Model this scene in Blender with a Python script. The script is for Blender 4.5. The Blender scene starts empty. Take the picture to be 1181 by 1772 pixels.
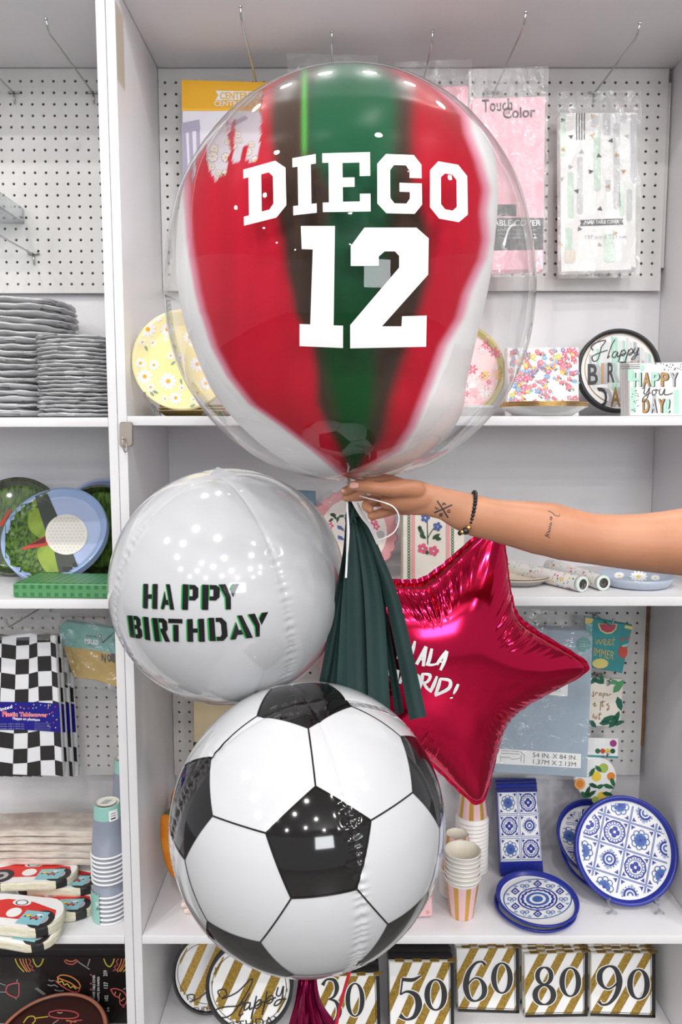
import bpy, bmesh, math, random
import numpy as np
from mathutils import Vector, Matrix
from mathutils.bvhtree import BVHTree
from mathutils.geometry import tessellate_polygon

random.seed(7)
SC = bpy.context.scene
COL = SC.collection
PI = math.pi
rad = math.radians

# ------------------------------------------------------------ camera
EYE = 1.55                       # height of the lens above the floor
F = 1331.0                       # focal length in photo pixels
TILT = rad(6.0)
cam_data = bpy.data.cameras.new('camera')
cam_data.sensor_fit = 'VERTICAL'
cam_data.sensor_height = 36.0
cam_data.lens = F / 1772.0 * 36.0
cam_data.clip_start = 0.02
cam = bpy.data.objects.new('camera', cam_data)
cam.location = (0, 0, EYE)
cam.rotation_euler = (PI / 2 - TILT, 0, 0)
COL.objects.link(cam)
SC.camera = cam

# ------------------------------------------------------------ world, exposure
world = bpy.data.worlds.new('store_world')
SC.world = world
world.use_nodes = True
world.node_tree.nodes['Background'].inputs[0].default_value = (0.93, 0.95, 1.0, 1)
world.node_tree.nodes['Background'].inputs[1].default_value = 0.40
SC.view_settings.view_transform = 'Standard'
SC.view_settings.look = 'None'
SC.view_settings.gamma = 1
SC.view_settings.use_curve_mapping = False
SC.view_settings.exposure = 0.30
try:
    SC.cycles.use_denoising = True
    SC.cycles.max_bounces = 10
    SC.cycles.transparent_max_bounces = 24
    SC.cycles.caustics_reflective = False
    SC.cycles.caustics_refractive = False
    SC.cycles.sample_clamp_indirect = 6
except Exception:
    pass

# the downlights of the shop ceiling
CEIL = 3.15
def downlight(x, y, watts, size=0.09):
    l = bpy.data.lights.new('downlight', 'AREA')
    l.shape = 'DISK'; l.size = size; l.energy = watts
    l.color = (1.0, 0.985, 0.965)
    o = bpy.data.objects.new('downlight', l)
    o.location = (x, y, CEIL - 0.03)
    COL.objects.link(o)
LAMPS = [(-2.3 + 0.66 * k, 0.35 - 0.5 * (k % 2), 8.0) for k in range(8)] + \
        [(-0.72 + 0.29 * k, 1.72 - 0.04 * abs(k - 2.5), 3.0) for k in range(6)] + \
        [(-2.4 + 1.2 * k, -0.9 - 0.45 * ((k * 2) % 3), 10) for k in range(5)] + \
        [(-3.0 + 1.2 * k, -2.3 - 0.5 * (k % 2), 16) for k in range(6)] + \
        [(-3.0 + 1.5 * k, -4.0 - 0.5 * (k % 2), 20) for k in range(5)]
for x, y, w in LAMPS:
    downlight(x, y, w)
# daylight through the shop window at the far end
wl_ = bpy.data.lights.new('shop_window_daylight', 'AREA'); wl_.shape = 'RECTANGLE'; wl_.size = 1.5; wl_.size_y = 0.9; wl_.energy = 45; wl_.color = (0.93, 0.97, 1.0)
wo_ = bpy.data.objects.new('shop_window_daylight', wl_); wo_.location = (1.5, -4.6, 2.2); wo_.rotation_euler = (PI / 2, 0, 0.2); COL.objects.link(wo_)

# ------------------------------------------------------------ pixel <-> world
def ray(px, py):
    dx = (px - 590.5) / F; dy = (886.0 - py) / F
    return Vector((dx, math.cos(TILT) + dy * math.sin(TILT), -math.sin(TILT) + dy * math.cos(TILT)))
CAM = Vector((0, 0, EYE))
def P(px, py, D):
    r = ray(px, py)
    return CAM + r * (D / r.y)
def Dz(py, z):
    r = ray(590, py)
    return r.y * (z - EYE) / r.z
def yb(D, z):
    """photo row of a point at height z and distance D"""
    return 886.0 - F * math.tan(math.atan2(z - EYE, D) + TILT)
def PZ(px, py, z):
    return P(px, py, Dz(py, z))
def pxm(px, py, D):
    """pixels per metre at that place"""
    return F / (D / ray(px, py).y)
def proj(p):
    v = p - CAM
    y = v.y * math.cos(TILT) - v.z * math.sin(TILT)
    u = v.y * math.sin(TILT) + v.z * math.cos(TILT)
    return 590.5 + F * v.x / y, 886.0 - F * u / y

# ------------------------------------------------------------ materials
def lin(c):
    return tuple(((v / 255.0) / 12.92 if v / 255.0 <= 0.04045 else ((v / 255.0 + 0.055) / 1.055) ** 2.4) for v in c)
_M = {}
def mat(name, rgb=(200, 200, 200), rough=0.5, metal=0.0, spec=0.5, coat=0.0, bump=0.0, bscale=60.0, bdist=0.002,
        var=None, vscale=8.0, vstretch=(1, 1, 1), sss=0.0, aniso=None):
    """procedural principled material; var = second colour mixed in by noise"""
    if name in _M:
        return _M[name]
    m = bpy.data.materials.new(name)
    m.use_nodes = True
    nt = m.node_tree
    b = nt.nodes['Principled BSDF']
    b.inputs['Base Color'].default_value = (*lin(rgb), 1)
    b.inputs['Roughness'].default_value = rough
    b.inputs['Metallic'].default_value = metal
    b.inputs['Specular IOR Level'].default_value = spec
    b.inputs['Coat Weight'].default_value = coat
    b.inputs['Coat Roughness'].default_value = 0.04
    if sss:
        b.inputs['Subsurface Weight'].default_value = sss
        b.inputs['Subsurface Radius'].default_value = (1.0, 0.35, 0.2)
        b.inputs['Subsurface Scale'].default_value = 0.004
    tc = None
    if var is not None or bump:
        tc = nt.nodes.new('ShaderNodeTexCoord')
    if var is not None:
        mp = nt.nodes.new('ShaderNodeMapping'); mp.inputs['Scale'].default_value = vstretch
        nz = nt.nodes.new('ShaderNodeTexNoise'); nz.inputs['Scale'].default_value = vscale; nz.inputs['Detail'].default_value = 5
        rp = nt.nodes.new('ShaderNodeValToRGB')
        rp.color_ramp.elements[0].position = 0.38; rp.color_ramp.elements[1].position = 0.62
        rp.color_ramp.elements[0].color = (*lin(rgb), 1); rp.color_ramp.elements[1].color = (*lin(var), 1)
        nt.links.new(tc.outputs['Object'], mp.inputs[0]); nt.links.new(mp.outputs[0], nz.inputs['Vector'])
        nt.links.new(nz.outputs['Fac'], rp.inputs[0]); nt.links.new(rp.outputs[0], b.inputs['Base Color'])
    if bump:
        n2 = nt.nodes.new('ShaderNodeTexNoise'); n2.inputs['Scale'].default_value = bscale; n2.inputs['Detail'].default_value = 3
        bp = nt.nodes.new('ShaderNodeBump'); bp.inputs['Strength'].default_value = bump; bp.inputs['Distance'].default_value = bdist
        nt.links.new(tc.outputs['Object'], n2.inputs['Vector']); nt.links.new(n2.outputs['Fac'], bp.inputs['Height'])
        nt.links.new(bp.outputs[0], b.inputs['Normal'])
    _M[name] = m
    return m

def film_mat(name, tint=(255, 255, 255), base=0.05, gain=0.6, rough=0.06, bump=0.35, bscale=45.0, ior=1.35, milk=0.0, stretch=(1, 1, 1), pw=None):
    """thin clear plastic: mostly see-through, glossy where it is seen at a slant"""
    if name in _M:
        return _M[name]
    m = bpy.data.materials.new(name); m.use_nodes = True
    nt = m.node_tree; nt.nodes.clear(); N = nt.nodes.new; L = nt.links.new
    out = N('ShaderNodeOutputMaterial'); mix = N('ShaderNodeMixShader')
    tr = N('ShaderNodeBsdfTransparent'); tr.inputs[0].default_value = (*lin(tint), 1)
    gl = N('ShaderNodeBsdfGlossy'); gl.inputs['Roughness'].default_value = rough
    lw = N('ShaderNodeLayerWeight'); lw.inputs[0].default_value = 0.5
    fr = N('ShaderNodeMath'); fr.operation = 'POWER'; fr.inputs[1].default_value = pw or (4.2 if ior < 1.45 else 3.4)
    L(lw.outputs['Facing'], fr.inputs[0])
    mul = N('ShaderNodeMath'); mul.operation = 'MULTIPLY_ADD'; mul.inputs[1].default_value = gain; mul.inputs[2].default_value = base
    mul.use_clamp = True
    L(fr.outputs[0], mul.inputs[0]); L(mul.outputs[0], mix.inputs[0])
    L(tr.outputs[0], mix.inputs[1]); L(gl.outputs[0], mix.inputs[2])
    last = mix
    if milk:
        df = N('ShaderNodeBsdfDiffuse'); df.inputs[0].default_value = (0.9, 0.9, 0.9, 1)
        m2 = N('ShaderNodeMixShader'); m2.inputs[0].default_value = milk
        L(mix.outputs[0], m2.inputs[1]); L(df.outputs[0], m2.inputs[2]); last = m2
    if bump:
        tc = N('ShaderNodeTexCoord'); mp = N('ShaderNodeMapping'); mp.inputs['Scale'].default_value = stretch
        nz = N('ShaderNodeTexNoise'); nz.inputs['Scale'].default_value = bscale; nz.inputs['Detail'].default_value = 4; nz.inputs['Distortion'].default_value = 1.2
        bp = N('ShaderNodeBump'); bp.inputs['Strength'].default_value = bump; bp.inputs['Distance'].default_value = 0.01
        L(tc.outputs['Object'], mp.inputs[0]); L(mp.outputs[0], nz.inputs['Vector']); L(nz.outputs['Fac'], bp.inputs['Height'])
        L(bp.outputs[0], gl.inputs['Normal'])
    L(last.outputs[0], out.inputs[0])
    _M[name] = m
    return m

WHITE_LAM = mat('white_laminate', (232, 230, 232), 0.38, bump=0.03, bscale=300)
EDGE = mat('white_edge_band', (240, 239, 240), 0.35)
PEG = mat('white_hardboard', (224, 222, 220), 0.45, var=(214, 212, 209), vscale=5, bump=0.03, bscale=120)
BROWN = mat('brown_hardboard', (150, 110, 75), 0.7, var=(125, 88, 58), vscale=30)
STEEL = mat('zinc_wire', (190, 190, 188), 0.25, 1.0)
NICKEL = mat('brushed_nickel', (196, 186, 176), 0.32, 1.0, bump=0.1, bscale=400, bdist=0.0004)
BLACK = mat('black_print', (22, 20, 22), 0.35)
WHITEP = mat('white_print', (244, 244, 244), 0.4)
FILM = film_mat('clear_film')
BAG = film_mat('bag_film', base=0.10, gain=0.9, bump=1.0, bscale=24, milk=0.07, rough=0.10)
WRAP = film_mat('shrink_film', base=0.022, gain=0.55, bump=0.4, bscale=36, rough=0.07)
ACRYL = film_mat('clear_acrylic', (238, 242, 244), base=0.10, gain=1.0, bump=0.0, ior=1.5, rough=0.02)
def pr(name, rgb, rough=0.45):
    return mat(name, rgb, rough)

# ------------------------------------------------------------ surfaces that take print
class PlaneS:
    def __init__(s, o, n):
        s.o = Vector(o); s.n = Vector(n).normalized()
    def cast(s, px, py):
        r = ray(px, py); t = (s.o - CAM).dot(s.n) / r.dot(s.n)
        return CAM + r * t, s.n
class BvhS:
    def __init__(s, verts, faces):
        s.t = BVHTree.FromPolygons([tuple(v) for v in verts], [tuple(f) for f in faces])
    def cast(s, px, py):
        r = ray(px, py).normalized()
        h = s.t.ray_cast(CAM, r)
        if h[0] is None:
            return None
        n = h[1]
        if n.dot(r) > 0:
            n = -n
        return h[0], n
def plane(px, py, D, lean=0.0, yaw=0.0):
    return PlaneS(P(px, py, D), nrm(lean, yaw))
def nrm(lean, yaw):
    l, y = rad(lean), rad(yaw)
    return Vector((math.sin(y) * math.cos(l), -math.cos(y) * math.cos(l), math.sin(l)))

# ------------------------------------------------------------ mesh builder
TH = {}
class MB:
    """collects faces in world coordinates (or local ones) with a material per face; build() links ONE mesh object"""
    def __init__(s):
        s.v = []; s.f = []; s.fm = []; s.fs = []; s.mats = []
    def mi(s, m):
        if m not in s.mats:
            s.mats.append(m)
        return s.mats.index(m)
    def add(s, verts, faces, m, smooth=False, M=None):
        b = len(s.v); k = s.mi(m)
        s.v.extend([(M @ Vector(v)) if M is not None else Vector(v) for v in verts])
        for f in faces:
            s.f.append([b + i for i in f]); s.fm.append(k); s.fs.append(smooth)
        return s
    def surf(s):
        return BvhS(s.v, s.f)
    def box(s, c, size, m, rot=None, bev=0.0):
        hx, hy, hz = size[0] / 2, size[1] / 2, size[2] / 2
        M = Matrix.Translation(Vector(c)) @ (rot if rot is not None else Matrix())
        b = min(bev, hx * 0.9, hy * 0.9, hz * 0.9)
        if b <= 0:
            vs = [(x, y, z) for x in (-hx, hx) for y in (-hy, hy) for z in (-hz, hz)]
            fs = [(0, 1, 3, 2), (4, 6, 7, 5), (0, 4, 5, 1), (2, 3, 7, 6), (0, 2, 6, 4), (1, 5, 7, 3)]
            return s.add(vs, fs, m, False, M)
        bm = bmesh.new()
        bmesh.ops.create_cube(bm, size=1.0)
        bmesh.ops.scale(bm, vec=(2 * hx, 2 * hy, 2 * hz), verts=bm.verts)
        bmesh.ops.bevel(bm, geom=list(bm.edges), offset=b, segments=3, profile=0.5, affect='EDGES')
        bm.verts.index_update()
        vs = [v.co.copy() for v in bm.verts]; fs = [[v.index for v in f.verts] for f in bm.faces]
        bm.free()
        return s.add(vs, fs, m, True, M)
    def lathe(s, prof, m, n=48, M=None, smooth=True, fm=None):
        """prof: list of (r, h) about local Z"""
        vs = []; fs = []; mm = []
        idx = []
        for r, h in prof:
            if r < 1e-7:
                idx.append([len(vs)]); vs.append((0, 0, h))
            else:
                idx.append(list(range(len(vs), len(vs) + n)))
                vs += [(r * math.cos(2 * PI * k / n), r * math.sin(2 * PI * k / n), h) for k in range(n)]
        for i in range(len(prof) - 1):
            a, b = idx[i], idx[i + 1]
            for k in range(n):
                k2 = (k + 1) % n
                if len(a) == 1 and len(b) == 1:
                    continue
                if len(a) == 1:
                    fs.append((a[0], b[k], b[k2]))
                elif len(b) == 1:
                    fs.append((a[k], b[0], a[k2]))
                else:
                    fs.append((a[k], b[k], b[k2], a[k2]))
                mm.append(fm(i, k) if fm else m)
        base = len(s.v)
        s.v.extend([(M @ Vector(v)) if M is not None else Vector(v) for v in vs])
        for f, q in zip(fs, mm):
            s.f.append([base + i for i in f]); s.fm.append(s.mi(q)); s.fs.append(smooth)
        return s
    def tube(s, pts, r, m, n=8, cap=True):
        pts = [Vector(p) for p in pts]
        rs = r if isinstance(r, (list, tuple)) else [r] * len(pts)
        vs = []; fs = []
        prev = None
        for i, p in enumerate(pts):
            t = (pts[min(i + 1, len(pts) - 1)] - pts[max(i - 1, 0)]).normalized()
            if prev is None:
                a = Vector((0, 0, 1)) if abs(t.z) < 0.9 else Vector((1, 0, 0))
                u = t.cross(a).normalized()
            else:
                u = (prev - t * prev.dot(t)).normalized()
            prev = u; w = t.cross(u)
            for k in range(n):
                a = 2 * PI * k / n
                vs.append(p + (u * math.cos(a) + w * math.sin(a)) * rs[i])
        for i in range(len(pts) - 1):
            for k in range(n):
                k2 = (k + 1) % n
                fs.append((i * n + k, i * n + k2, (i + 1) * n + k2, (i + 1) * n + k))
        if cap:
            fs.append(tuple(range(n - 1, -1, -1))); fs.append(tuple((len(pts) - 1) * n + k for k in range(n)))
        return s.add(vs, fs, m, True)
    def ball(s, c, r, m, n=12):
        prof = [(r * math.sin(PI * k / n), -r * math.cos(PI * k / n)) for k in range(n + 1)]
        prof[0] = (0, -r); prof[-1] = (0, r)
        return s.lathe(prof, m, 2 * n, Matrix.Translation(Vector(c)))
    def slab(s, sf, poly, th, mfront, mside=None, dirv=None, bulge=0.0):
        """a pack: the outline (photo pixels) on a surface plane, with real thickness behind it"""
        mside = mside or mfront
        pts = [sf.cast(x, y)[0] for x, y in poly]
        n = sf.n; d = (dirv or -n) * th
        k = len(pts)
        c = sum(pts, Vector()) / k
        e = min(0.003, th * 0.3)
        f0 = [c + (p - c) * (1 - e / max((p - c).length, 1e-4)) for p in pts]
        m0 = [p - n * e for p in pts]
        m1 = [p + d + n * e for p in pts]
        f1 = [q + d for q in f0]
        vs = f0 + m0 + m1 + f1
        s.add(vs, [tuple(range(k))], mfront)
        b = len(s.v) - len(vs)
        ks = s.mi(mside)
        for r0 in range(3):
            for i in range(k):
                j = (i + 1) % k
                s.f.append([b + r0 * k + i, b + r0 * k + j, b + (r0 + 1) * k + j, b + (r0 + 1) * k + i]); s.fm.append(ks); s.fs.append(False)
        s.f.append([b + 3 * k + i for i in reversed(range(k))]); s.fm.append(ks); s.fs.append(False)
        return s
    def decal(s, sf, shape, m, off=0.0006, g=None):
        """print: flat shape in photo pixels laid on a surface"""
        vs, fs = shape
        if g:
            vs, fs = gridcut(vs, fs, g)
        out = []; ok = []
        for x, y in vs:
            h = sf.cast(x, y)
            if h is None:
                ok.append(False); out.append(Vector())
            else:
                ok.append(True); out.append(h[0] + h[1] * off)
        fs = [f for f in fs if all(ok[i] for i in f)]
        return s.add(out, fs, m, False)
    def mesh(s, name, T=None):
        me = bpy.data.meshes.new(name)
        inv = T.inverted() if T is not None else None
        me.from_pydata([tuple(inv @ v) if inv is not None else tuple(v) for v in s.v], [], s.f)
        for m in s.mats:
            me.materials.append(m)
        me.polygons.foreach_set('material_index', s.fm)
        me.polygons.foreach_set('use_smooth', s.fs)
        me.update()
        return me
    def part(s, name, parent, label=None, local=False):
        T = None if local else TH.get(parent.name, Matrix())
        o = bpy.data.objects.new(name, s.mesh(name, T))
        COL.objects.link(o); o.parent = parent
        TH[o.name] = TH.get(parent.name, Matrix())
        if label:
            o['label'] = label
        return o
    def single(s, name, label, cat, group=None, loc=None, kind=None):
        if loc is None:
            xs = [v.x for v in s.v]; ys = [v.y for v in s.v]; zs = [v.z for v in s.v]
            loc = Vector(((min(xs) + max(xs)) / 2, (min(ys) + max(ys)) / 2, min(zs)))
        T = Matrix.Translation(Vector(loc))
        o = bpy.data.objects.new(name, s.mesh(name, T))
        COL.objects.link(o); o.location = loc
        TH[o.name] = T
        tag(o, label, cat, group, kind)
        return o

def tag(o, label=None, cat=None, group=None, kind=None):
    if label: o['label'] = label
    if cat: o['category'] = cat
    if group: o['group'] = group
    if kind: o['kind'] = kind
    return o
def thing(name, label, cat, loc, group=None, rot=(0, 0, 0)):
    o = bpy.data.objects.new(name, None)
    o.empty_display_size = 0.05
    COL.objects.link(o); o.location = loc; o.rotation_euler = rot
    TH[o.name] = Matrix.LocRotScale(Vector(loc), o.rotation_euler, None)
    return tag(o, label, cat, group)
def dup(root, dloc, label, drot=None, group=None):
    """copy of a thing with copies of its parts and sub-parts"""
    r = root.copy(); COL.objects.link(r)
    r.location = root.location + Vector(dloc)
    if drot is not None:
        r.rotation_euler = [a + b for a, b in zip(root.rotation_euler, drot)]
    r['label'] = label
    if group: r['group'] = group
    for ch in list(root.children):
        c = ch.copy(); COL.objects.link(c); c.parent = r
        for g in list(ch.children):
            d = g.copy(); COL.objects.link(d); d.parent = c
    return r

ORD = ['topmost', 'second', 'third', 'fourth', 'fifth', 'sixth', 'seventh', 'eighth', 'ninth', 'tenth', 'eleventh', 'twelfth', 'thirteenth',
       'fourteenth', 'fifteenth', 'sixteenth', 'seventeenth', 'eighteenth', 'nineteenth', 'twentieth', 'twenty-first', 'twenty-second', 'twenty-third']
def nth(k):
    return 'topmost' if k == 0 else ORD[k] + ' from the top'

# ------------------------------------------------------------ flat shapes in photo pixels
def gridcut(vs, fs, g):
    bm = bmesh.new()
    bv = [bm.verts.new((x, y, 0)) for x, y in vs]
    for f in fs:
        try:
            bm.faces.new([bv[i] for i in f])
        except ValueError:
            pass
    xs = [v[0] for v in vs]; ys = [v[1] for v in vs]
    for ax, lo, hi in ((0, min(xs), max(xs)), (1, min(ys), max(ys))):
        k = math.ceil(lo / g)
        while k * g < hi:
            co = Vector((0, 0, 0)); no = Vector((0, 0, 0)); co[ax] = k * g; no[ax] = 1
            bmesh.ops.bisect_plane(bm, geom=bm.verts[:] + bm.edges[:] + bm.faces[:], plane_co=co, plane_no=no, dist=1e-5)
            k += 1
    bm.verts.index_update()
    out = [(v.co.x, v.co.y) for v in bm.verts], [[v.index for v in f.verts] for f in bm.faces]
    bm.free()
    return out
def poly(outer, *holes):
    loops = [[Vector((x, y, 0)) for x, y in l] for l in (outer, *holes)]
    flat = [(p.x, p.y) for l in loops for p in l]
    return flat, [tuple(t) for t in tessellate_polygon(loops)]
def join(*shapes):
    vs = []; fs = []
    for v, f in shapes:
        b = len(vs); vs += v; fs += [tuple(b + i for i in q) for q in f]
    return vs, fs
def ell(cx, cy, rx, ry=None, n=24, rot=0.0):
    ry = rx if ry is None else ry
    c, s = math.cos(rot), math.sin(rot)
    vs = []
    for k in range(n):
        a = 2 * PI * k / n; x, y = rx * math.cos(a), ry * math.sin(a)
        vs.append((cx + x * c - y * s, cy + x * s + y * c))
    return vs, [tuple(range(n))]
def ring(cx, cy, r0, r1, k=1.0, n=32, rot=0.0, wob=0.0, wn=8):
    vs = []; c, s = math.cos(rot), math.sin(rot)
    for r in (r0, r1):
        for i in range(n):
            a = 2 * PI * i / n
            q = r * (1 + wob * math.cos(wn * a))
            x, y = q * math.cos(a), q * k * math.sin(a)
            vs.append((cx + x * c - y * s, cy + x * s + y * c))
    return vs, [(i, (i + 1) % n, n + (i + 1) % n, n + i) for i in range(n)]
def smooth(pts, n=6, closed=False):
    """Catmull-Rom through the points (tuples of any length)"""
    if len(pts) < 3:
        return [tuple(p) for p in pts]
    out = []; k = len(pts)
    segs = k if closed else k - 1
    for i in range(segs):
        p0 = pts[(i - 1) % k] if (closed or i > 0) else pts[0]
        p1 = pts[i]; p2 = pts[(i + 1) % k]
        p3 = pts[(i + 2) % k] if (closed or i + 2 < k) else pts[-1]
        for j in range(n):
            t = j / n
            out.append(tuple(0.5 * ((2 * b) + (c - a) * t + (2 * a - 5 * b + 4 * c - d) * t * t + (3 * b - a - 3 * c + d) * t ** 3)
                             for a, b, c, d in zip(p0, p1, p2, p3)))
    if not closed:
        out.append(tuple(pts[-1]))
    return out
def stroke(pts, w=3.0, sm=6, closed=False):
    """ribbon along a polyline; points may carry their own width"""
    pts = [(p[0], p[1], p[2] if len(p) > 2 else w) for p in pts]
    if sm:
        pts = smooth(pts, sm, closed)
    vs = []; n = len(pts)
    for i, (x, y, ww) in enumerate(pts):
        a = pts[(i - 1) % n] if (closed or i > 0) else pts[0]
        b = pts[(i + 1) % n] if (closed or i < n - 1) else pts[-1]
        tx, ty = b[0] - a[0], b[1] - a[1]; l = math.hypot(tx, ty) or 1
        nx, ny = -ty / l * ww / 2, tx / l * ww / 2
        vs += [(x + nx, y + ny), (x - nx, y - ny)]
    fs = [(2 * i, 2 * i + 1, 2 * i + 3, 2 * i + 2) for i in range(n - 1)]
    if closed:
        fs.append((2 * n - 2, 2 * n - 1, 1, 0))
    return vs, fs
def bil(quad, u, v):
    (ax, ay), (bx, by), (cx, cy), (dx, dy) = quad     # TL TR BR BL
    x = (ax * (1 - u) + bx * u) * (1 - v) + (dx * (1 - u) + cx * u) * v
    y = (ay * (1 - u) + by * u) * (1 - v) + (dy * (1 - u) + cy * u) * v
    return x, y
def box4(x0, y0, x1, y1):
    return [(x0, y0), (x1, y0), (x1, y1), (x0, y1)]
def inquad(shape, quad):
    return [bil(quad, x, y) for x, y in shape[0]], shape[1]
_T = {}
def text_shape(s, bold=0.0, shear=0.0):
    k = (s, bold, shear)
    if k in _T:
        return _T[k]
    cu = bpy.data.curves.new('lettering', 'FONT')
    cu.body = s; cu.size = 1.0; cu.offset = bold; cu.shear = shear; cu.resolution_u = 3
    cu.fill_mode = 'FRONT'
    o = bpy.data.objects.new('lettering', cu); COL.objects.link(o)
    dg = bpy.context.evaluated_depsgraph_get(); dg.update()
    me = bpy.data.meshes.new_from_object(o.evaluated_get(dg))
    vs = [(v.co.x, v.co.y) for v in me.vertices]; fs = [tuple(p.vertices) for p in me.polygons]
    bpy.data.objects.remove(o); bpy.data.curves.remove(cu); bpy.data.meshes.remove(me)
    x0, x1 = min(v[0] for v in vs), max(v[0] for v in vs); y0, y1 = min(v[1] for v in vs), max(v[1] for v in vs)
    sh = ([((x - x0) / (x1 - x0), (y1 - y) / (y1 - y0)) for x, y in vs], fs)
    _T[k] = sh
    return sh
def txt(s, quad, bold=0.0, shear=0.0):
    if len(quad) == 4 and not isinstance(quad[0], (tuple, list)):
        quad = box4(*quad)
    return inquad(text_shape(s, bold, shear), quad)
def flower(cx, cy, r, n=8, petal=0.34, k=1.0, rot=0.0, inner=0.25):
    sh = []
    for i in range(n):
        a = rot + 2 * PI * i / n
        d = r * 0.62
        sh.append(ell(cx + d * math.cos(a), cy + k * d * math.sin(a), r * 0.42, r * petal * 0.55, 10, a))
    return join(*sh)
def leaf(cx, cy, l, w, rot):
    c, s = math.cos(rot), math.sin(rot)
    p = [(-l / 2, 0), (-l / 5, -w / 2), (l / 5, -w / 2.4), (l / 2, 0), (l / 5, w / 2.4), (-l / 5, w / 2)]
    return [(cx + x * c - y * s, cy + x * s + y * c) for x, y in p], [tuple(range(6))]
# ------------------------------------------------------------ the room
def struct(name, c, size, m):
    b = MB(); b.box(c, size, m)
    T = Matrix.Translation(Vector(c))
    o = bpy.data.objects.new(name, b.mesh(name, T)); COL.objects.link(o); o.location = c
    o['kind'] = 'structure'
    return o
struct('floor', (0, -0.9, -0.05), (11, 11.2, 0.1), mat('grey_vinyl_floor', (126, 123, 120), 0.35, var=(112, 110, 108), vscale=3))
struct('ceiling', (0, -0.9, CEIL + 0.05), (11, 11.2, 0.1), mat('ceiling_paint', (226, 225, 224), 0.8))
struct('wall_back', (0, 4.6, CEIL / 2), (11, 0.1, CEIL), mat('wall_paint', (214, 213, 214), 0.8))

# ------------------------------------------------------------ the two shelving bays
YF, YP, YB = 1.53, 1.87, 1.890      # front edge, pegboard face, back panel
ZTOP, ZA, ZB, ZC, ZD = EYE + 0.8326, EYE + 0.0297, EYE - 0.334, EYE - 1.066, EYE - 1.372
TB = 0.0185
XL0, XL, XR = -0.4412, -0.4235, 0.7675
ZDL = ZD - 0.058                     # the lowest shelf sits lower next door
XLL = -1.70                          # outer end of the neighbouring bay

def pegboard(x0, x1, z0, z1, hx, hz, y=YP, t=0.006):
    """board with real round holes on a one inch grid; hx, hz = a hole centre"""
    b = MB(); s = 0.0254; r = 0.0033
    i0 = math.ceil((x0 - hx) / s + 0.5); i1 = math.floor((x1 - hx) / s - 0.5)
    j0 = math.ceil((z0 - hz) / s + 0.5); j1 = math.floor((z1 - hz) / s - 0.5)
    vs = []; fs = []
    for i in range(i0, i1 + 1):
        for j in range(j0, j1 + 1):
            cx, cz = hx + i * s, hz + j * s; k = len(vs); h = s / 2
            outer = [(h, 0), (h, h), (0, h), (-h, h), (-h, 0), (-h, -h), (0, -h), (h, -h)]
            vs += [(cx + a, y, cz + c) for a, c in outer]
            vs += [(cx + r * math.cos(PI * q / 4), y, cz + r * math.sin(PI * q / 4)) for q in range(8)]
            vs += [(cx + r * math.cos(PI * q / 4), y + t, cz + r * math.sin(PI * q / 4)) for q in range(8)]
            for q in range(8):
                q2 = (q + 1) % 8
                fs.append((k + q, k + q2, k + 8 + q2, k + 8 + q))
                fs.append((k + 8 + q, k + 8 + q2, k + 16 + q2, k + 16 + q))
    b.add(vs, fs, PEG)
    gx0, gx1 = hx + (i0 - .5) * s, hx + (i1 + .5) * s; gz0, gz1 = hz + (j0 - .5) * s, hz + (j1 + .5) * s
    def rect(a, c, d, e):
        b.add([(a, y, d), (c, y, d), (c, y, e), (a, y, e)], [(0, 1, 2, 3)], PEG)
    rect(x0, gx0, z0, z1); rect(gx1, x1, z0, z1); rect(gx0, gx1, z0, gz0); rect(gx0, gx1, gz1, z1)
    for (a, c, d, e) in ((x0, x0, z0, z1), (x1, x1, z0, z1)):
        b.add([(a, y, d), (a, y + t, d), (a, y + t, e), (a, y, e)], [(0, 1, 2, 3)], BROWN)
    b.add([(x0, y, z0), (x1, y, z0), (x1, y + t, z0), (x0, y + t, z0)], [(0, 1, 2, 3)], PEG)
    return b
def panel_box(x0, x1, y0, y1, z0, z1, m=WHITE_LAM, edge=True, b=None):
    b = b or MB()
    b.box(((x0 + x1) / 2, (y0 + y1) / 2, (z0 + z1) / 2), (x1 - x0, y1 - y0, z1 - z0), m, bev=0.0008)
    return b

def bay(label, x0, x1, hx, hz, hz2, zoff, pz, pr_gap, zlow):
    """white display unit: x0..x1 are the inside faces of its side panels"""
    u = thing('display_shelf_unit', label, 'shelf unit', ((x0 + x1) / 2, YF, 0))
    panel_box(x0 - 0.0177, x0, YF, YB + .006, 0, ZTOP + .03).part('side_panel', u)
    panel_box(x1, x1 + 0.0177, YF, YB + .006, 0, ZTOP + .03).part('side_panel', u)
    panel_box(x0 + .0006, x1 - .0006, YF, YB, ZTOP, ZTOP + TB).part('top_panel', u)
    panel_box(x0 + .0003, x1 - .0003, YB, YB + .006, 0.04, ZTOP - .0005).part('back_panel', u)
    for z in (ZA + zoff, ZB + zoff * 2, ZC, zlow):
        panel_box(x0 + .0006, x1 - .0006, YF + .0005, YB, z - TB, z).part('shelf', u)
    panel_box(x0 + .001, x1 - .001, YF + .02, YF + .035, 0.0, zlow - TB).part('plinth', u)
    pegboard(x0 + .001, x1 - pr_gap, pz, ZTOP - .0012, hx, hz).part('pegboard', u, 'upper white pegboard')
    pegboard(x0 + .001, x1 - pr_gap, EYE - 0.867, ZB + zoff * 2 - TB - .001, hx, hz2).part('pegboard', u, 'lower white pegboard')
    if pr_gap > .004:
        panel_box(x1 - .010, x1 - .0015, YP + .004, YP + .0075, EYE + .385, ZTOP - .03, PEG).part('backing_strip', u)
        panel_box(x1 - .010, x1 - .0015, YP + .004, YP + .0075, EYE - .79, ZB - TB - .001, BROWN).part('backing_strip', u, 'brown hardboard edge strip')
    return u
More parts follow.
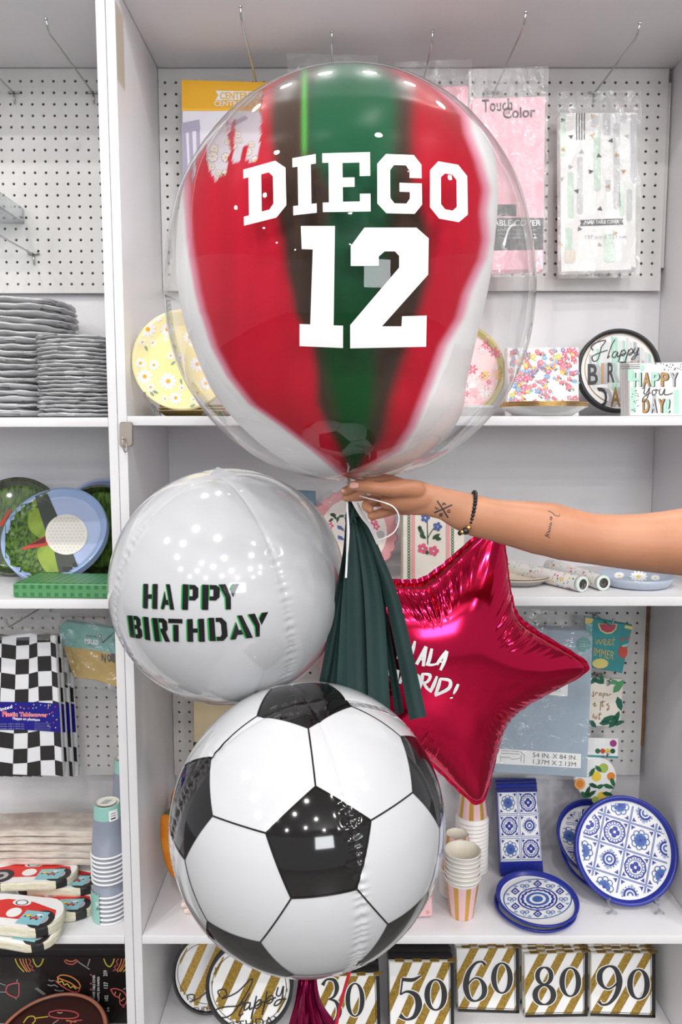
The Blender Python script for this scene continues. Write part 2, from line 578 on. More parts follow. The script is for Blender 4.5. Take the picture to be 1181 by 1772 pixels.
unit_r = bay('white laminate display unit whose upper pegboard carries the pink packs', XL, XR, -0.407, EYE + .8006, EYE - .4486, 0, EYE + .3315, 0.0105, ZD)
unit_l = bay('white laminate display unit holding the silver plate stacks, past the double upright', XLL, -0.4602, -0.563, EYE + .8037, EYE - .461, -.0028, EYE + .326, 0.001, ZDL)
b = MB()
# clear tape on the front of the upright, near the top
b = MB(); b.add([(-.4215, 1.5285, EYE + .80), (-.4215, 1.58, EYE + .80), (-.4215, 1.58, EYE + .66), (-.4215, 1.5285, EYE + .66)], [(0, 1, 2, 3)], film_mat('old_tape', (250, 243, 230), base=.04, bump=.5)); b.part('clear_tape', unit_r)

# ------------------------------------------------------------ peg hooks
def hook(x, z, y1, label, yb=YP, group='pegboard hooks'):
    t = thing('peg_hook', label, 'hook', (x, yb, z), group)
    w = MB(); r = .0021
    w.tube([(x, yb - .004, z), (x, yb - .02, z - .001), (x, (yb + y1) / 2, z - .002), (x, y1 + .014, z - .002), (x, y1 + .008, z + .001), (x, y1 - .004, z + .016)], r, STEEL, 8)
    w.ball((x, y1 - .004, z + .017), .0036, STEEL, 6)
    w.part('prong', t)
    w = MB()
    w.tube([(x - .0125, yb + .004, z + .001), (x - .0125, yb - .005, z + .001), (x + .0125, yb - .005, z + .001), (x + .0125, yb + .004, z + .001)], .0022, STEEL, 8)
    w.tube([(x, yb - .0045, z), (x, yb - .0035, z - .024)], .0020, STEEL, 8)
    w.part('back_clip', t)
    return t
HZ = EYE + .7765
hook(-.572, HZ, 1.585, 'empty wire peg hook on the board above the silver plate stacks, beside the upright')
hook(-.755, HZ, 1.585, 'empty wire peg hook at the top of the board, farther from the upright')
hook(-.725, EYE + .415, 1.60, 'empty wire peg hook just under the clear tray')
hook(-.189, EYE + .776, 1.54, 'wire peg hook holding the yellow centrepiece pack')
hook(-.0185, EYE + .776, 1.63, 'wire peg hook holding the bag behind the crown of the big balloon')
hook(.183, EYE + .776, 1.63, 'wire peg hook holding the pink pack next to the big balloon')
hook(.352, EYE + .776, 1.56, 'wire peg hook holding the pink pack with black script lettering')
hook(.585, EYE + .7765, 1.60, 'wire peg hook holding the confetti patterned table cover')
# clear tray that juts out of the pegboard at the edge of the picture
b = MB(); tx = -.745; tz = EYE + .487
b.box((tx - .1, 1.80, tz), (.2, .14, .004), ACRYL, bev=.001)
b.box((tx - .002, 1.80, tz + .016), (.004, .14, .034), ACRYL, bev=.001)
b.box((tx - .1, 1.731, tz + .016), (.2, .004, .034), ACRYL, bev=.001)
b.single('acrylic_tray', 'clear acrylic tray jutting from the pegboard above the silver plates', 'tray')

# ------------------------------------------------------------ adhesive hook on the upright
u0 = P(217, 757, YF)
t = thing('adhesive_hook', 'brushed nickel adhesive hook stuck on the white upright', 'hook', P(217, 757, YF))
b = MB(); pl = PlaneS((0, YF - .0075, 0), (0, -1, 0))
def rrect(x0, y0, x1, y1, r, n=4):
    out = []
    for cx, cy, a0 in ((x1 - r, y0 + r, -PI / 2), (x1 - r, y1 - r, 0), (x0 + r, y1 - r, PI / 2), (x0 + r, y0 + r, PI)):
        out += [(cx + r * math.cos(a0 + PI / 2 * k / n), cy + r * math.sin(a0 + PI / 2 * k / n)) for k in range(n + 1)]
    return out
b.slab(pl, rrect(206, 730, 229.5, 773, 5), .0072, NICKEL); b.part('plate', t)
b = MB(); q = [P(212.5, 760, YF - .016), P(213, 766, YF - .019), P(214, 775, YF - .018), P(216, 782, YF - .016), P(219, 781, YF - .013), P(219.5, 776, YF - .0105), P(218.5, 768, YF - .0085)]
b.tube([P(212.5, 760, YF - .006)] + smooth([tuple(v) for v in q], 4), .0013, NICKEL, 8); b.ball(P(212.5, 759, YF - .016), .0030, NICKEL, 8); b.part('hook_wire', t)
# ============================================================ BIG BUBBLE BALLOON
BD = 1.12                                   # distance of its axis
prof_px = [(107, 0), (109, 40), (113, 68), (120, 105), (145, 158), (185, 208), (225, 243), (275, 275), (330, 298), (400, 313), (470, 320),
           (540, 316), (590, 307), (640, 290), (685, 265), (728, 231), (770, 184), (798, 138), (816, 84), (825, 34), (829, 12), (832, 6)]
inner_px = [(110, 605, 0), (111, 605, 46), (114, 605, 70), (121, 605, 103), (146, 604, 154), (185, 603, 203), (225, 603, 237), (250, 603, 254), (300, 592, 273),
            (350, 586, 279), (410, 581, 279), (470, 578, 275), (530, 576, 264), (572, 577, 253), (650, 584, 229), (700, 596, 209),
            (740, 604, 180), (770, 605, 146), (798, 605, 103), (817, 605, 52), (826, 605, 20), (829, 605, 5)]
KS = 0.984                                  # the silhouette of a round body is wider than its middle section
zc = P(605, 470, BD).z
def revolve(pp, n=160, sub=5, kx=KS, kd=1.0):
    pp = smooth([(a, b, c) for a, b, c in pp], sub)
    rows = []
    for y, cx, r in pp:
        p = P(cx, y, BD); r = max(r, 0) / pxm(cx, y, BD) * kx
        z = zc + (p.z - zc) * 0.957 - 0.0165
        rows.append((p.x, z, r))
    vs = []; fs = []
    for x, z, r in rows:
        for k in range(n):
            a = 2 * PI * k / n
            vs.append(Vector((x + r * math.cos(a), BD - r * kd * math.sin(a), z)))
    for i in range(len(rows) - 1):
        for k in range(n):
            k2 = (k + 1) % n
            fs.append((i * n + k, i * n + k2, (i + 1) * n + k2, (i + 1) * n + k))
    return vs, fs
neck = P(604, 832, BD)
bubble = thing('bubble_balloon', 'big clear bubble balloon painted red and green inside, lettered DIEGO 12', 'balloon', neck)
# --- painted balloon inside
def seg(pts, y):
    if y <= pts[0][0]: return pts[0][1]
    for (a, b), (c, d) in zip(pts, pts[1:]):
        if y <= c: return b + (d - b) * (y - a) / (c - a)
    return pts[-1][1]
def sst(a, b, x):
    t = min(1, max(0, (x - a) / (b - a))); return t * t * (3 - 2 * t)
L0 = [(107, 470), (200, 345), (280, 318), (350, 322), (450, 330), (540, 345), (600, 366), (650, 390), (700, 430), (740, 486), (780, 540), (820, 590)]
L2 = [(107, 540), (150, 468), (200, 464), (330, 474), (470, 492), (540, 506), (600, 536), (650, 543), (700, 548), (760, 574), (820, 602)]
L3 = [(107, 560), (150, 530), (250, 528), (330, 572), (470, 556), (560, 548), (650, 562), (760, 588), (820, 604)]
R3 = [(107, 640), (150, 690), (250, 686), (330, 684), (470, 668), (560, 652), (650, 652), (700, 648), (760, 640), (820, 612)]
R2 = [(107, 660), (150, 716), (250, 712), (330, 715), (400, 742), (480, 742), (560, 716), (650, 690), (700, 676), (760, 662), (820, 616)]
R1 = [(107, 690), (150, 760), (200, 805), (330, 838), (450, 836), (540, 800), (600, 772), (650, 752), (700, 730), (740, 712), (780, 690), (820, 620)]
DRIPS = [[(352, 214), (388, 190), (398, 262), (392, 300), (372, 312), (360, 290)], [(404, 190), (418, 158), (446, 142), (456, 150), (452, 190), (446, 281), (428, 278), (428, 250), (420, 250), (418, 280), (404, 282)],
         [(330, 290), (342, 262), (338, 300), (330, 320)], [(384, 182), (406, 158), (404, 205), (396, 235), (390, 200)]]
def inside(pt, pg):
    x, y = pt; c = False; j = len(pg) - 1
    for i in range(len(pg)):
        if (pg[i][1] > y) != (pg[j][1] > y) and x < (pg[j][0] - pg[i][0]) * (y - pg[i][1]) / (pg[j][1] - pg[i][1]) + pg[i][0]:
            c = not c
        j = i
    return c
rnd = random.Random(3)
wob = [rnd.uniform(-1, 1) for _ in range(400)]
def wv(y, k):
    t = y / 46.0 + k * 37; i = int(t); f = t - i
    return wob[i % 400] * (1 - f) + wob[(i + 1) % 400] * f
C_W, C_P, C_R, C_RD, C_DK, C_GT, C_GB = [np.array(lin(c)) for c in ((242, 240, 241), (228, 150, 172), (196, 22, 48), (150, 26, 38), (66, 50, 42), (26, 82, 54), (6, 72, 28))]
def paint(px, py):
    """colour and cover of the paint brushed on the inner balloon, by place on its face"""
    l0 = seg(L0, py) + 5 * wv(py, 1); r1 = seg(R1, py) + 6 * wv(py, 2)
    l2 = seg(L2, py) + 3 * wv(py, 3); l3 = seg(L3, py); r3 = seg(R3, py); r2 = seg(R2, py) + 3 * wv(py, 4)
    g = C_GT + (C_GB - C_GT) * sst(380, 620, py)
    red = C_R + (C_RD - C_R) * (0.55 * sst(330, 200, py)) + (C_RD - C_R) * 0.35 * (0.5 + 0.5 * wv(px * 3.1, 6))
    c = C_W.copy()
    a = sst(l0 - 7, l0 + 1, px); c = c + (C_P - c) * a
    a = sst(l0 - 1, l0 + 14, px); c = c + (red - c) * a
    a = sst(l2 - 8, l2 + 16, px); c = c + (C_DK - c) * a
    a = sst(l3 - 14, l3 + 20, px); c = c + (g - c) * a
    if py < 285:
        c = c + (np.array(lin((96, 190, 84))) - c) * math.exp(-((px - 527) / 4.6) ** 2) * sst(290, 250, py) * .6
    a = sst(r3 - 18, r3 + 14, px); c = c + (C_DK - c) * a
    a = sst(r2 - 14, r2 + 18, px); c = c + (red - c) * a
    a = sst(r1 - 14, r1 + 2, px); c = c + (C_P - c) * a
    a = sst(r1 - 1, r1 + 14, px); c = c + (C_W - c) * a
    return c
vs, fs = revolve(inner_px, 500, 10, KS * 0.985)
b = MB()
m = bpy.data.materials.new('inner_balloon_paint'); m.use_nodes = True
nt = m.node_tree; bs = nt.nodes['Principled BSDF']; at = nt.nodes.new('ShaderNodeAttribute'); at.attribute_name = 'paint'
nt.links.new(at.outputs['Color'], bs.inputs['Base Color']); nt.links.new(at.outputs['Alpha'], bs.inputs['Alpha'])
bs.inputs['Roughness'].default_value = 0.30; bs.inputs['Specular IOR Level'].default_value = 0.05
b.add(vs, fs, m, True)
o = b.part('inner_balloon', bubble, 'paint-striped red and green inner balloon')
ca = o.data.color_attributes.new('paint', 'FLOAT_COLOR', 'POINT')
buf = np.ones((len(vs), 4), np.float32)
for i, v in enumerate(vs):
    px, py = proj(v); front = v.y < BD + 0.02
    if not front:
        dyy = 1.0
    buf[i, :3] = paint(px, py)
    if front:
        if any(inside((px + 2 * wv(py * 2, 8), py), d) for d in DRIPS):
            buf[i, 3] = 0.06
        elif px > seg(R1, py) + 14 and py > 600:
            buf[i, 3] = 0.80
    else:
        # the rear of the balloon is bare film behind the unpainted patches
        if px < 470 and py < 340:
            buf[i, 3] = 0.04
        else:
            buf[i, :3] = C_W
            buf[i, 3] = 0.85
ca.data.foreach_set('color', buf.ravel())
# --- clear outer shell with the vinyl lettering
SHELL = film_mat('bubble_film', base=0.035, gain=0.85, rough=0.012, bump=0.0, ior=1.33, pw=3.2)
VINYL = mat('white_vinyl', (246, 246, 248), 0.35)
pp = [(y, 605, r) for y, r in prof_px]
vs, fs = revolve(pp, 160, 6, KS)
b = MB(); b.add(vs, fs, SHELL, True)
sf = BvhS(vs, fs)
K = 1.7894
def c1(pts):
    return [(280 + x / K, 90 + y / K) for x, y in pts]
GL = {
 'D': ([(0, 0), (.76, 0), (1, .17), (1, .83), (.76, 1), (0, 1), (0, .84), (.12, .84), (.12, .16), (0, .16)], [(.42, .17), (.60, .17), (.70, .26), (.70, .74), (.60, .83), (.42, .83)]),
 'I': ([(0, 0), (1, 0), (1, .16), (.78, .16), (.78, .84), (1, .84), (1, 1), (0, 1), (0, .84), (.22, .84), (.22, .16), (0, .16)],),
 'E': ([(0, 0), (1, 0), (1, .40), (.78, .40), (.78, .17), (.42, .17), (.42, .42), (.67, .42), (.67, .58), (.42, .58), (.42, .83), (.78, .83), (.78, .70), (1, .70), (1, 1), (0, 1), (0, .84), (.13, .84), (.13, .16), (0, .16)],),
 'G': ([(0, .17), (.2, 0), (.83, 0), (1, .16), (1, .39), (.73, .39), (.73, .27), (.65, .18), (.38, .18), (.29, .27), (.29, .74), (.38, .83), (.65, .83), (.73, .74), (.73, .63), (.5, .63), (.5, .48), (1, .48), (1, .84), (.83, 1), (.2, 1), (0, .84)],),
 'O': ([(0, .18), (.22, 0), (.76, 0), (1, .17), (1, .84), (.76, 1), (.24, 1), (0, .83)], [(.29, .27), (.40, .19), (.60, .19), (.71, .27), (.71, .74), (.60, .82), (.40, .82), (.29, .74)]),
}
for ch, q in (('D', [(255, 366), (384, 330), (388, 506), (257, 539)]), ('I', [(406, 331), (478, 318), (481, 499), (409, 507)]), ('E', [(498, 316), (645, 312), (647, 495), (500, 497)]),
              ('G', [(667, 317), (803, 322), (806, 503), (668, 500)]), ('O', [(830, 336), (944, 356), (947, 533), (830, 512)])):
    b.decal(sf, inquad(poly(*GL[ch]), c1(q)), VINYL, .0012, 9)
b.decal(sf, poly(c1([(432, 540), (537, 540), (533, 846), (562, 847), (562, 916), (428, 910), (428, 842), (461, 843), (469, 612), (435, 611)])), VINYL, .0012, 9)
b.decal(sf, poly(c1([(586, 602), (628, 545), (788, 545), (826, 578), (824, 690), (682, 849), (742, 849), (744, 818), (820, 816), (818, 912), (584, 917), (584, 845),
                     (735, 668), (735, 632), (722, 618), (690, 618), (672, 634), (672, 663), (586, 663)])), VINYL, .0012, 9)
b.part('clear_shell', bubble, 'clear outer film with white DIEGO 12 lettering')
# --- gathered film tail below the knot
b = MB(); tail = []
NP = 9
top = P(604, 830, BD); 
for r0 in range(6):
    t = r0 / 5
    for k in range(17):
        u = k / 16 - .5
        px = 604 - 26 * t + u * (7 + 52 * t); py = 830 + 52 * t - 20 * t * abs(u) + 10 * u * t
        tail.append(P(px, py, BD + .006 * math.sin(k * 2.4) * (0.2 + t) + .012 * t))
b.add(tail, [(r0 * 17 + k, r0 * 17 + k + 1, (r0 + 1) * 17 + k + 1, (r0 + 1) * 17 + k) for r0 in range(5) for k in range(16)], film_mat('tail_film', base=.06, gain=.9, bump=.5, bscale=60, milk=.08), True)
b.part('gathered_tail', bubble)
b = MB()
for k in range(4):
    b.tube([P(604 + 5.5 * math.cos(a), 830.5 + k * 1.2 + 1.5 * math.sin(a), BD - .006 * math.sin(a)) for a in [2 * PI * q / 16 for q in range(17)]], .0011, mat('white_curling_ribbon', (240, 238, 240), .25), 6)
b.part('knot', bubble)

# ============================================================ FOIL SPHERES
def foil_dirs(axis, ref, fn, R, nlat=150, nlon=256):
    """sphere pulled in along its four seams; axis = pole, ref = a point on one seam"""
    ez = axis.normalized(); ex = (ref - ez * ref.dot(ez)).normalized(); ey = ez.cross(ex)
    return ez, ex, ey
def seam_r(d, fr):
    ez, ex, ey = fr
    z = d.dot(ez); x = d.dot(ex); y = d.dot(ey)
    az = math.atan2(y, x); s = math.sqrt(max(1e-9, 1 - z * z))
    q = (az + PI / 4) % (PI / 2) - PI / 4                        # angle to the nearest seam
    dist = abs(q) * s                                            # on the unit sphere
    th = math.acos(max(-1, min(1, z)))
    mid = sst(.5, 1.0, th) * sst(.5, 1.0, PI - th)
    ripple = 0.0075 * mid * math.exp(-(dist / .040) ** 2) * math.cos(th * 105 + 1.7 * math.sin(th * 23))
    groove = -0.0075 * math.exp(-(dist / .010) ** 2) - 0.006 * math.exp(-(dist / .06) ** 2) - .012 * math.exp(-((1 - abs(z)) / .004))
    return 1 + groove + ripple
def sphere_mesh(C, R, fr, nlat=170, nlon=320):
    ez, ex, ey = fr; vs = []; fs = []
    for i in range(nlat + 1):
        th = PI * i / nlat
        for k in range(nlon):
            a = 2 * PI * k / nlon
            d = ez * math.cos(th) + (ex * math.cos(a) + ey * math.sin(a)) * math.sin(th)
            vs.append(C + d * (R * seam_r(d, fr)))
    for i in range(nlat):
        for k in range(nlon):
            k2 = (k + 1) % nlon
            fs.append((i * nlon + k, (i + 1) * nlon + k, (i + 1) * nlon + k2, i * nlon + k2))
    return vs, fs
def sphere_hit(C, R, px, py):
    r = ray(px, py).normalized(); oc = CAM - C; bq = oc.dot(r); disc = bq * bq - (oc.dot(oc) - R * R)
    t = -bq - math.sqrt(max(disc, 0))
    return (CAM + r * t - C).normalized()
def ribbon_str(pts, w, m, b, normal=Vector((0, -1, 0))):
    """flat ribbon along 3-D points"""
    pts = [Vector(p) for p in smooth([tuple(p) for p in pts], 6)]
    vs = []
    for i, p in enumerate(pts):
        t = (pts[min(i + 1, len(pts) - 1)] - pts[max(0, i - 1)]).normalized()
        s = t.cross(normal).normalized() * w / 2
        vs += [p - s, p + s]
    b.add(vs, [(2 * i, 2 * i + 1, 2 * i + 3, 2 * i + 2) for i in range(len(pts) - 1)], m, True)

WFOIL = mat('white_foil', (192, 193, 196), 0.10, spec=0.55, coat=0.6)
WD = 1.22; WC = P(396.5, 1012, WD); WR = 204.5 / pxm(394.5, 1015, WD) * 0.988
fr = foil_dirs(sphere_hit(WC, WR, 380, 822), sphere_hit(WC, WR, 499, 1055), None, WR)
vs, fs = sphere_mesh(WC, WR, fr)
white = thing('round_foil_balloon', 'plain white round foil balloon lettered HAPPY BIRTHDAY in black and green', 'balloon', WC - Vector((0, 0, WR)))
b = MB(); b.add(vs, fs, WFOIL, True)
sf = BvhS(vs, fs)
GREEN = pr('green_vinyl', (20, 150, 60), .3); BVIN = mat('black_vinyl', (14, 12, 14), 0.14)
K8 = 2.6842
def c8(pts):
    return [(180 + x / K8, 790 + y / K8) for x, y in pts]
ST = {   # stencil capitals: black pieces, and the green edge strip pieces
 'H': ([[(.06, 0), (.36, 0), (.36, 1), (.06, 1)], [(.68, 0), (1, 0), (1, 1), (.68, 1)], [(.36, .42), (.62, .42), (.62, .60), (.36, .60)]], [[(-.02, .05), (.06, 0), (.06, 1), (-.02, .96)], [(.60, .05), (.68, 0), (.68, 1), (.60, .96)]]),
 'A': ([[(.40, 0), (.66, 0), (1, 1), (.72, 1)], [(.30, .30), (.40, .62), (.52, .62), (.60, .82), (.33, .82), (.24, 1), (.02, 1)]], [[(.33, .03), (.40, 0), (.72, 1), (.64, 1)], [(.24, .28), (.30, .28), (.02, 1), (-.04, .96)]]),
 'P': ([[(.06, 0), (.40, 0), (.40, 1), (.06, 1)], [(.46, 0), (.80, 0), (1, .12), (1, .48), (.80, .62), (.46, .62), (.46, .46), (.66, .46), (.66, .18), (.46, .18)]], [[(-.03, .05), (.06, 0), (.06, 1), (-.03, .96)], [(.40, 0), (.46, 0), (.46, .62), (.40, .62)]]),
 'Y': ([[(-.02, 0), (.34, 0), (.62, .50), (.62, 1), (.32, 1), (.32, .55)], [(.74, 0), (1.08, 0), (.74, .52), (.58, .26)]], [[(-.08, .03), (-.02, 0), (.32, .55), (.32, 1), (.24, 1), (.24, .56)], [(.66, .03), (.74, 0), (.58, .27), (.54, .2)]]),
 'B': ([[(.06, 0), (.40, 0), (.40, 1), (.06, 1)], [(.47, 0), (.78, 0), (.96, .12), (.96, .38), (.84, .48), (1, .60), (1, .88), (.80, 1), (.47, 1), (.47, .82), (.66, .82), (.66, .58), (.47, .58), (.47, .40), (.64, .40), (.64, .18), (.47, .18)]], [[(-.06, .05), (.06, 0), (.06, 1), (-.04, .96)], [(.40, 0), (.47, 0), (.47, 1), (.40, 1)]]),
 'I': ([[(.2, 0), (1, 0), (1, 1), (.2, 1)]], [[(-.1, .04), (.2, 0), (.2, 1), (-.05, .96)]]),
 'R': ([[(.06, 0), (.38, 0), (.38, 1), (.06, 1)], [(.44, 0), (.78, 0), (.96, .12), (.96, .46), (.82, .58), (1.04, 1), (.72, 1), (.50, .56), (.50, .44), (.64, .44), (.64, .18), (.44, .18)]], [[(-.05, .05), (.06, 0), (.06, 1), (-.03, .96)], [(.38, 0), (.44, 0), (.50, 1), (.38, 1)]]),
 'T': ([[(0, 0), (1, 0), (1, .19), (0, .19)], [(.36, .26), (.72, .26), (.72, 1), (.36, 1)]], [[(.27, .28), (.36, .26), (.36, 1), (.27, .96)]]),
 'D': ([[(.06, 0), (.36, 0), (.36, 1), (.06, 1)], [(.43, 0), (.76, 0), (1, .2), (1, .8), (.76, 1), (.43, 1), (.43, .82), (.62, .82), (.70, .72), (.70, .28), (.62, .18), (.43, .18)]], [[(-.04, .05), (.06, 0), (.06, 1), (-.03, .96)], [(.36, .82), (.43, .82), (.43, 1), (.36, 1)]]),
}
for ch, q in (('H', [(183, 591), (252, 592), (250, 708), (181, 704)]), ('A', [(266, 592), (330, 594), (328, 711), (266, 708)]), ('P', [(364, 592), (440, 598), (438, 712), (361, 711)]),
              ('P', [(453, 594), (540, 598), (535, 712), (452, 711)]), ('Y', [(536, 594), (622, 591), (618, 708), (545, 711)]),
              ('B', [(110, 736), (172, 742), (182, 846), (122, 838)]), ('I', [(180, 742), (208, 745), (218, 853), (190, 848)]), ('R', [(222, 748), (296, 752), (306, 859), (236, 857)]),
              ('T', [(300, 752), (366, 754), (366, 859), (304, 858)]), ('H', [(384, 754), (466, 752), (470, 859), (386, 859)]), ('D', [(482, 748), (568, 748), (577, 854), (488, 856)]),
              ('A', [(590, 738), (668, 736), (692, 840), (588, 850)]), ('Y', [(672, 732), (756, 722), (744, 832), (690, 838)])):
    bl, gr = ST[ch]
    for p in gr:
        b.decal(sf, inquad(poly(p), c8(q)), GREEN, .0008, 9)
    for p in bl:
        b.decal(sf, inquad(poly(p), c8(q)), BVIN, .0011, 9)
b.part('foil_skin', white)
b = MB()
tp = WC + fr[0] * WR * 0.99
b.add([tp + Vector((-.022, .004, -.004)), tp + Vector((.028, .004, -.002)), tp + Vector((.006, .006, .010)), tp + Vector((-.004, .006, .014))], [(0, 1, 2, 3)], WFOIL)
b.part('filling_tab', white)

# ---- football
FD = 1.05; FC = P(533.5, 1420, FD); FR = 240.5 / pxm(532.5, 1420, FD) * 0.980
ffr = foil_dirs(sphere_hit(FC, FR, 535, 1213), sphere_hit(FC, FR, 604, 1400), None, FR)
ball = thing('football_balloon', 'round foil balloon printed as a black and white football', 'balloon', FC - Vector((0, 0, FR)))
K3 = 2.3157
pent = [(617, 453), (818, 568), (800, 868), (513, 882), (427, 616)]
tgt = [sphere_hit(FC, FR, 280 + x / K3, 1170 + y / K3) for x, y in pent]
g5 = (1 + 5 ** .5) / 2
V60 = []
for s1 in (1, -1):
    for s2 in (1, -1):
        for s3 in (1, -1):
            for base in ((0, s2 * 1, s3 * 3 * g5), (s1 * 1, s2 * (2 + g5), s3 * 2 * g5), (s1 * g5, s2 * 2, s3 * (2 * g5 + 1))):
                for r in range(3):
                    V60.append(tuple(round(base[(j + r) % 3], 6) for j in range(3)))
V60 = [Vector(v).normalized() for v in sorted(set(V60))]
ICO = []
for s1 in (1, -1):
    for s2 in (1, -1):
        for r in range(3):
            v = (0, s1, s2 * g5); ICO.append(Vector([v[(j + r) % 3] for j in range(3)]).normalized())
DOD = []
for i in range(12):
    for j in range(i):
        for k in range(j):
            if ICO[i].dot(ICO[j]) > .4 and ICO[j].dot(ICO[k]) > .4 and ICO[i].dot(ICO[k]) > .4:
                DOD.append((ICO[i] + ICO[j] + ICO[k]).normalized())
def facet(c, n):
    near = sorted(V60, key=lambda v: -v.dot(c))[:n]
    a = c.orthogonal().normalized(); q = c.cross(a)
    return sorted(near, key=lambda v: math.atan2(v.dot(q), v.dot(a)))
src = facet(ICO[0], 5)
best = None
for sh in range(5):
    for dr in (1, -1):
        S = np.array([src[(sh + dr * i) % 5] for i in range(5)]); T = np.array([tuple(t) for t in tgt])
        U, _, Vt = np.linalg.svd(S.T @ T)
        d = np.sign(np.linalg.det(Vt.T @ U.T)); Rm = Vt.T @ np.diag([1, 1, d]) @ U.T
        e = np.abs(Rm @ S.T - T.T).sum()
        if best is None or e < best[0]:
            best = (e, Rm)
RM = Matrix(best[1].tolist())
FW = mat('football_white_foil', (196, 197, 200), 0.10, spec=0.55, coat=0.6); FB = mat('football_black_foil', (20, 17, 17), 0.07, spec=0.6, coat=0.3)
b = MB()
def spherepatch(dirs, m, nsub, lift=1.0):
    c = sum(dirs, Vector()).normalized(); k = len(dirs)
    for i in range(k):
        a, d = dirs[i], dirs[(i + 1) % k]
        vs = []; ix = {}
        for p in range(nsub + 1):
            for q in range(nsub + 1 - p):
                w = (c * (nsub - p - q) + a * p + d * q)
                u = (RM @ w.normalized())
                ix[p, q] = len(vs); vs.append(FC + u * (FR * seam_r(u, ffr) * lift))
        fs = []
        for p in range(nsub):
            for q in range(nsub - p):
                fs.append((ix[p, q], ix[p + 1, q], ix[p, q + 1]))
                if p + q < nsub - 1:
                    fs.append((ix[p + 1, q], ix[p + 1, q + 1], ix[p, q + 1]))
        b.add(vs, fs, m, True)
edges = set()
for c in ICO:
    spherepatch(facet(c, 5), FB, 28)
for c in DOD:
    f = facet(c, 6); spherepatch(f, FW, 28)
    for i in range(6):
        a, d = f[i], f[(i + 1) % 6]
        edges.add(tuple(sorted((V60.index(a), V60.index(d)))))
for i, j in edges:                                        # printed seam lines between the panels
    a, d = V60[i], V60[j]; sd = a.cross(d).normalized() * .0052; vs = []
    for k in range(25):
        w = (a * (24 - k) + d * k).normalized()
        for s in (-1, 1):
            u = RM @ (w + sd * s).normalized(); vs.append(FC + u * (FR * seam_r(u, ffr) + .0007))
    b.add(vs, [(2 * k, 2 * k + 1, 2 * k + 3, 2 * k + 2) for k in range(24)], FB, True)
# small print curving over the shoulder of the ball
sf = b.surf()
for k in range(3):
    pts = [(602 + 3 * k, 1217.5 + 2.1 * k), (640, 1220.5 + 2.3 * k), (675, 1230 + 2.4 * k), (712, 1247 + 2.5 * k)]
    pts = smooth(pts, 14)
    for i in range(0, len(pts) - 1, 1):
        if (i * 7 + k * 3) % 5 != 0:
            b.decal(sf, stroke([pts[i], pts[i + 1]], .8, 0), pr('grey_print', (120, 118, 120)), .0006)
o = b.part('foil_skin', ball)
bm = bmesh.new(); bm.from_mesh(o.data); bmesh.ops.remove_doubles(bm, verts=bm.verts, dist=2e-5); bm.to_mesh(o.data); bm.free()

# ============================================================ STAR BALLOON
SD = 1.38; S0 = P(766, 1152, SD)
sR = 256 / pxm(768, 1130, SD)
star = thing('star_balloon', 'crimson metallic star foil balloon behind the green tassel', 'balloon', S0 - Vector((0, 0, sR * .95)))
REDF = mat('crimson_foil', (226, 34, 80), 0.11, metal=1.0)
rot0 = rad(-2.5)
outl = []
for k in range(5):
    a = rot0 + k * 2 * PI / 5
    for da, q in ((-.060, .985), (0, 1.02), (.060, .985)):
        outl.append((math.cos(a + da) * q, math.sin(a + da) * q))
    for da in (PI / 5 - .13, PI / 5 + .13):
        outl.append((math.cos(a + da) * .605, math.sin(a + da) * .605))
for _ in range(3):
    outl = [q for i in range(len(outl)) for q in ((.75 * outl[i][0] + .25 * outl[(i + 1) % len(outl)][0], .75 * outl[i][1] + .25 * outl[(i + 1) % len(outl)][1]),
                                               (.25 * outl[i][0] + .75 * outl[(i + 1) % len(outl)][0], .25 * outl[i][1] + .75 * outl[(i + 1) % len(outl)][1]))]
oa = np.array(outl); ang = np.arctan2(oa[:, 1], oa[:, 0]); rr = np.hypot(oa[:, 0], oa[:, 1]); od = np.argsort(ang); ang = ang[od]; rr = rr[od]
def rb(a):
    return np.interp((a + PI) % (2 * PI) - PI, ang, rr, period=2 * PI)
# inflated height: membrane over the star outline
G = 181; gx = np.linspace(-1.06, 1.06, G); X, Y = np.meshgrid(gx, gx)
mask = np.hypot(X, Y) < rb(np.arctan2(Y, X))
U = np.zeros((G, G)); hh = (gx[1] - gx[0]) ** 2
for it in range(2600):
    U[1:-1, 1:-1] = .25 * (U[2:, 1:-1] + U[:-2, 1:-1] + U[1:-1, 2:] + U[1:-1, :-2] + hh)
    U[~mask] = 0
U /= U.max()
def hsamp(x, y):
    fx = (x + 1.06) / 2.12 * (G - 1); fy = (y + 1.06) / 2.12 * (G - 1); i = int(fx); j = int(fy); u = fx - i; v = fy - j
    return U[j, i] * (1 - u) * (1 - v) + U[j, i + 1] * u * (1 - v) + U[j + 1, i] * (1 - u) * v + U[j + 1, i + 1] * u * v
NA, NT = 720, 60
rs = random.Random(11)
ph = [rs.uniform(0, 6.28) for _ in range(60)]
vsF = []; vsB = []
yawS = rad(-6)
def sw(x, z, h):     # star plane to world (slightly turned about the vertical)
    c, s = math.cos(yawS), math.sin(yawS)
    return S0 + Vector((x * c - h * s, -h * c - x * s, z))
creases = [(k * 2 * PI / 5 + rot0 + PI / 5 + d, w) for k in range(5) for d, w in ((-.05, 1.0), (.09, .8), (.23, .55), (-.2, .5))]
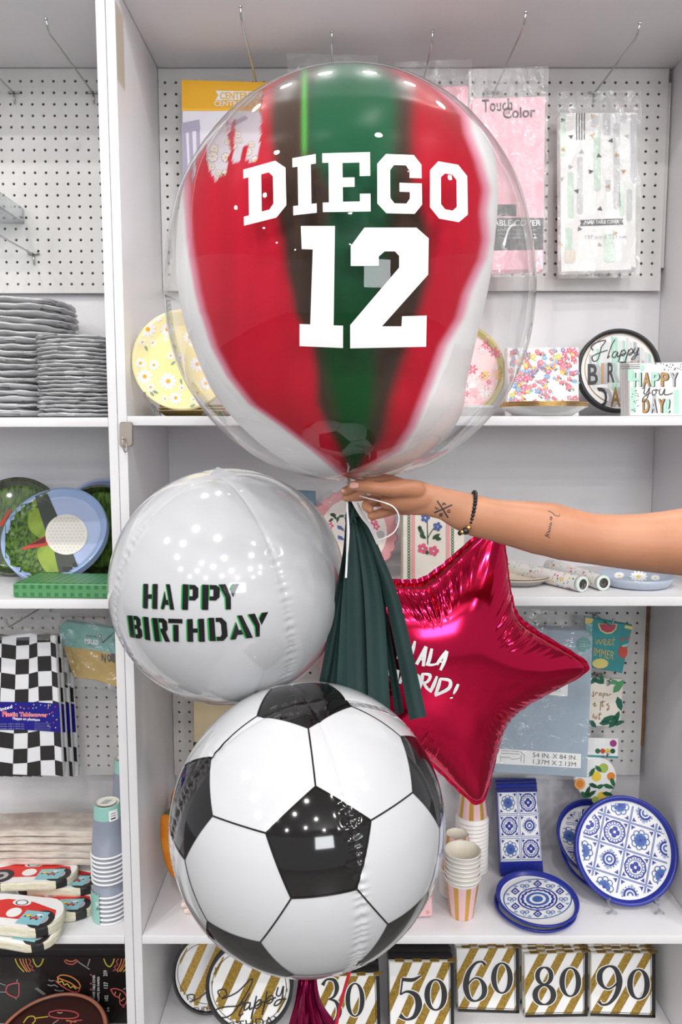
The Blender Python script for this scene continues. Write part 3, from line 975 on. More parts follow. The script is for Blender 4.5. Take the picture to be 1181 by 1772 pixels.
for i in range(NT + 1):
    t = 1 - (1 - i / NT) ** 1.6
    for k in range(NA):
        a = 2 * PI * k / NA; r = float(rb(np.array(a))) * t
        x, y = r * math.cos(a), r * math.sin(a)
        u = max(0.0, hsamp(x, y)); h = .30 * math.sqrt(u)
        edge = float(rb(np.array(a)))
        fa = abs(((a - rot0) + PI / 5) % (2 * PI / 5) - PI / 5) / (PI / 5)        # 0 at a tip, 1 in the notch
        band = sst(.60, .84, t) * sst(1.0, .95, t)
        ripple = .0070 * band * (.10 + fa * fa) * (math.sin(a * 64 + 2.2 * math.sin(a * 9 + 1)) + .55 * math.sin(a * 113 + ph[3] + 3 * math.sin(a * 5)))
        cr = 0
        for ca_, w in creases:
            dd = (a - ca_ + PI) % (2 * PI) - PI
            cr -= .016 * w * math.exp(-(dd / .012) ** 2) * sst(.55, .85, t) * sst(1.0, .95, t)
        h = max(.002, h * (1 if t < .97 else (1 - t) / .03 * .9 + .1) + (ripple + cr) * (1 if t < 1 else 0))
        h = 0.0025 if i == NT else h
        vsF.append(sw(x * sR, y * sR, h * sR)); vsB.append(sw(x * sR, y * sR, -h * sR))
fl = []
for k in range(NA):
    a = 2 * PI * k / NA; r = float(rb(np.array(a))) + .028 + .003 * math.sin(a * 61 + 2 * math.sin(a * 13))
    fl.append(sw(r * math.cos(a) * sR, r * math.sin(a) * sR, .003 * sR * math.sin(a * 83 + math.sin(a * 17))))
fsF = [(i * NA + k, i * NA + (k + 1) % NA, (i + 1) * NA + (k + 1) % NA, (i + 1) * NA + k) for i in range(NT) for k in range(NA)]
b = MB(); b.add(vsF, fsF, REDF, True)
sfs = BvhS(vsF, fsF)
nF = len(vsF)
b.add(vsB, [tuple(reversed(f)) for f in fsF], REDF, True)
b.add(vsF[NT * NA:] + fl, [(k, (k + 1) % NA, NA + (k + 1) % NA, NA + k) for k in range(NA)], REDF, True)
# brush lettering
K7 = 3.108
def c7(pts, w):
    return [(660 + p[0] / K7, 900 + p[1] / K7, (p[2] if len(p) > 2 else w) / K7) for p in pts]
LET = [[(118, 655, 18), (100, 700, 20), (92, 745, 16)], [(182, 650, 12), (172, 690, 20), (160, 735, 16)], [(96, 705, 10), (168, 695, 12)],
       [(190, 775, 18), (214, 730, 18), (240, 678, 14)], [(240, 680, 20), (232, 730, 20), (226, 785, 16)], [(200, 748, 10), (228, 748, 10)],
       [(272, 690, 14), (262, 735, 20), (252, 770, 18)], [(240, 772, 16), (268, 778, 14), (300, 772, 10)],
       [(298, 776, 16), (326, 735, 18), (352, 702, 14)], [(352, 704, 20), (340, 755, 20), (318, 806, 14)], [(312, 760, 10), (342, 764, 10)],
       [(20, 880, 16), (40, 800, 18)], [(40, 800, 14), (60, 850, 16), (90, 805, 14)], [(90, 805, 18), (84, 880, 16)],
       [(100, 878, 16), (122, 815, 16), (132, 800, 14)], [(132, 800, 18), (136, 890, 16)], [(108, 850, 9), (134, 852, 9)],
       [(168, 818, 18), (166, 850, 20), (160, 895, 16)], [(162, 820, 14), (200, 838, 18), (202, 872, 18), (166, 898, 14)],
       [(222, 826, 16), (218, 860, 20), (206, 905, 14)], [(218, 826, 12), (262, 832, 18), (250, 866, 16), (216, 876, 12)], [(228, 872, 14), (244, 900, 16), (266, 918, 12)],
       [(300, 838, 12), (282, 885, 20), (262, 924, 16)], [(318, 850, 14), (308, 890, 20), (292, 936, 16)], [(316, 852, 14), (368, 862, 18), (362, 904, 20), (288, 942, 14)],
       [(414, 880, 14), (400, 910, 18), (388, 934, 8)], [(376, 950, 15), (378, 958, 15)]]
for s in LET:
    b.decal(sfs, stroke(c7(s, 14), 5, 4), VINYL, .0016, 5)
b.part('foil_skin', star)
# ============================================================ GREEN TASSEL
TD = 1.12
tas = thing('paper_tassel', 'dark green paper tassel hanging from the hand', 'tassel', P(612, 868, TD))
TISS = mat('green_tissue', (23, 48, 47), 0.75, var=(29, 58, 56), vscale=6, bump=0.25, bscale=30, bdist=.003, vstretch=(3, 3, .6))
STR = [  # top x, mid1 (x,y), mid2 (x,y), end (x,y), width top, width end, extra depth
 (606, (602, 960), (588, 1060), (566, 1190), 9, 30, .030), (608, (606, 960), (602, 1060), (586, 1215), 9, 34, .020), (609, (610, 955), (607, 1045), (598, 1235), 9, 36, .006),
 (610, (614, 950), (618, 1045), (622, 1250), 9, 40, -.006), (611, (622, 945), (634, 1045), (640, 1250), 9, 40, .004), (612, (632, 950), (648, 1050), (658, 1250), 10, 38, -.010),
 (613, (638, 945), (655, 1040), (654, 1240), 10, 30, .012), (614, (644, 960), (663, 1060), (692, 1235), 10, 15, .024), (613, (640, 950), (658, 1040), (660, 1240), 10, 24, .034),
 (615, (652, 962), (684, 1056), (724, 1243), 10, 30, -.004), (614, (652, 955), (686, 1050), (716, 1228), 10, 18, .016), (607, (604, 965), (592, 1065), (572, 1180), 8, 26, .038),
 (610, (618, 960), (626, 1060), (640, 1240), 9, 40, .030), (612, (630, 960), (642, 1060), (655, 1240), 9, 44, .040), (608, (608, 960), (605, 1070), (600, 1230), 9, 44, .045),
]
for k, (x0, m1, m2, e, w0, w1, dd) in enumerate(STR):
    b = MB()
    pts = smooth([(x0, 872, w0, 0), (x0 + (m1[0] - x0) * .45, 910, w0 + 4, .25), (m1[0], m1[1], w0 * .6 + w1 * .42, .6), (m2[0], m2[1], w1 * .86, .9), (e[0], e[1], w1, 1.0)], 9)
    vs = []
    for i, (x, y, w, q) in enumerate(pts):
        a = pts[max(0, i - 1)]; c = pts[min(len(pts) - 1, i + 1)]
        tx, ty = c[0] - a[0], c[1] - a[1]; l = math.hypot(tx, ty); nx, ny = -ty / l, tx / l
        for j in range(7):
            u = j / 6 - .5
            fold = (.010 * math.cos(u * 5.2 + k) + .003 * math.sin(y / 55 + k * 2)) * (1 - .45 * q) * min(1, q + .25)
            vs.append(P(x - nx * u * w, y - ny * u * w, TD + dd * q + fold))
    n = len(pts)
    b.add(vs, [(i * 7 + j, i * 7 + j + 1, (i + 1) * 7 + j + 1, (i + 1) * 7 + j) for i in range(n - 1) for j in range(6)], TISS, True)
    b.part('strip', tas)
b = MB()
tw = []
for i in range(9):
    t = i / 8
    tw.append(tuple(P(607.5 + 4.5 * math.sin(t * 2), 857 + 36 * t, TD - .004)))
b.tube(tw, [.0045, .0058, .0062, .0056, .005, .0056, .0068, .0085, .010], TISS, 12)
for k in range(5):
    b.tube([tuple(P(602 + 3 * k + 2.5 * math.sin(i * .8 + k * 2), 860 + 6.5 * i, TD - .011 - .001 * math.sin(k * 3))) for i in range(8)], .0022, TISS, 6)
b.part('twisted_head', tas)

# white ribbons tied at the balloon's neck
RIB = mat('white_curling_ribbon', (240, 238, 240), .25)
b = MB()
ribbon_str([P(604, 833, 1.105), P(601, 860, 1.10), P(602, 905, 1.095), P(601, 960, 1.10), P(599, 1000, 1.105)], .0030, RIB, b, Vector((.2, -1, 0)))
ribbon_str([P(606, 833, 1.10), P(601, 870, 1.092), P(604, 920, 1.088), P(600, 975, 1.10)], .0024, RIB, b, Vector((-.3, -1, 0)))
ribbon_str([P(603, 845, 1.098), P(613, 868, 1.088), P(627, 892, 1.088), P(642, 912, 1.098), P(655, 940, 1.12)], .0070, RIB, b, Vector((.5, -1, .2)))
ribbon_str([P(604, 832, 1.10), P(615, 829, 1.082), P(627, 828, 1.08), P(632, 831, 1.09), P(618, 834, 1.098)], .0050, RIB, b, Vector((0, -.6, 1)))
b2 = [P(622, 858, 1.06), P(636, 862, 1.045), P(660, 868, 1.035), P(680, 876, 1.035), P(690, 890, 1.04), P(690, 905, 1.045), P(683, 920, 1.05), P(668, 930, 1.06), P(654, 934, 1.075)]
ribbon_str(b2, .0019, RIB, b, Vector((0, -1, .5)))
b.single('curling_ribbon', 'thin white curling ribbon looped from the balloon knot and the hand', 'ribbon')

# ============================================================ THE HELPER'S ARM
SKIN = mat('skin', (187, 133, 103), 0.42, spec=0.35, sss=0.2, var=(178, 123, 93), vscale=14, bump=0.10, bscale=160, bdist=.0012)
AD = 1.055
def ring_tube(b, secs, n=28):
    """closed body along sections (centre, radius in the picture plane, radius in depth, tangent)"""
    vs = []; fs = []
    for c, ru, rd, tn in secs:
        tn = tn.normalized(); dp = Vector((0, 1, 0)); dp = (dp - tn * dp.dot(tn)).normalized(); up = tn.cross(dp)
        for k in range(n):
            a = 2 * PI * k / n
            vs.append(c + up * (ru * math.cos(a)) + dp * (rd * math.sin(a)))
    m = len(secs)
    for i in range(m - 1):
        for k in range(n):
            k2 = (k + 1) % n
            fs.append((i * n + k, i * n + k2, (i + 1) * n + k2, (i + 1) * n + k))
    fs.append(tuple(range(n - 1, -1, -1))); fs.append(tuple((m - 1) * n + k for k in range(n)))
    b.add(vs, fs, SKIN, True)
def finger(b, pts, n=14):
    """rounded limb through (px, py, D, radius px)"""
    pp = smooth(pts, 6)
    secs = []
    w = [(P(x, y, D), r / pxm(x, y, D)) for x, y, D, r in pp]
    # rounded ends
    t0 = (w[0][0] - w[1][0]).normalized(); t1 = (w[-1][0] - w[-2][0]).normalized()
    full = [(w[0][0] + t0 * w[0][1] * s, w[0][1] * c) for s, c in ((.98, .18), (.8, .6), (.5, .86))] + w + \
           [(w[-1][0] + t1 * w[-1][1] * s, w[-1][1] * c) for s, c in ((.5, .86), (.8, .6), (.98, .18))]
    for i, (c, r) in enumerate(full):
        a = full[max(0, i - 1)][0]; d = full[min(len(full) - 1, i + 1)][0]
        secs.append((c, r, r, d - a))
    ring_tube(b, secs, n)
arm_px = [(676, 838, 886, .62), (700, 829, 889, .60), (722, 831, 892, .58), (741, 838, 892.5, .60), (770, 845, 900, .64), (800, 851, 918, .68), (825, 857, 929, .74), (850, 863.5, 935.5, .80),
          (892, 866, 947, .86), (930, 868, 959, .90), (951, 869.5, 963, .92), (977, 877, 970, .92), (1002, 884, 973.5, .92), (1022, 888, 976, .92), (1062, 890, 982, .95), (1104, 889, 988, .97),
          (1147, 885, 993, .98), (1185, 879, 997, 1.0), (1240, 869, 1004, 1.0), (1300, 858, 1014, 1.0), (1370, 846, 1026, 1.02), (1450, 838, 1036, 1.04)]
b = MB(); secs = []; cs = []
for x, yt, ybot, q in arm_px:
    D = AD + .0 - .00006 * max(0, x - 780)
    cs.append((P(x, (yt + ybot) / 2, D), (ybot - yt) / 2 / pxm(x, (yt + ybot) / 2, D), q))
for i, (c, r, q) in enumerate(cs):
    a = cs[max(0, i - 1)][0]; d = cs[min(len(cs) - 1, i + 1)][0]
    secs.append((c, r, r * q, d - a))
ring_tube(b, secs, 36)
# palm and thumb mound
finger(b, [(735, 862, 1.056, 22), (710, 862, 1.054, 25), (690, 864, 1.052, 22), (672, 868, 1.052, 15)], 20)
finger(b, [(720, 848, 1.044, 17), (700, 845, 1.036, 16), (678, 846, 1.030, 14.5), (664, 846, 1.028, 12.5)], 18)
finger(b, [(720, 850, 1.068, 18), (698, 846, 1.075, 17), (680, 843, 1.080, 14)], 18)
finger(b, [(720, 876, 1.060, 14), (700, 878, 1.062, 14), (684, 878, 1.066, 11)], 18)
# thumb
finger(b, [(704, 846, 1.036, 14), (672, 846, 1.027, 12.5), (655, 845, 1.026, 11.0), (640, 843.5, 1.030, 11.0), (628, 841.5, 1.037, 10.2), (615, 840.5, 1.046, 9.0), (609, 841, 1.050, 7.4)], 16)
# index finger: up behind the thumb, tip pressed against it
finger(b, [(700, 842, 1.080, 13), (680, 834, 1.088, 11.5), (664, 830, 1.092, 10.5), (644, 831, 1.092, 9.8), (622, 838, 1.086, 9.0), (606, 846, 1.080, 8.2), (596, 850, 1.076, 7.2)], 16)
# middle finger
finger(b, [(700, 856, 1.078, 13), (678, 857, 1.088, 11.5), (655, 856, 1.092, 10.5), (632, 857, 1.092, 9.8), (612, 859, 1.090, 9.0), (599, 861, 1.086, 7.6)], 16)
# ring finger, curled into the palm
finger(b, [(700, 868, 1.076, 12), (676, 868, 1.086, 11), (655, 867, 1.088, 10), (640, 870, 1.080, 9.2), (634, 876, 1.070, 8.4), (640, 881, 1.062, 7.6)], 16)
# little finger
finger(b, [(705, 876, 1.072, 12), (684, 880, 1.076, 10.5), (664, 887, 1.074, 9.2), (650, 891, 1.070, 8.2), (643, 893, 1.066, 7.0)], 16)
me = b.mesh('body_source')
tmp = bpy.data.objects.new('body_source', me); COL.objects.link(tmp)
md = tmp.modifiers.new('r', 'REMESH'); md.mode = 'VOXEL'; md.voxel_size = 0.0016; md.use_smooth_shade = True
md = tmp.modifiers.new('s', 'SMOOTH'); md.factor = 0.5; md.iterations = 6
dg = bpy.context.evaluated_depsgraph_get(); dg.update()
body = bpy.data.meshes.new_from_object(tmp.evaluated_get(dg))
bpy.data.objects.remove(tmp)
bv = [v.co.copy() for v in body.vertices]; bf = [tuple(p.vertices) for p in body.polygons]
print('BODY', len(bv))
b = MB(); b.add(bv, bf, SKIN, True)
sf = BvhS(bv, bf)
INK = mat('tattoo_ink', (52, 48, 50), 0.5)
def c4(pts):
    return [(520 + p[0] / 3.579, 780 + p[1] / 3.579) + tuple(q / 3.579 for q in p[2:]) for p in pts]
for s, w in (([(848, 310), (884, 362), (916, 415)], 9), ([(942, 335), (890, 358), (830, 384)], 9),
             ([(838, 346), (844, 360), (858, 356)], 6), ([(882, 338), (888, 322), (902, 336)], 6), ([(878, 332), (904, 330)], 5),
             ([(866, 390), (864, 403), (884, 402)], 6), ([(865, 396), (882, 394)], 5), ([(866, 390), (886, 388)], 5), ([(932, 370), (918, 368), (914, 380), (932, 380)], 6)):
    b.decal(sf, stroke(c4(s), w / 3.579, 4), INK, .0003, 4)
def c5(pts):
    return [(680 + p[0] / 2.357, 800 + p[1] / 2.357) for p in pts]
for s in ([(634, 198), (652, 206), (662, 216), (678, 220), (682, 212)], [(650, 222), (642, 224), (652, 228), (642, 232), (650, 237)], [(644, 244), (650, 250), (640, 252), (648, 258), (638, 262), (646, 268), (636, 272), (644, 278), (634, 282)],
          [(642, 286), (632, 284), (628, 292), (640, 294), (626, 300), (622, 296), (632, 302), (642, 308)]):
    b.decal(sf, stroke(c5(s), 1.1, 4), INK, .0003, 4)
NAIL = mat('nail_varnish', (236, 178, 168), 0.12, coat=.5)
b.decal(sf, poly([(606.5, 836.5), (612, 834.6), (620.5, 836), (621.5, 840), (620, 843.5), (612, 844.6), (606.5, 843)]), NAIL, .0005, 3)
b.decal(sf, poly([(590, 848), (594, 846), (597, 849), (594, 852)]), NAIL, .0005, 3)
pers = thing('person', 'bare tattooed arm reaching in from the side, hand pinching the balloon knot', 'person', P(1181, 940, AD))
body_o = b.part('body', pers)
# bracelet of black beads, one gold ring bead
b = MB(); BEAD = mat('black_bead', (16, 15, 16), .12, spec=.6); GOLD = mat('gold', (212, 168, 96), .25, 1.0)
ca, cb_ = P(822, 853, AD), P(808, 918, AD)
mid = (ca + cb_) / 2; hu = (ca - cb_) / 2
NB = 34
for k in range(NB):
    a = 2 * PI * k / NB
    p = mid + hu * (1.045 * math.cos(a)) + Vector((.004 * math.sin(a), -1, 0)) * (hu.length * .80 * math.sin(a))
    b.ball(p, .0030, BEAD, 6)
b.part('bracelet', pers, 'black bead bracelet with a gold spacer')
b = MB()
for dx, dy, r, m in ((806, 919, .0052, BEAD), (811.5, 913.5, .0040, GOLD), (800.5, 921, .0036, GOLD), (796.5, 922.5, .0034, BEAD)):
    b.ball(P(dx, dy, AD - .022), r, m, 7)
b.part('bead_charm', pers)
b = MB()
for k in range(5):
    b.ball(P(639 + 2.6 * math.cos(k * 1.257), 854 + 2.6 * math.sin(k * 1.257), 1.0785), .0013, WHITEP, 6)
b.tube([P(639 + 0 * a, 857 + 10.5 * math.cos(a), 1.090 + .0098 * math.sin(a)) for a in [2 * PI * q / 20 for q in range(21)]], .0008, mat('gold', (212, 168, 96), .25, 1.0), 6)
b.part('finger_ring', pers)

# magenta foil tassel below the football, and its red ribbon
ft = thing('foil_tassel', 'magenta foil tassel hanging under the football balloon', 'tassel', P(530, 1700, 1.08))
MAG = mat('magenta_foil_paper', (140, 14, 70), .28, metal=.7, bump=.5, bscale=35, bdist=.008)
for k in range(9):
    b = MB(); vs = []
    xb = 512 + 9.5 * k
    pts = smooth([(522 + 2.6 * k, 1692, 10, 0), (518 + 4.0 * k, 1735, 15, .5), (xb - 6, 1790, 20, .9), (xb - 12 + k * 2, 1860, 24, 1)], 7)
    for i, (x, y, w, q) in enumerate(pts):
        for j in range(5):
            u = j / 4 - .5
            vs.append(P(x + u * w, y, 1.09 + .022 * math.sin(k * 2.3) * q + .006 * math.cos(u * 6 + k + y / 30)))
    b.add(vs, [(i * 5 + j, i * 5 + j + 1, (i + 1) * 5 + j + 1, (i + 1) * 5 + j) for i in range(len(pts) - 1) for j in range(4)], MAG, True)
    b.part('strip', ft)
b = MB(); ribbon_str([P(606, 1680, 1.06), P(597, 1710, 1.055), P(588, 1745, 1.055), P(578, 1800, 1.06)], .0050, mat('red_ribbon', (190, 20, 50), .3), b, Vector((.3, -1, 0)))
b.single('red_ribbon', 'thin red curling ribbon hanging under the football balloon', 'ribbon')
# ============================================================ GOODS: helpers
def frame(c, lean, yaw, spin=0.0):
    n = nrm(lean, yaw); r = Vector((math.cos(rad(yaw)), math.sin(rad(yaw)), 0)); u = n.cross(r)
    M = Matrix((r, u, n)).transposed().to_4x4()
    return Matrix.Translation(Vector(c)) @ M @ Matrix.Rotation(rad(spin), 4, 'Z')
def plate_mb(c, R, lean, yaw, face, rim, back, dep=.016, flat=.70, n=72, b=None, stackn=1, gap=.004, flute=True):
    """paper plate: flat well, sloping fluted rim, real thickness; stackn nested plates"""
    b = b or MB(); M = frame(c, lean, yaw)
    prof = [(0, -dep), (flat * R, -dep), (flat * R * 1.06, -dep * .92), (R * .93, -dep * .12), (R * .985, 0), (R, -.0012), (R, -.003), (R * .985, -.0035), (R * .93, -dep * .12 - .003), (flat * R * 1.06, -dep - .002), (0, -dep - .003)]
    fm = lambda i, k: face if i < 2 else (rim if i < 6 else back)
    b.lathe(prof, face, n, M, True, fm)
    b.extra = MB() if stackn > 1 else None
    for q in range(1, stackn):
        M2 = M @ Matrix.Translation((0, 0, -gap * q))
        b.extra.lathe([(flat * R, -dep - .0035), (R * .93, -dep * .12 - .0005), (R * .985, 0), (R, -.0012), (R, -.003), (R * .985, -.0035), (R * .93, -dep * .12 - .003), (flat * R, -dep - .0065), (flat * R, -dep - .0035)], rim, n, M2, True)
    return b
def clip(p, x0=0, y0=0, x1=1, y1=1):
    for ax, v, sg in ((0, x0, 1), (0, x1, -1), (1, y0, 1), (1, y1, -1)):
        out = []
        for i in range(len(p)):
            a, c = p[i], p[(i + 1) % len(p)]; da, dc = (a[ax] - v) * sg, (c[ax] - v) * sg
            if da >= 0: out.append(a)
            if da * dc < 0:
                t = da / (da - dc); out.append((a[0] + (c[0] - a[0]) * t, a[1] + (c[1] - a[1]) * t))
        p = out
        if not p: return []
    return p
def bag(parent, quad, D, name='bag', m=None, amp=.004, seed=0, nx=26, ny=20, pinch=None, D2=None):
    """crumpled clear bag sheet over four photo corners, standing at its own distance"""
    rn = random.Random(seed); ph = [rn.uniform(0, 6.3) for _ in range(12)]
    b = MB(); vs = []
    for j in range(ny + 1):
        for i in range(nx + 1):
            u, v = i / nx, j / ny
            x, y = bil(quad, u, v)
            d = amp * (math.sin(u * 17 + ph[0] + 3 * v) * .5 + math.sin(v * 13 + u * 9 + ph[1]) * .4 + math.sin(u * 41 + v * 23 + ph[2]) * .25 + math.sin((u - v) * 31 + ph[3]) * .3)
            if pinch:
                q = math.atan2(u - pinch[0], v - pinch[1] + .2)
                d += amp * .8 * math.sin(q * 16 + ph[4]) * max(0, 1 - v * 1.2)
            DD = D if D2 is None else D + (D2 - D) * v
            vs.append(P(x, y, DD + d))
    b.add(vs, [(j * (nx + 1) + i, j * (nx + 1) + i + 1, (j + 1) * (nx + 1) + i + 1, (j + 1) * (nx + 1) + i) for j in range(ny) for i in range(nx)], m or BAG, True)
    return b.part(name, parent)
def scr(b, sf, lines, w, m, off, f=lambda p: p, sm=6):
    for s in lines:
        b.decal(sf, stroke([tuple(f(p)) if len(p) == 2 else (*f(p[:2]), p[2]) for p in s], w, sm), m, off)
def cX(ox, oy, k):
    return lambda p: (ox + p[0] / k, oy + p[1] / k)
def cq(f, *pts):
    return [f(p) for p in pts]
DIG = {
 '0': [('c', [(.5 + .37 * math.cos(2 * PI * k / 14), .5 + .46 * math.sin(2 * PI * k / 14), .07 + .19 * abs(math.cos(2 * PI * k / 14)) ** 1.4) for k in range(14)])],
 '3': [('o', [(.14, .16, .18), (.30, .04, .09), (.62, .05, .16), (.74, .22, .2), (.62, .40, .12), (.40, .46, .06)]), ('o', [(.40, .46, .06), (.70, .52, .14), (.84, .72, .24), (.68, .93, .16), (.36, .97, .09), (.12, .84, .2)])],
 '5': [('o', [(.92, .00, .06), (.62, .09, .15), (.24, .08, .14)]), ('o', [(.24, .06, .07), (.20, .26, .07), (.16, .42, .07)]), ('o', [(.16, .42, .06), (.42, .35, .10), (.74, .44, .22), (.84, .66, .27), (.68, .90, .17), (.38, .97, .09), (.14, .88, .2)])],
 '6': [('o', [(.88, .10, .14), (.74, .02, .09), (.48, .07, .12), (.22, .30, .2), (.12, .62, .25), (.26, .90, .17), (.52, .97, .08), (.80, .85, .19), (.85, .64, .23), (.70, .46, .12), (.46, .42, .07), (.20, .56, .08)])],
 '8': [('c', [(.5 + .27 * math.cos(2 * PI * k / 12), .25 + .21 * math.sin(2 * PI * k / 12), .07 + .13 * abs(math.cos(2 * PI * k / 12))) for k in range(12)]), ('c', [(.5 + .36 * math.cos(2 * PI * k / 12), .73 + .24 * math.sin(2 * PI * k / 12), .07 + .17 * abs(math.cos(2 * PI * k / 12))) for k in range(12)])],
}
DIG['9'] = [('o', [(1 - x, 1 - y, w) for x, y, w in DIG['6'][0][1]])]
def digit(b, sf, d, quad, m, halo, off):
    wx = math.dist(quad[0], quad[1])
    for pas in (0, 1):
        for kind, pts in DIG[d]:
            pp = [(*bil(quad, x, y), w * wx * .92 + (3.2 if pas == 0 else 0)) for x, y, w in pts]
            b.decal(sf, stroke(pp, 3, 7, kind == 'c'), halo if pas == 0 else m, off + pas * .0003)
PINK = pr('pink_plastic', (244, 176, 190), .35); GOLDP = mat('gold_glitter_print', (178, 146, 62), .4, metal=.35, var=(140, 108, 40), vscale=260)
CHAR = pr('charcoal_print', (44, 44, 46)); GRAYP = pr('grey_ink', (176, 176, 182)); MINT = pr('mint_ink', (168, 212, 194)); BRONZE = mat('bronze_foil_print', (160, 124, 76), .35, .4)
PAPER = mat('white_paper', (240, 239, 238), .5); NAVY = pr('navy_print', (38, 50, 150), .3); BLUEP = pr('blue_print', (66, 100, 172)); LBLUE = pr('pale_blue_print', (140, 172, 214))
TEAL = pr('teal_print', (66, 150, 150)); LEAFG = pr('leaf_green', (52, 106, 70)); YEL = pr('lemon_yellow', (238, 204, 74)); ORG = pr('orange_print', (226, 140, 60)); ROSE = pr('rose_print', (220, 96, 130))

# ============================================================ PACKS ON THE UPPER PEGBOARD
sf = plane(415, 280, 1.80)
t = thing('centerpiece_pack', 'yellow topped centrepiece pack with a lilac chair picture', 'party pack', P(415, 430, 1.80))
b = MB(); b.slab(sf, [(314, 138), (522, 144), (516, 430), (318, 424)], .012, pr('lilac_photo', (226, 222, 232)))
b.decal(sf, poly([(314.5, 138.5), (521, 144), (519, 192), (315, 192)]), pr('orange_yellow', (248, 184, 24)), .0006)
b.decal(sf, poly([(373, 157), (470, 159), (463, 165), (470, 172), (373, 174), (378, 165)]), WHITEP, .0009)
b.decal(sf, txt('CENTERPIECE', (381, 160, 462, 172), .012), pr('orange_yellow', (248, 184, 24)), .0012)
b.decal(sf, txt('CENTRE DE TABLE', (371, 175, 476, 184), .012), WHITEP, .0012)
LIL = pr('lilac_chair', (168, 160, 186))
for pg in ([(315, 213), (345, 207), (347, 224), (315, 231)], [(315, 231), (322, 230), (327, 330), (317, 330)], [(327, 229), (333, 228), (337, 330), (331, 330)], [(340, 226), (346, 225), (348, 330), (342, 330)],
           [(396, 214), (424, 200), (430, 205), (402, 220)]):
    b.decal(sf, poly(pg), LIL, .0009)
rn = random.Random(5)
for k in range(22):
    x, y, r = rn.uniform(366, 446), rn.uniform(232, 316), rn.uniform(5, 10)
    b.decal(sf, flower(x, y, r, 7), WHITEP, .0010); b.decal(sf, ring(x, y, r * .9, r, 1, 14), pr('thin_gold_line', (206, 182, 120)), .0012); b.decal(sf, ell(x, y, r * .26, n=8), YEL, .0014)
b.part('card', t)

t = thing('tablecover_pack', 'pale pack in a clear bag hanging behind the crown of the big balloon', 'tablecover', P(575, 420, 1.76), 'hanging tablecover packs')
b = MB(); b.slab(plane(575, 280, 1.76), [(505, 150), (648, 150), (646, 430), (508, 430)], .02, pr('pale_grey_plastic', (214, 210, 212))); b.part('folded_cover', t)
bag(t, [(496, 92), (655, 96), (650, 160), (500, 160)], 1.735, seed=1, pinch=(.5, 0))
t = thing('tablecover_pack', 'plain pink tablecover pack half hidden by the big balloon', 'tablecover', P(750, 480, 1.73), 'hanging tablecover packs')
b = MB(); b.slab(plane(750, 300, 1.73), [(690, 152), (811, 147), (808, 480), (692, 480)], .025, PINK); b.part('folded_cover', t)
bag(t, [(684, 107), (817, 102), (814, 482), (688, 482)], 1.715, seed=2, pinch=(.5, .1))

t = thing('tablecover_pack', 'pink tablecover pack with black script lettering and a black band', 'tablecover', P(880, 470, 1.66), 'hanging tablecover packs')
sf = plane(880, 300, 1.66); b = MB(); b.slab(sf, [(817, 170), (945, 166), (941, 468), (821, 470)], .035, mat('pink_sheet', (246, 178, 192), .4, bump=.3, bscale=14, bdist=.01))
f3 = cX(600, 0, 2.0327)
b.decal(sf, txt('Touch', cq(f3, (477, 351), (584, 346), (584, 388), (478, 396)), .018), BLACK, .001)
b.decal(sf, txt('Color', cq(f3, (549, 379), (664, 374), (664, 412), (550, 418)), .018), BLACK, .001)
b.decal(sf, txt('of', cq(f3, (560, 388), (577, 387), (577, 402), (560, 403))), BLACK, .0012)
b.decal(sf, poly([(822, 376.5), (941, 377), (940.5, 432), (822, 434)]), BLACK, .0008)
b.decal(sf, poly([(828, 354), (894, 354), (894, 374), (828, 374)]), CHAR, .0008)
b.decal(sf, txt('TABLE COVER', (846, 381, 936, 391)), WHITEP, .0012)
for k in range(3): b.decal(sf, txt('plastic table cover', (862, 396 + 7 * k, 930, 400 + 7 * k)), GRAYP, .0012)
scr(b, sf, [[(872, 425, 5), (878, 404, 3), (884, 392, 3), (892, 389, 5)]], 3, WHITEP, .0014)
b.part('folded_cover', t)
bag(t, [(812, 119), (950, 115), (948, 478), (815, 480)], 1.640, seed=3, pinch=(.42, .02))

t = thing('tablecover_pack', 'white tablecover pack with grey brush strokes and little triangles', 'tablecover', P(1036, 472, 1.80), 'hanging tablecover packs')
sf = plane(1036, 330, 1.80); b = MB(); b.slab(sf, [(969, 194), (1103, 194), (1101, 468), (971, 472)], .028, mat('white_gloss_paper', (240, 240, 238), .35, bump=.15, bscale=12, bdist=.008))
PMINT, PGREY = pr('watery_mint', (202, 226, 208)), pr('watery_grey', (206, 206, 209))
for x0, y0, w, h, mm in ((752, 398, 20, 150, PMINT), (862, 405, 25, 40, PGREY), (902, 398, 26, 75, PGREY), (940, 432, 22, 300, PGREY), (1000, 400, 22, 240, PGREY), (870, 460, 24, 210, PMINT), (812, 550, 20, 200, PGREY),
                          (778, 605, 22, 160, PMINT), (986, 665, 20, 110, PGREY), (912, 630, 18, 40, PGREY), (960, 640, 18, 120, PMINT), (905, 820, 40, 100, PMINT), (770, 800, 25, 120, PMINT), (965, 398, 22, 32, PGREY)):
    b.decal(sf, poly(cq(f3, (x0, y0 + 4), (x0 + w * .5, y0), (x0 + w, y0 + 5), (x0 + w, y0 + h), (x0 + w * .4, y0 + h + 5), (x0, y0 + h - 2))), mm, .0006)
for k in range(4): b.decal(sf, poly(cq(f3, (808 + 9 * k, 398), (812 + 9 * k, 398), (812 + 9 * k, 492), (808 + 9 * k, 492))), BLACK, .0009)
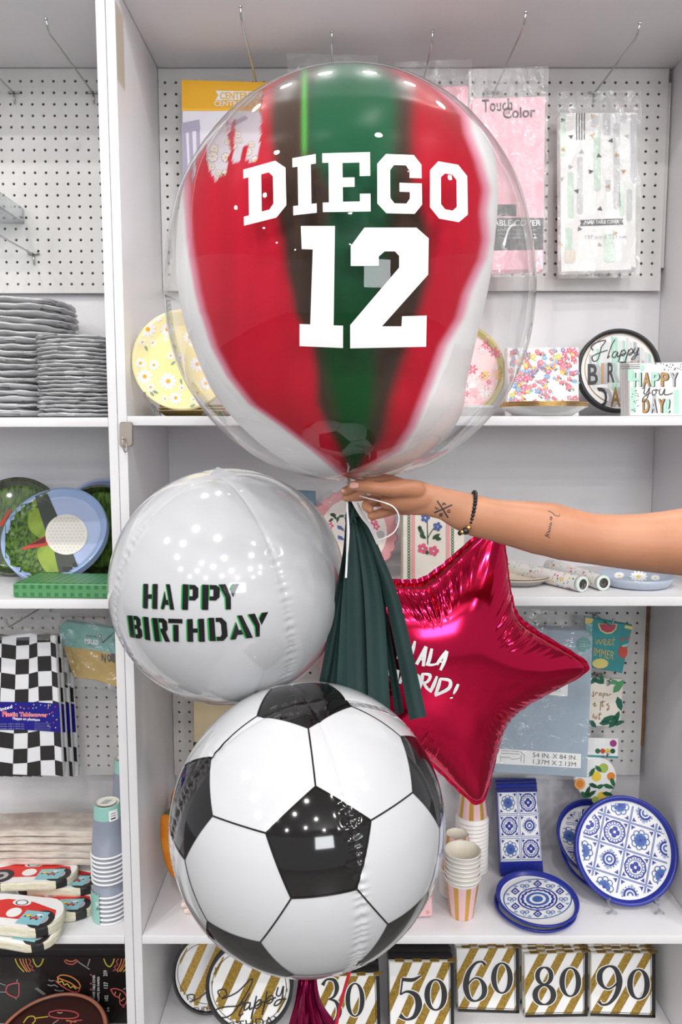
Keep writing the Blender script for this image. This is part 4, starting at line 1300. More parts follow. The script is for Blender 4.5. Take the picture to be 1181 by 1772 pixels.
for k, (x, y) in enumerate(((760, 423), (866, 408), (952, 408), (790, 480), (867, 477), (988, 478), (931, 495), (762, 527), (827, 535), (888, 549), (951, 546), (787, 588), (859, 604), (975, 603), (757, 630), (811, 672), (921, 657), (960, 719), (892, 735), (753, 860), (890, 862), (820, 806), (945, 820), (1010, 945))):
    a = k * 1.9; b.decal(sf, poly(cq(f3, *[(x + 11 * math.cos(a + q * 2.09), y + 10 * math.sin(a + q * 2.09)) for q in range(3)])), (CHAR, BRONZE, GRAYP)[k % 3], .0009)
b.decal(sf, poly(cq(f3, (820, 774), (975, 768), (970, 778), (975, 790), (820, 796), (826, 785))), CHAR, .0011)
b.decal(sf, txt('PAPER TABLE COVER', cq(f3, (838, 776), (958, 774), (958, 786), (838, 789)), .01), WHITEP, .0014)
b.decal(sf, txt('137 cm x 259 cm', cq(f3, (840, 828), (985, 826), (985, 838), (840, 840))), GRAYP, .0010)
b.decal(sf, poly(cq(f3, (768, 890), (775, 880), (800, 878), (807, 888), (806, 918), (798, 926), (774, 926), (768, 918))), pr('cream_sticker', (232, 224, 206)), .0011)
b.part('folded_cover', t)
bag(t, [(965, 158), (1111, 156), (1108, 480), (966, 482)], 1.782, seed=4, pinch=(.5, 0), amp=.003)

# ============================================================ UPPER SHELF OF THE PINK-PACK UNIT
fD = cX(200, 500, 5.368)
YPL = mat('daisy_plate_yellow', (250, 230, 156), .3, coat=.3); YRIM = mat('daisy_plate_rim', (252, 236, 176), .25, coat=.3); DC = pr('daisy_centre', (244, 176, 40))
c = P(320, 622, 1.57); c.x = -.4215 + .1035; c.z = ZA + .014 + .1035 * math.cos(rad(12))
t = thing('paper_plate', 'big yellow paper plate with white daisies on a clear easel', 'plate', c - Vector((0, 0, .108)))
b = plate_mb(c, .1035, 12, 0, YPL, YRIM, YRIM, stackn=3)
sf = b.surf()
for x, y, r in ((390, 268, 45), (300, 375, 80), (480, 378, 66), (250, 495, 38), (345, 500, 40), (230, 690, 50), (357, 708, 50), (515, 620, 42), (600, 640, 45), (270, 815, 72), (490, 858, 82), (617, 920, 36), (560, 1015, 62), (325, 915, 45), (790, 1055, 50), (460, 1022, 35), (725, 1030, 30),
                (690, 450, 60), (760, 700, 70), (840, 880, 60), (900, 560, 60), (1010, 780, 70), (720, 260, 50)):
    px, py = fD((x, y)); r /= 5.368
    b.decal(sf, flower(px, py, r, 10 if r > 9 else 8, .36, rot=x), WHITEP, .0007); b.decal(sf, ell(px, py, r * .27, n=10), DC, .0010)
for x, y, a in ((550, 537, .9), (285, 552, 1.2), (537, 688, -.7), (610, 860, 1.4), (340, 978, .9), (372, 960, .4), (718, 1085, -.4), (820, 600, .5)):
    px, py = fD((x, y)); b.decal(sf, leaf(px, py, 11, 4.5, a), pr('sage_leaf', (140, 164, 142)), .0007)
b.part('plate', t); b.extra.part('plates_beneath', t)
def easel(label, x, D, z, h=.045, gap=.09, w=.0028):
    """two scrolled clear legs standing on a shelf of height z; x = the outer leg"""
    t = thing('plate_easel', label, 'plate stand', (x, D, z))
    for sx in (0, 1):
        b = MB(); o = x + sx * gap; V = Vector
        b.tube([V((o - .010, D - .012, z + h)), V((o - .012, D - .006, z + h * .85)), V((o - .004, D + .002, z + h * .55)), V((o + .003, D + .008, z + h * .22)), V((o + .001, D + .010, z + .006)), V((o - .006, D + .008, z + .0032))], w, ACRYL, 10)
        b.tube([V((o + .003, D + .008, z + h * .22)), V((o + .008, D + .008, z + .008)), V((o + .014, D + .008, z + .0032))], w, ACRYL, 10)
        b.tube([V((o, D + .006, z + h * .5)), V((o, D + .05, z + .010)), V((o, D + .075, z + .0032))], w, ACRYL, 8)
        b.part('leg', t)
    return t
easel('clear plastic easel under the yellow daisy plate', -.378, 1.548, ZA + .0003, .046, .105)
for k in range(3):
    cc = Vector((P(330, 700, 1.745).x + .016 + .003 * k, 1.745, ZA + .0168 + .006 * k))
    b = plate_mb(cc, .09, 90, 0, YRIM, YRIM, mat('plate_back_tan', (196, 170, 110), .5), dep=.013)
    b.single('paper_plate', f'yellow paper plate lying behind the clear easel, {nth(2 - k)}', 'plate', 'yellow plates lying flat')

OLIVE = pr('olive_gold_rim', (188, 176, 104), .3); PKF = mat('blush_plate', (244, 206, 208), .3, coat=.3)
c = P(796, 636, 1.76); c.z = ZA + .107 * math.cos(rad(10)) + .003; b = plate_mb(c, .107, 10, 6, PKF, OLIVE, OLIVE, flat=.84)
sf = b.surf(); rn = random.Random(9)
for k in range(70):
    a, r = rn.uniform(0, 6.28), 70 * math.sqrt(rn.random()); x, y = 796 + r * math.cos(a), 636 + r * math.sin(a)
    b.decal(sf, flower(x, y, rn.uniform(4, 10), 6), rn.choice([ROSE, WHITEP, YEL, pr('soft_pink', (248, 190, 200)), pr('soft_pink', (248, 190, 200))]), .0008 + .00001 * k)
b.single('paper_plate', 'blush pink floral plate seen through the clear side of the big balloon', 'plate')
# floral napkin pack
t = thing('napkin_pack', 'square napkin pack covered in small multicoloured flowers', 'napkins', P(940, 713, 1.72))
sf = plane(940, 660, 1.72, 6); b = MB(); b.slab(sf, [(878, 601), (1003, 601), (1003, yb(1.72, ZA + .0032)), (879, yb(1.72, ZA + .0032))], .03, PAPER)
rn = random.Random(21); FC_ = [ROSE, ROSE, pr('coral', (236, 130, 150)), YEL, pr('sky_flower', (120, 170, 220)), pr('mauve_flower', (150, 120, 170)), ROSE]
for k in range(230):
    x, y, r = rn.uniform(883, 999), rn.uniform(605, 709), rn.choice([2.2, 3, 3.5, 4.5, 5.5])
    if rn.random() < .8: b.decal(sf, leaf(x + 4, y + 3, 6, 2.6, rn.uniform(0, 3)), rn.choice([LEAFG, MINT, pr('soft_leaf', (110, 160, 120))]), .0006)
    b.decal(sf, flower(x, y, r, 5, .6), FC_[k % 7], .0008 + .000004 * k); b.decal(sf, ell(x, y, r * .25, n=6), rn.choice([YEL, WHITEP]), .0016)
b.part('napkins', t)
bag(t, [(877, 599), (1004, 599), (1004, 714), (878, 714)], 1.700, 'wrapper', WRAP, .001, 6)
for k in range(4):
    b = MB(); M = Matrix.Translation((P(940, 712, 1.60).x + .001 * (k % 2), 1.60, ZA + .0006 + .0026 * k))
    b.lathe([(0, 0), (.055, 0), (.060, .002), (.084, .017), (.089, .0185), (.0895, .0205), (.084, .0195), (.060, .0045), (0, .003)], PAPER, 64, M, True, lambda i, q: GOLD if i in (4, 5) else PAPER)
    b.single('paper_bowl', f'gold-rimmed shallow white bowl before the floral napkins, {nth(3 - k)}', 'bowl', 'white gold-rimmed bowls')
for k in range(2):
    b = MB(); M = Matrix.Translation((P(812, 712, 1.66).x, 1.66, ZA + .0006 + .003 * k))
    b.lathe([(0, 0), (.035, 0), (.040, .002), (.055, .017), (.058, .0185), (.0585, .0205), (.054, .0195), (.040, .0045), (0, .003)], PAPER, 48, M, True)
    b.single('paper_bowl', f'small white bowl below the blush floral plate, {("upper", "lower")[1 - k]} of two', 'bowl')

fB = cX(780, 480, 2.945)
c = P(1074, 640, 1.76)
t = thing('paper_plate', 'round plate with charcoal rim, mint brush strokes and birthday lettering', 'plate', c - Vector((0, 0, .094)))
b = plate_mb(c, .0945, 8, 0, PAPER, CHAR, CHAR, flat=.86, stackn=5, gap=.005, dep=.012); sf = b.surf()
def cell(cx, cy, R, pg):
    """polygon clipped to a circle (coarse)"""
    return [(cx + (x - cx) * min(1, R / max(1e-6, math.hypot(x - cx, y - cy))), cy + (y - cy) * min(1, R / max(1e-6, math.hypot(x - cx, y - cy)))) for x, y in pg]
b.decal(sf, ring(1074, 638, 60.5, 62, 1, 60), BRONZE, .0007, 12)
rn = random.Random(4)
for k in range(17):
    x = 1020 + 6.4 * k; h0 = math.sqrt(max(0, 58 ** 2 - (x + 3 - 1074) ** 2)); y0, y1 = 638 - h0 + rn.uniform(0, 10), 638 + h0 - rn.uniform(0, 30)
    b.decal(sf, poly([(x, y0), (x + rn.uniform(4, 6), y0 + 2), (x + 5.5, y1), (x + .5, y1 - 3)]), rn.choice([MINT, GRAYP, pr('pale_grey', (214, 216, 216)), pr('pale_grey', (214, 216, 216)), MINT]), .0008, 14)
def happy(f, w, m, b, sf, off):
    scr(b, sf, [[(728, 372), (716, 355), (738, 335), (790, 322), (770, 355), (762, 385), (750, 420), (730, 428), (722, 405), (760, 385), (800, 372)], [(838, 318), (822, 345), (808, 385), (800, 412), (812, 400)],
                [(846, 378), (832, 382), (824, 402), (838, 408), (852, 380), (850, 405), (862, 398)], [(872, 372), (862, 410), (856, 432), (866, 390), (884, 370), (892, 386), (880, 400), (870, 395), (898, 385)],
                [(908, 368), (898, 405), (890, 430), (904, 385), (922, 364), (930, 380), (918, 396), (908, 392), (934, 378)], [(940, 360), (934, 382), (946, 386), (958, 360), (950, 395), (936, 415), (922, 418), (936, 400), (960, 392)]], w, m, off, f)
happy(fB, 1.7, CHAR, b, sf, .0016)
for ch, q, mm in (('B', (700, 442, 765, 548), CHAR), ('I', (768, 438, 795, 542), BRONZE), ('R', (800, 435, 850, 535), CHAR), ('T', (862, 430, 910, 470), CHAR), ('H', (920, 425, 975, 470), BRONZE), ('D', (745, 562, 812, 664), CHAR), ('A', (815, 560, 880, 660), BRONZE)):
    x0, y0, x1, y1 = q
    b.decal(sf, txt(ch, cq(fB, (x0 + 12, y0), (x1 + 12, y0), (x1 + 12, y1), (x0 + 12, y1)), .03), GRAYP, .0012)
    b.decal(sf, txt(ch, cq(fB, (x0, y0), (x1 - 14, y0), (x1 - 14, y1), (x0, y1)), .02), mm, .0016)
b.part('plate', t); b.extra.part('plates_beneath', t)
def birthday_nap(dx, dy, dD, label):
    b = MB(); sf = plane(1140, 670, 1.60 + dD, 4)
    sh = lambda p: (p[0] + dx, p[1] + dy)
    b.slab(sf, [sh(p) for p in ((1088, 628), (1200, 626), (1200, yb(1.605 + dD, ZA + .0012) - dy), (1090, yb(1.60 + dD, ZA + .0012) - dy))], .012, PAPER, pr('paper_edge', (206, 206, 204)))
    if dD == 0:
        for x0, y0, w, h, mm in ((905, 470, 30, 60, MINT), (970, 445, 20, 30, MINT), (920, 560, 25, 130, MINT), (1030, 600, 20, 90, GRAYP), (1140, 575, 25, 120, MINT), (1080, 650, 30, 40, MINT)):
            b.decal(sf, poly(cq(fB, (x0, y0), (x0 + w, y0), (x0 + w, y0 + h), (x0, y0 + h))), mm, .0006)
        rn = random.Random(2)
        for k in range(46):
            x, y = (rn.uniform(1040, 1180), rn.uniform(438, 472)) if k < 24 else (rn.uniform(915, 960), rn.uniform(570, 690))
            b.decal(sf, ell(*fB((x, y)), 1.0, n=6), CHAR, .0008)
        for q in range(3): b.decal(sf, poly(cq(fB, (866, 446 + 9 * q), (966, 444 + 9 * q), (966, 447 + 9 * q), (866, 449 + 9 * q))), CHAR, .0008)
        for s, x0, y0, x1, y1 in (('HAPPY', 932, 484, 1165, 556), ('DAY!', 978, 618, 1138, 690)):
            n = len(s)
            for i, ch in enumerate(s):
                a = x0 + (x1 - x0) * i / n; e = x0 + (x1 - x0) * (i + .82) / n
                if ch == '!': e = a + 18
                b.decal(sf, txt(ch, cq(fB, (a + 7, y0 + 2), (e + 7, y0 + 2), (e + 7, y1 + 2), (a + 7, y1 + 2)), .02), BLACK, .0009)
                b.decal(sf, txt(ch, cq(fB, (a, y0), (e, y0), (e, y1), (a, y1)), .03), (MINT, BRONZE, MINT, BRONZE, GRAYP)[i] if s == 'HAPPY' else (BRONZE, GRAYP, BRONZE, MINT)[i], .0013)
        scr(b, sf, [[(976, 568), (990, 562), (986, 590), (998, 592), (1014, 562), (1008, 600), (994, 628), (978, 632), (985, 610), (1020, 588)], [(1042, 572), (1028, 580), (1032, 600), (1048, 590), (1046, 572), (1060, 578)], [(1068, 568), (1064, 592), (1078, 598), (1092, 568), (1090, 595), (1106, 598), (1132, 590)]], 1.6, BLACK, .0016, fB)
    b.single('napkin_pack', label, 'napkins', 'mint birthday napkin packs')
birthday_nap(0, 0, 0, 'front mint and white birthday napkin pack lettered HAPPY you DAY')
for k in range(3):
    birthday_nap(-4.5 * (k + 1) + 1, .3 * k, .0135 * (k + 1), f'mint birthday napkin pack, {("first", "second", "third")[k]} behind the front one lettered HAPPY you DAY')

# ============================================================ MIDDLE SHELF OF THE PINK-PACK UNIT
fA = cX(520, 780, 3.579)
t = thing('scalloped_plate', 'pink scalloped plate with a botanical print, behind the hand', 'plate', P(612, 1006, 1.74))
sf = plane(612, 922, 1.74, 14); b = MB()
def scallop(cx, cy, r, n, d, k=1.0):
    return [(cx + (r + d * abs(math.sin(n * a / 2))) * math.cos(a), cy + k * (r + d * abs(math.sin(n * a / 2))) * math.sin(a)) for a in [2 * PI * i / (n * 8) for i in range(n * 8)]]
PKR = mat('pink_embossed', (232, 158, 162), .35, coat=.3, bump=.3, bscale=60, bdist=.004)
b.slab(sf, scallop(612, 922, 74, 26, 4), .010, PKR)
b.decal(sf, ell(612, 922, 58, 60, 48), mat('cream_gloss', (240, 230, 222), .25, coat=.4), .0008)
BLU = pr('cornflower', (72, 98, 160)); DKG = pr('dark_leaf', (44, 84, 60))
for x, y, a in ((200, 400, .6), (232, 425, 1.8), (190, 430, 2.5), (255, 405, -.2), (215, 412, 1.0), (205, 395, .2)):
    b.decal(sf, leaf(*fA((x, y)), 11, 5, a), DKG, .001)
scr(b, sf, [[(226, 450), (245, 410), (280, 400)], [(255, 405), (290, 430), (300, 470)], [(240, 480), (275, 500), (300, 505)], [(240, 540), (280, 555)]], 1, DKG, .001, fA)
for x, y in ((245, 475), (248, 538)):
    b.decal(sf, poly(cq(fA, (x - 16, y - 14), (x + 8, y - 8), (x + 30, y + 18), (x + 4, y + 14), (x - 14, y + 8))), BLU, .0012)
b.decal(sf, ell(*fA((322, 382)), 3, n=10), pr('poppy_red', (206, 60, 50)), .0012)
for x, y in ((455, 440), (185, 465), (470, 470)): b.decal(sf, flower(*fA((x, y)), 6.5, 5, .6), ROSE, .0012)
b.decal(sf, ell(*fA((495, 520)), 8, 7, 14), GRAYP, .0011)
b.part('plate', t); bag(t, [(536, 845), (690, 845), (690, 1002), (536, 1002)], 1.705, 'wrapper', WRAP, .003, 8)
t = thing('napkin_pack', 'tall napkin pack with pink frame, green scallops and blue flowers, above the star', 'napkins', P(750, 1002, 1.66))
sf = plane(750, 950, 1.66, 4); b = MB(); CRM = pr('cream_print', (238, 230, 218))
b.slab(sf, [(697, 885), (806, 885), (804, yb(1.665, ZB + .0035)), (697, yb(1.655, ZB + .0035))], .05, CRM, pr('box_side', (206, 196, 178)))
b.decal(sf, poly([(712, 886), (718.5, 886), (718.5, 1003), (712, 1003)]), pr('frame_pink', (232, 166, 164)), .0007); b.decal(sf, poly([(772, 886), (779, 886), (779, 1003), (772, 1003)]), pr('frame_pink', (232, 166, 164)), .0007)
for k in range(24):
    b.decal(sf, ring(708, 889 + 4.9 * k, 1.4, 2.7, 1, 10), LEAFG, .0009); b.decal(sf, ring(783.5, 889 + 4.9 * k, 1.4, 2.7, 1, 10), LEAFG, .0009)
scr(b, sf, [[(790, 580), (788, 500), (786, 430)], [(790, 540), (820, 490), (850, 470)]], 1.6, DKG, .0009, fA)
for x, y, l, a in ((750, 500, 19, 1.0), (760, 530, 14, .6), (740, 480, 10, 1.6), (842, 530, 17, -.6), (856, 545, 11, .1), (785, 630, 8, 1.2)): b.decal(sf, leaf(*fA((x, y)), l, 7, a), DKG, .0011)
for x, y in ((775, 415), (850, 470)): b.decal(sf, flower(*fA((x, y)), 8, 5, .7), pr('cornflower', (72, 98, 160)), .0013)
for x, y in ((758, 605), (826, 620)): b.decal(sf, flower(*fA((x, y)), 9, 5, .75), ROSE, .0013)
b.part('napkins', t); bag(t, [(696, 884), (807, 884), (805, 1004), (696, 1004)], 1.638, 'wrapper', WRAP, .0012, 9)
b = MB(); b.slab(plane(534, 930, 1.80), [(506, 849), (546, 851), (546, yb(1.80, ZB + .001)), (506, yb(1.80, ZB + .001))], .03, pr('slate_blue_card', (120, 150, 170))); b.single('card_box', 'slate blue box whose corner peeks out beside the white round balloon', 'box')
# rolls
def roll(x0, y0, D0, x1, y1, D1, r, label):
    a, c = P(x0, y0, D0), P(x1, y1, D1); a.z = c.z = ZB + r + .0006
    t = thing('tablecover_roll', label, 'table roll', (a + c) / 2 - Vector((0, 0, r)))
    ax = (c - a).normalized(); M = Matrix.Translation(a) @ ax.to_track_quat('Z', 'Y').to_matrix().to_4x4(); L = (c - a).length
    b = MB(); PR = mat('roll_print', (236, 234, 232), .35)
    b.lathe([(r, .008), (r, L)], PR, 32, M); b.lathe([(r * .66, .0), (r * .70, -.0006), (r * .98, 0), (r * 1.02, .001), (r * 1.02, .009), (r, .009)], pr('mint_end_band', (214, 226, 218)), 32, M)
    b.lathe([(0, L), (r, L)], PR, 32, M)
    rn = random.Random(int(x0)); cols = [ROSE, YEL, MINT, pr('pale_rose', (238, 190, 200)), LEAFG, pr('pale_rose', (238, 190, 200)), MINT]
    for k in range(260):
        ang, h = rn.uniform(0, 6.28), rn.uniform(.015, L - .01); s = rn.uniform(.0010, .0030); p = []
        for q in range(6):
            da, dh = s / r * math.cos(q * 1.047), s * math.sin(q * 1.047)
            p.append(M @ Vector(((r + .0004) * math.cos(ang + da), (r + .0004) * math.sin(ang + da), h + dh)))
        b.add(p, [tuple(range(6))], cols[k % 7])
    b.part('rolled_cover', t)
    b = MB(); b.lathe([(0, .010), (r * .3, .004), (r * .5, .009), (r * .66, .001)], mat('dark_crumpled_foil', (112, 108, 104), .3, .8, bump=.8, bscale=120, bdist=.01), 24, M); b.part('core', t)
roll(1010, 1001, 1.575, 868, 962, 1.80, .0165, 'floral tablecover roll nearer the star balloon, one of two lying side by side')
roll(1046, 998, 1.590, 952, 966, 1.80, .0160, 'floral tablecover roll nearer the daisy bowl, one of two lying side by side')
for k in range(2):
    cc = P(893, 992, 1.68); b = plate_mb(Vector((cc.x, cc.y, ZB + .0178 + .005 * k)), .075, 90, 0, pr('sand_plate', (214, 202, 186)), pr('sand_rim', (190, 176, 158)), pr('grey_back', (176, 174, 172)), dep=.014)
    b.single('paper_plate', f'sand coloured plate lying behind the floral rolls, {("upper", "lower")[1 - k]} of two', 'plate', 'sand plates')
cc = P(1100, 990, 1.655); b = MB(); M = Matrix.Translation((cc.x, cc.y, ZB + .0006)); GB = mat('grey_blue_gloss', (176, 186, 202), .3, coat=.3)
b.lathe([(0, 0), (.062, 0), (.070, .003), (.078, .014), (.080, .022), (.078, .022), (.070, .008), (.06, .004), (0, .004)], GB, 64, M); sf = b.surf()
for x, y, r in ((1106, 998, 15), (1072, 996, 9), (1135, 1000, 8)):
    b.decal(sf, flower(x, y, r, 12, .3, .55), WHITEP, .0006, 4); b.decal(sf, ell(x, y, r * .26, r * .18, 10), YEL, .0010)
b.single('paper_bowl', 'grey blue bowl with white daisies under the elbow', 'bowl')

# ============================================================ LOWER PEGBOARD OF THE PINK-PACK UNIT
t = thing('tablecover_pack', 'beige plastic tablecover pack with a black band, between the two round balloons', 'tablecover', P(390, 1345, 1.82), 'hanging tablecover packs')
sf = plane(390, 1270, 1.82); b = MB(); b.slab(sf, [(334, 1180), (470, 1180), (468, 1350), (336, 1350)], .03, pr('beige_plastic', (226, 208, 168), .35)); b.decal(sf, poly([(335, 1284), (469, 1284), (468, 1349), (336, 1349)]), BLACK, .0008)
b.decal(sf, txt('PLASTIC', (338, 1289, 410, 1297)), WHITEP, .0012); b.part('folded_cover', t)
t = thing('tablecover_pack', 'pink pack showing in the gap between the white balloon and the green tassel', 'tablecover', P(620, 1235, 1.83), 'hanging tablecover packs')
b = MB(); b.slab(plane(620, 1180, 1.83), [(548, 1090), (660, 1090), (660, 1212), (556, 1216)], .025, pr('dusty_pink_plastic', (226, 170, 174), .4)); b.part('folded_cover', t)
f2 = cX(840, 1030, 3.463)
t = thing('tablecover_pack', 'large dusty blue tablecover pack with a white size label, beyond the star', 'tablecover', P(940, 1345, 1.70), 'hanging tablecover packs')
sf = plane(940, 1220, 1.70, -3); b = MB(); BLC = mat('dusty_blue_plastic', (146, 166, 184), .4, bump=.25, bscale=9, bdist=.01)
b.slab(sf, [(852, 1086), (1012, 1092), (1020, 1097), (1027, 1104), (1017, 1346), (856, 1338)], .035, BLC)
b.decal(sf, poly(cq(f2, (70, 918), (575, 950), (573, 1036), (60, 1008))), WHITEP, .0008)
b.decal(sf, txt('54 IN. X 84 IN.', cq(f2, (286, 941), (551, 960), (550, 986), (285, 970))), BLACK, .0012); b.decal(sf, txt('1.37M X 2.13M', cq(f2, (288, 981), (545, 1000), (544, 1026), (287, 1009))), BLACK, .0012)
scr(b, sf, [[(95, 930), (210, 936), (238, 960)], [(95, 945), (205, 950)], [(92, 992), (92, 960)], [(232, 1002), (236, 960)], [(214, 998), (216, 955)], [(95, 968), (150, 972), (158, 982), (212, 976)]], .7, BLACK, .0012, f2, 0)
b.decal(sf, poly(cq(f2, (330, 455), (497, 470), (494, 605), (322, 592))), WHITEP, .0008); b.decal(sf, txt('NAPPE EN', cq(f2, (368, 548), (450, 554), (450, 565), (368, 559))), TEAL, .0012); b.decal(sf, txt('PLASTIQUE', cq(f2, (368, 565), (452, 571), (452, 583), (368, 577))), TEAL, .0012)
for x in (430, 462): b.decal(sf, poly(cq(f2, (x, 490), (x + 8, 491), (x + 6, 520), (x + 1, 520))), TEAL, .0012)
b.decal(sf, ell(*f2((590, 296)), 12.5, 13, 26), TEAL, .0008)
for k in range(4): b.decal(sf, txt('reusable cover', cq(f2, (562, 270 + 15 * k), (618, 272 + 15 * k), (618, 279 + 15 * k), (562, 277 + 15 * k))), MINT, .0012)
b.part('folded_cover', t); bag(t, [(850, 1050), (1026, 1062), (1022, 1350), (852, 1345)], 1.682, seed=12, amp=.004)
# three small packs on hooks
t = thing('napkin_pack', 'teal napkin pack with a watermelon and gold summer lettering', 'napkins', P(1050, 1160, 1.79)); sf = plane(1052, 1115, 1.79, -4); b = MB()
b.slab(sf, cq(f2, (600, 128), (886, 182), (824, 470), (600, 425)), .014, pr('teal_napkin', (60, 150, 154)))
b.decal(sf, poly(cq(f2, (676, 168), (792, 172), (785, 205), (760, 228), (725, 232), (692, 214), (680, 192))), pr('rind', (222, 226, 160)), .0008); b.decal(sf, poly(cq(f2, (682, 172), (786, 175), (778, 202), (756, 220), (726, 223), (698, 208))), pr('melon', (196, 74, 92)), .0011)
GT = pr('gold_lettering', (214, 190, 120))
scr(b, sf, [[(660, 262), (668, 290), (680, 265), (690, 292), (702, 262)], [(708, 285), (724, 275), (716, 262), (708, 280), (720, 298), (734, 288)], [(736, 285), (750, 275), (742, 262), (736, 280), (746, 298), (758, 288)], [(770, 250), (764, 290), (774, 300)], [(756, 268), (780, 264)]], 1.3, GT, .0012, f2)
b.decal(sf, txt('IMMER', cq(f2, (652, 312), (778, 338), (766, 386), (650, 360))), GT, .0012)
b.decal(sf, ell(*f2((826, 338)), 8, 11, 18), pr('strawberry', (206, 84, 70)), .0010); b.decal(sf, poly(cq(f2, (815, 300), (860, 286), (850, 306), (828, 310))), MINT, .0012)
b.decal(sf, ell(*f2((690, 408)), 14, 8.5, 20), pr('pale_lemon', (230, 214, 130)), .0010); b.decal(sf, poly(cq(f2, (600, 134), (650, 140), (640, 165), (600, 172))), YEL, .0010); b.decal(sf, poly(cq(f2, (838, 178), (884, 186), (880, 206), (835, 196))), pr('pale_lemon', (230, 214, 130)), .0010)
for x, y in ((820, 264), (855, 258)): b.decal(sf, ell(*f2((x, y)), 2.6, n=12), pr('strawberry', (206, 84, 70)), .0010)
b.part('napkins', t)
t = thing('napkin_pack', 'white napkin pack with palm leaves and gold script, on the middle hook', 'napkins', P(1050, 1258, 1.79)); sf = plane(1050, 1215, 1.79, -3); b = MB()
b.slab(sf, cq(f2, (590, 496), (832, 506), (810, 792), (590, 786)), .014, pr('cream_print', (238, 230, 218)))
PLM = pr('palm_green', (30, 96, 76)); PL2 = pr('palm_light', (82, 156, 104))
for x, y, l, w, a, mm in ((680, 515, 22, 8, .4, PLM), (700, 500, 18, 7, 1.2, PLM), (650, 510, 16, 8, 2.2, PLM), (800, 545, 30, 12, -.9, PL2), (770, 520, 24, 9, .2, PL2), (805, 650, 26, 11, 1.3, PLM), (740, 740, 30, 10, -.4, PLM), (770, 760, 26, 10, -.9, PLM), (790, 730, 24, 9, -1.2, PLM), (720, 765, 22, 8, -.1, PLM), (645, 770, 18, 9, .8, PLM), (800, 765, 20, 8, -.4, PLM)):
    b.decal(sf, leaf(*f2((x, y)), l, w, a), mm, .0008)
scr(b, sf, [[(648, 575), (650, 605), (640, 600)], [(660, 598), (666, 582), (676, 585)], [(684, 592), (692, 584), (698, 596), (686, 600), (684, 590)], [(706, 615), (710, 588), (722, 590), (714, 602)], [(732, 585), (730, 600), (742, 598), (756, 590)], [(645, 655), (660, 645), (655, 665), (670, 658)], [(695, 640), (692, 665), (690, 690)], [(706, 630), (702, 665), (712, 660)], [(690, 640), (720, 636)], [(742, 648), (728, 655), (744, 665), (730, 688), (745, 680)], [(650, 710), (646, 735)], [(662, 722), (656, 735), (668, 738), (670, 722)], [(690, 700), (682, 740), (692, 738)], [(676, 715), (700, 712)]], 1.2, BRONZE, .0012, f2)
b.part('napkins', t)
t = thing('citrus_tag_pack', 'round citrus printed pack with a small white header card', 'napkins', P(1030, 1385, 1.79)); sf = plane(1040, 1330, 1.79, -2); b = MB()
b.slab(sf, cq(f2, (600, 855), (800, 860), (797, 978), (600, 968)), .004, WHITEP); b.decal(sf, poly(cq(f2, (602, 955), (797, 964), (796, 977), (602, 967))), TEAL, .0007); b.decal(sf, ell(*f2((768, 887)), 6, n=18), pr('plum_dot', (160, 60, 130)), .0007)
for x, mm in ((675, LEAFG), (705, pr('strawberry', (206, 84, 70))), (735, YEL), (765, DKG)): b.decal(sf, ell(*f2((x, 933)), 4.4, n=14), mm, .0008)
b.part('header_card', t)
b = MB(); b.slab(sf, [(1031.5 + 36.5 * math.cos(a), 1347 + 37 * math.sin(a)) for a in [2 * PI * k / 48 for k in range(48)]], .012, PAPER)
def CF(x, y): return f2((x, y))
for x, y, r, mm in ((568, 1130, 9.5, ORG), (668, 1085, 8.5, YEL), (700, 1205, 8, YEL), (755, 1085, 7, ORG), (710, 1035, 8, pr('lime', (168, 190, 92))), (660, 1225, 6, pr('lime', (168, 190, 92)))): b.decal(sf, ell(*CF(x, y), r, r * 1.05, 20), mm, .0007)
b.decal(sf, ring(*CF(568, 1130), 7.2, 8.2, 1, 20), pr('peel_light', (248, 214, 150)), .0010)
for x, y, l, a in ((640, 1060, 20, -1.0), (680, 1040, 16, .8), (650, 1140, 18, .4), (690, 1145, 14, -.4), (615, 1175, 22, -1.2), (635, 1190, 22, -.6), (740, 1145, 22, .3), (765, 1120, 18, 1.2), (735, 1190, 20, .2), (590, 1195, 14, 1.1)): b.decal(sf, leaf(*CF(x, y), l, 7.5, a), rn.choice([LEAFG, DKG]), .0009)
b.part('round_card', t)
def lowhook(px, py, ty, label):
    base = P(px, py, YP); return hook(base.x, base.z, Dz(ty, base.z), label)
lowhook(1029, 1061, 1084, 'short wire hook through the teal watermelon napkins'); lowhook(1033, 1166, 1188, 'short wire hook through the palm leaf napkins'); lowhook(1027, 1284, 1314, 'short wire hook through the citrus header card')

# ============================================================ CUP SHELF OF THE PINK-PACK UNIT
FELT_O = mat('orange_felt', (222, 140, 40), .95, bump=.5, bscale=400, bdist=.002, var=(204, 118, 28), vscale=20); FELT_G = mat('sage_felt', (112, 132, 96), .95, bump=.5, bscale=400, bdist=.002)
t = thing('plush_toy', 'orange and sage felt plush peeking out behind the football balloon', 'plush toy', Vector((P(305, 1515, 1.72).x, 1.72, ZC)))
def flatlobe(pts, m, kd, name, D):
    b = MB(); pp = smooth(pts, 5); n = 16; vs = []
    for x, y, r in pp:
        c = P(x, y, D); rr = r / pxm(x, y, D)
        vs += [c + Vector((rr * math.cos(2 * PI * k / n), rr * kd * math.sin(2 * PI * k / n), 0)) for k in range(n)]
    m_ = len(pp); fs = [(i * n + k, i * n + (k + 1) % n, (i + 1) * n + (k + 1) % n, (i + 1) * n + k) for i in range(m_ - 1) for k in range(n)] + [tuple(range(n)), tuple((m_ - 1) * n + k for k in range(n))]
    b.add(vs, fs, m, True); b.part(name, t)
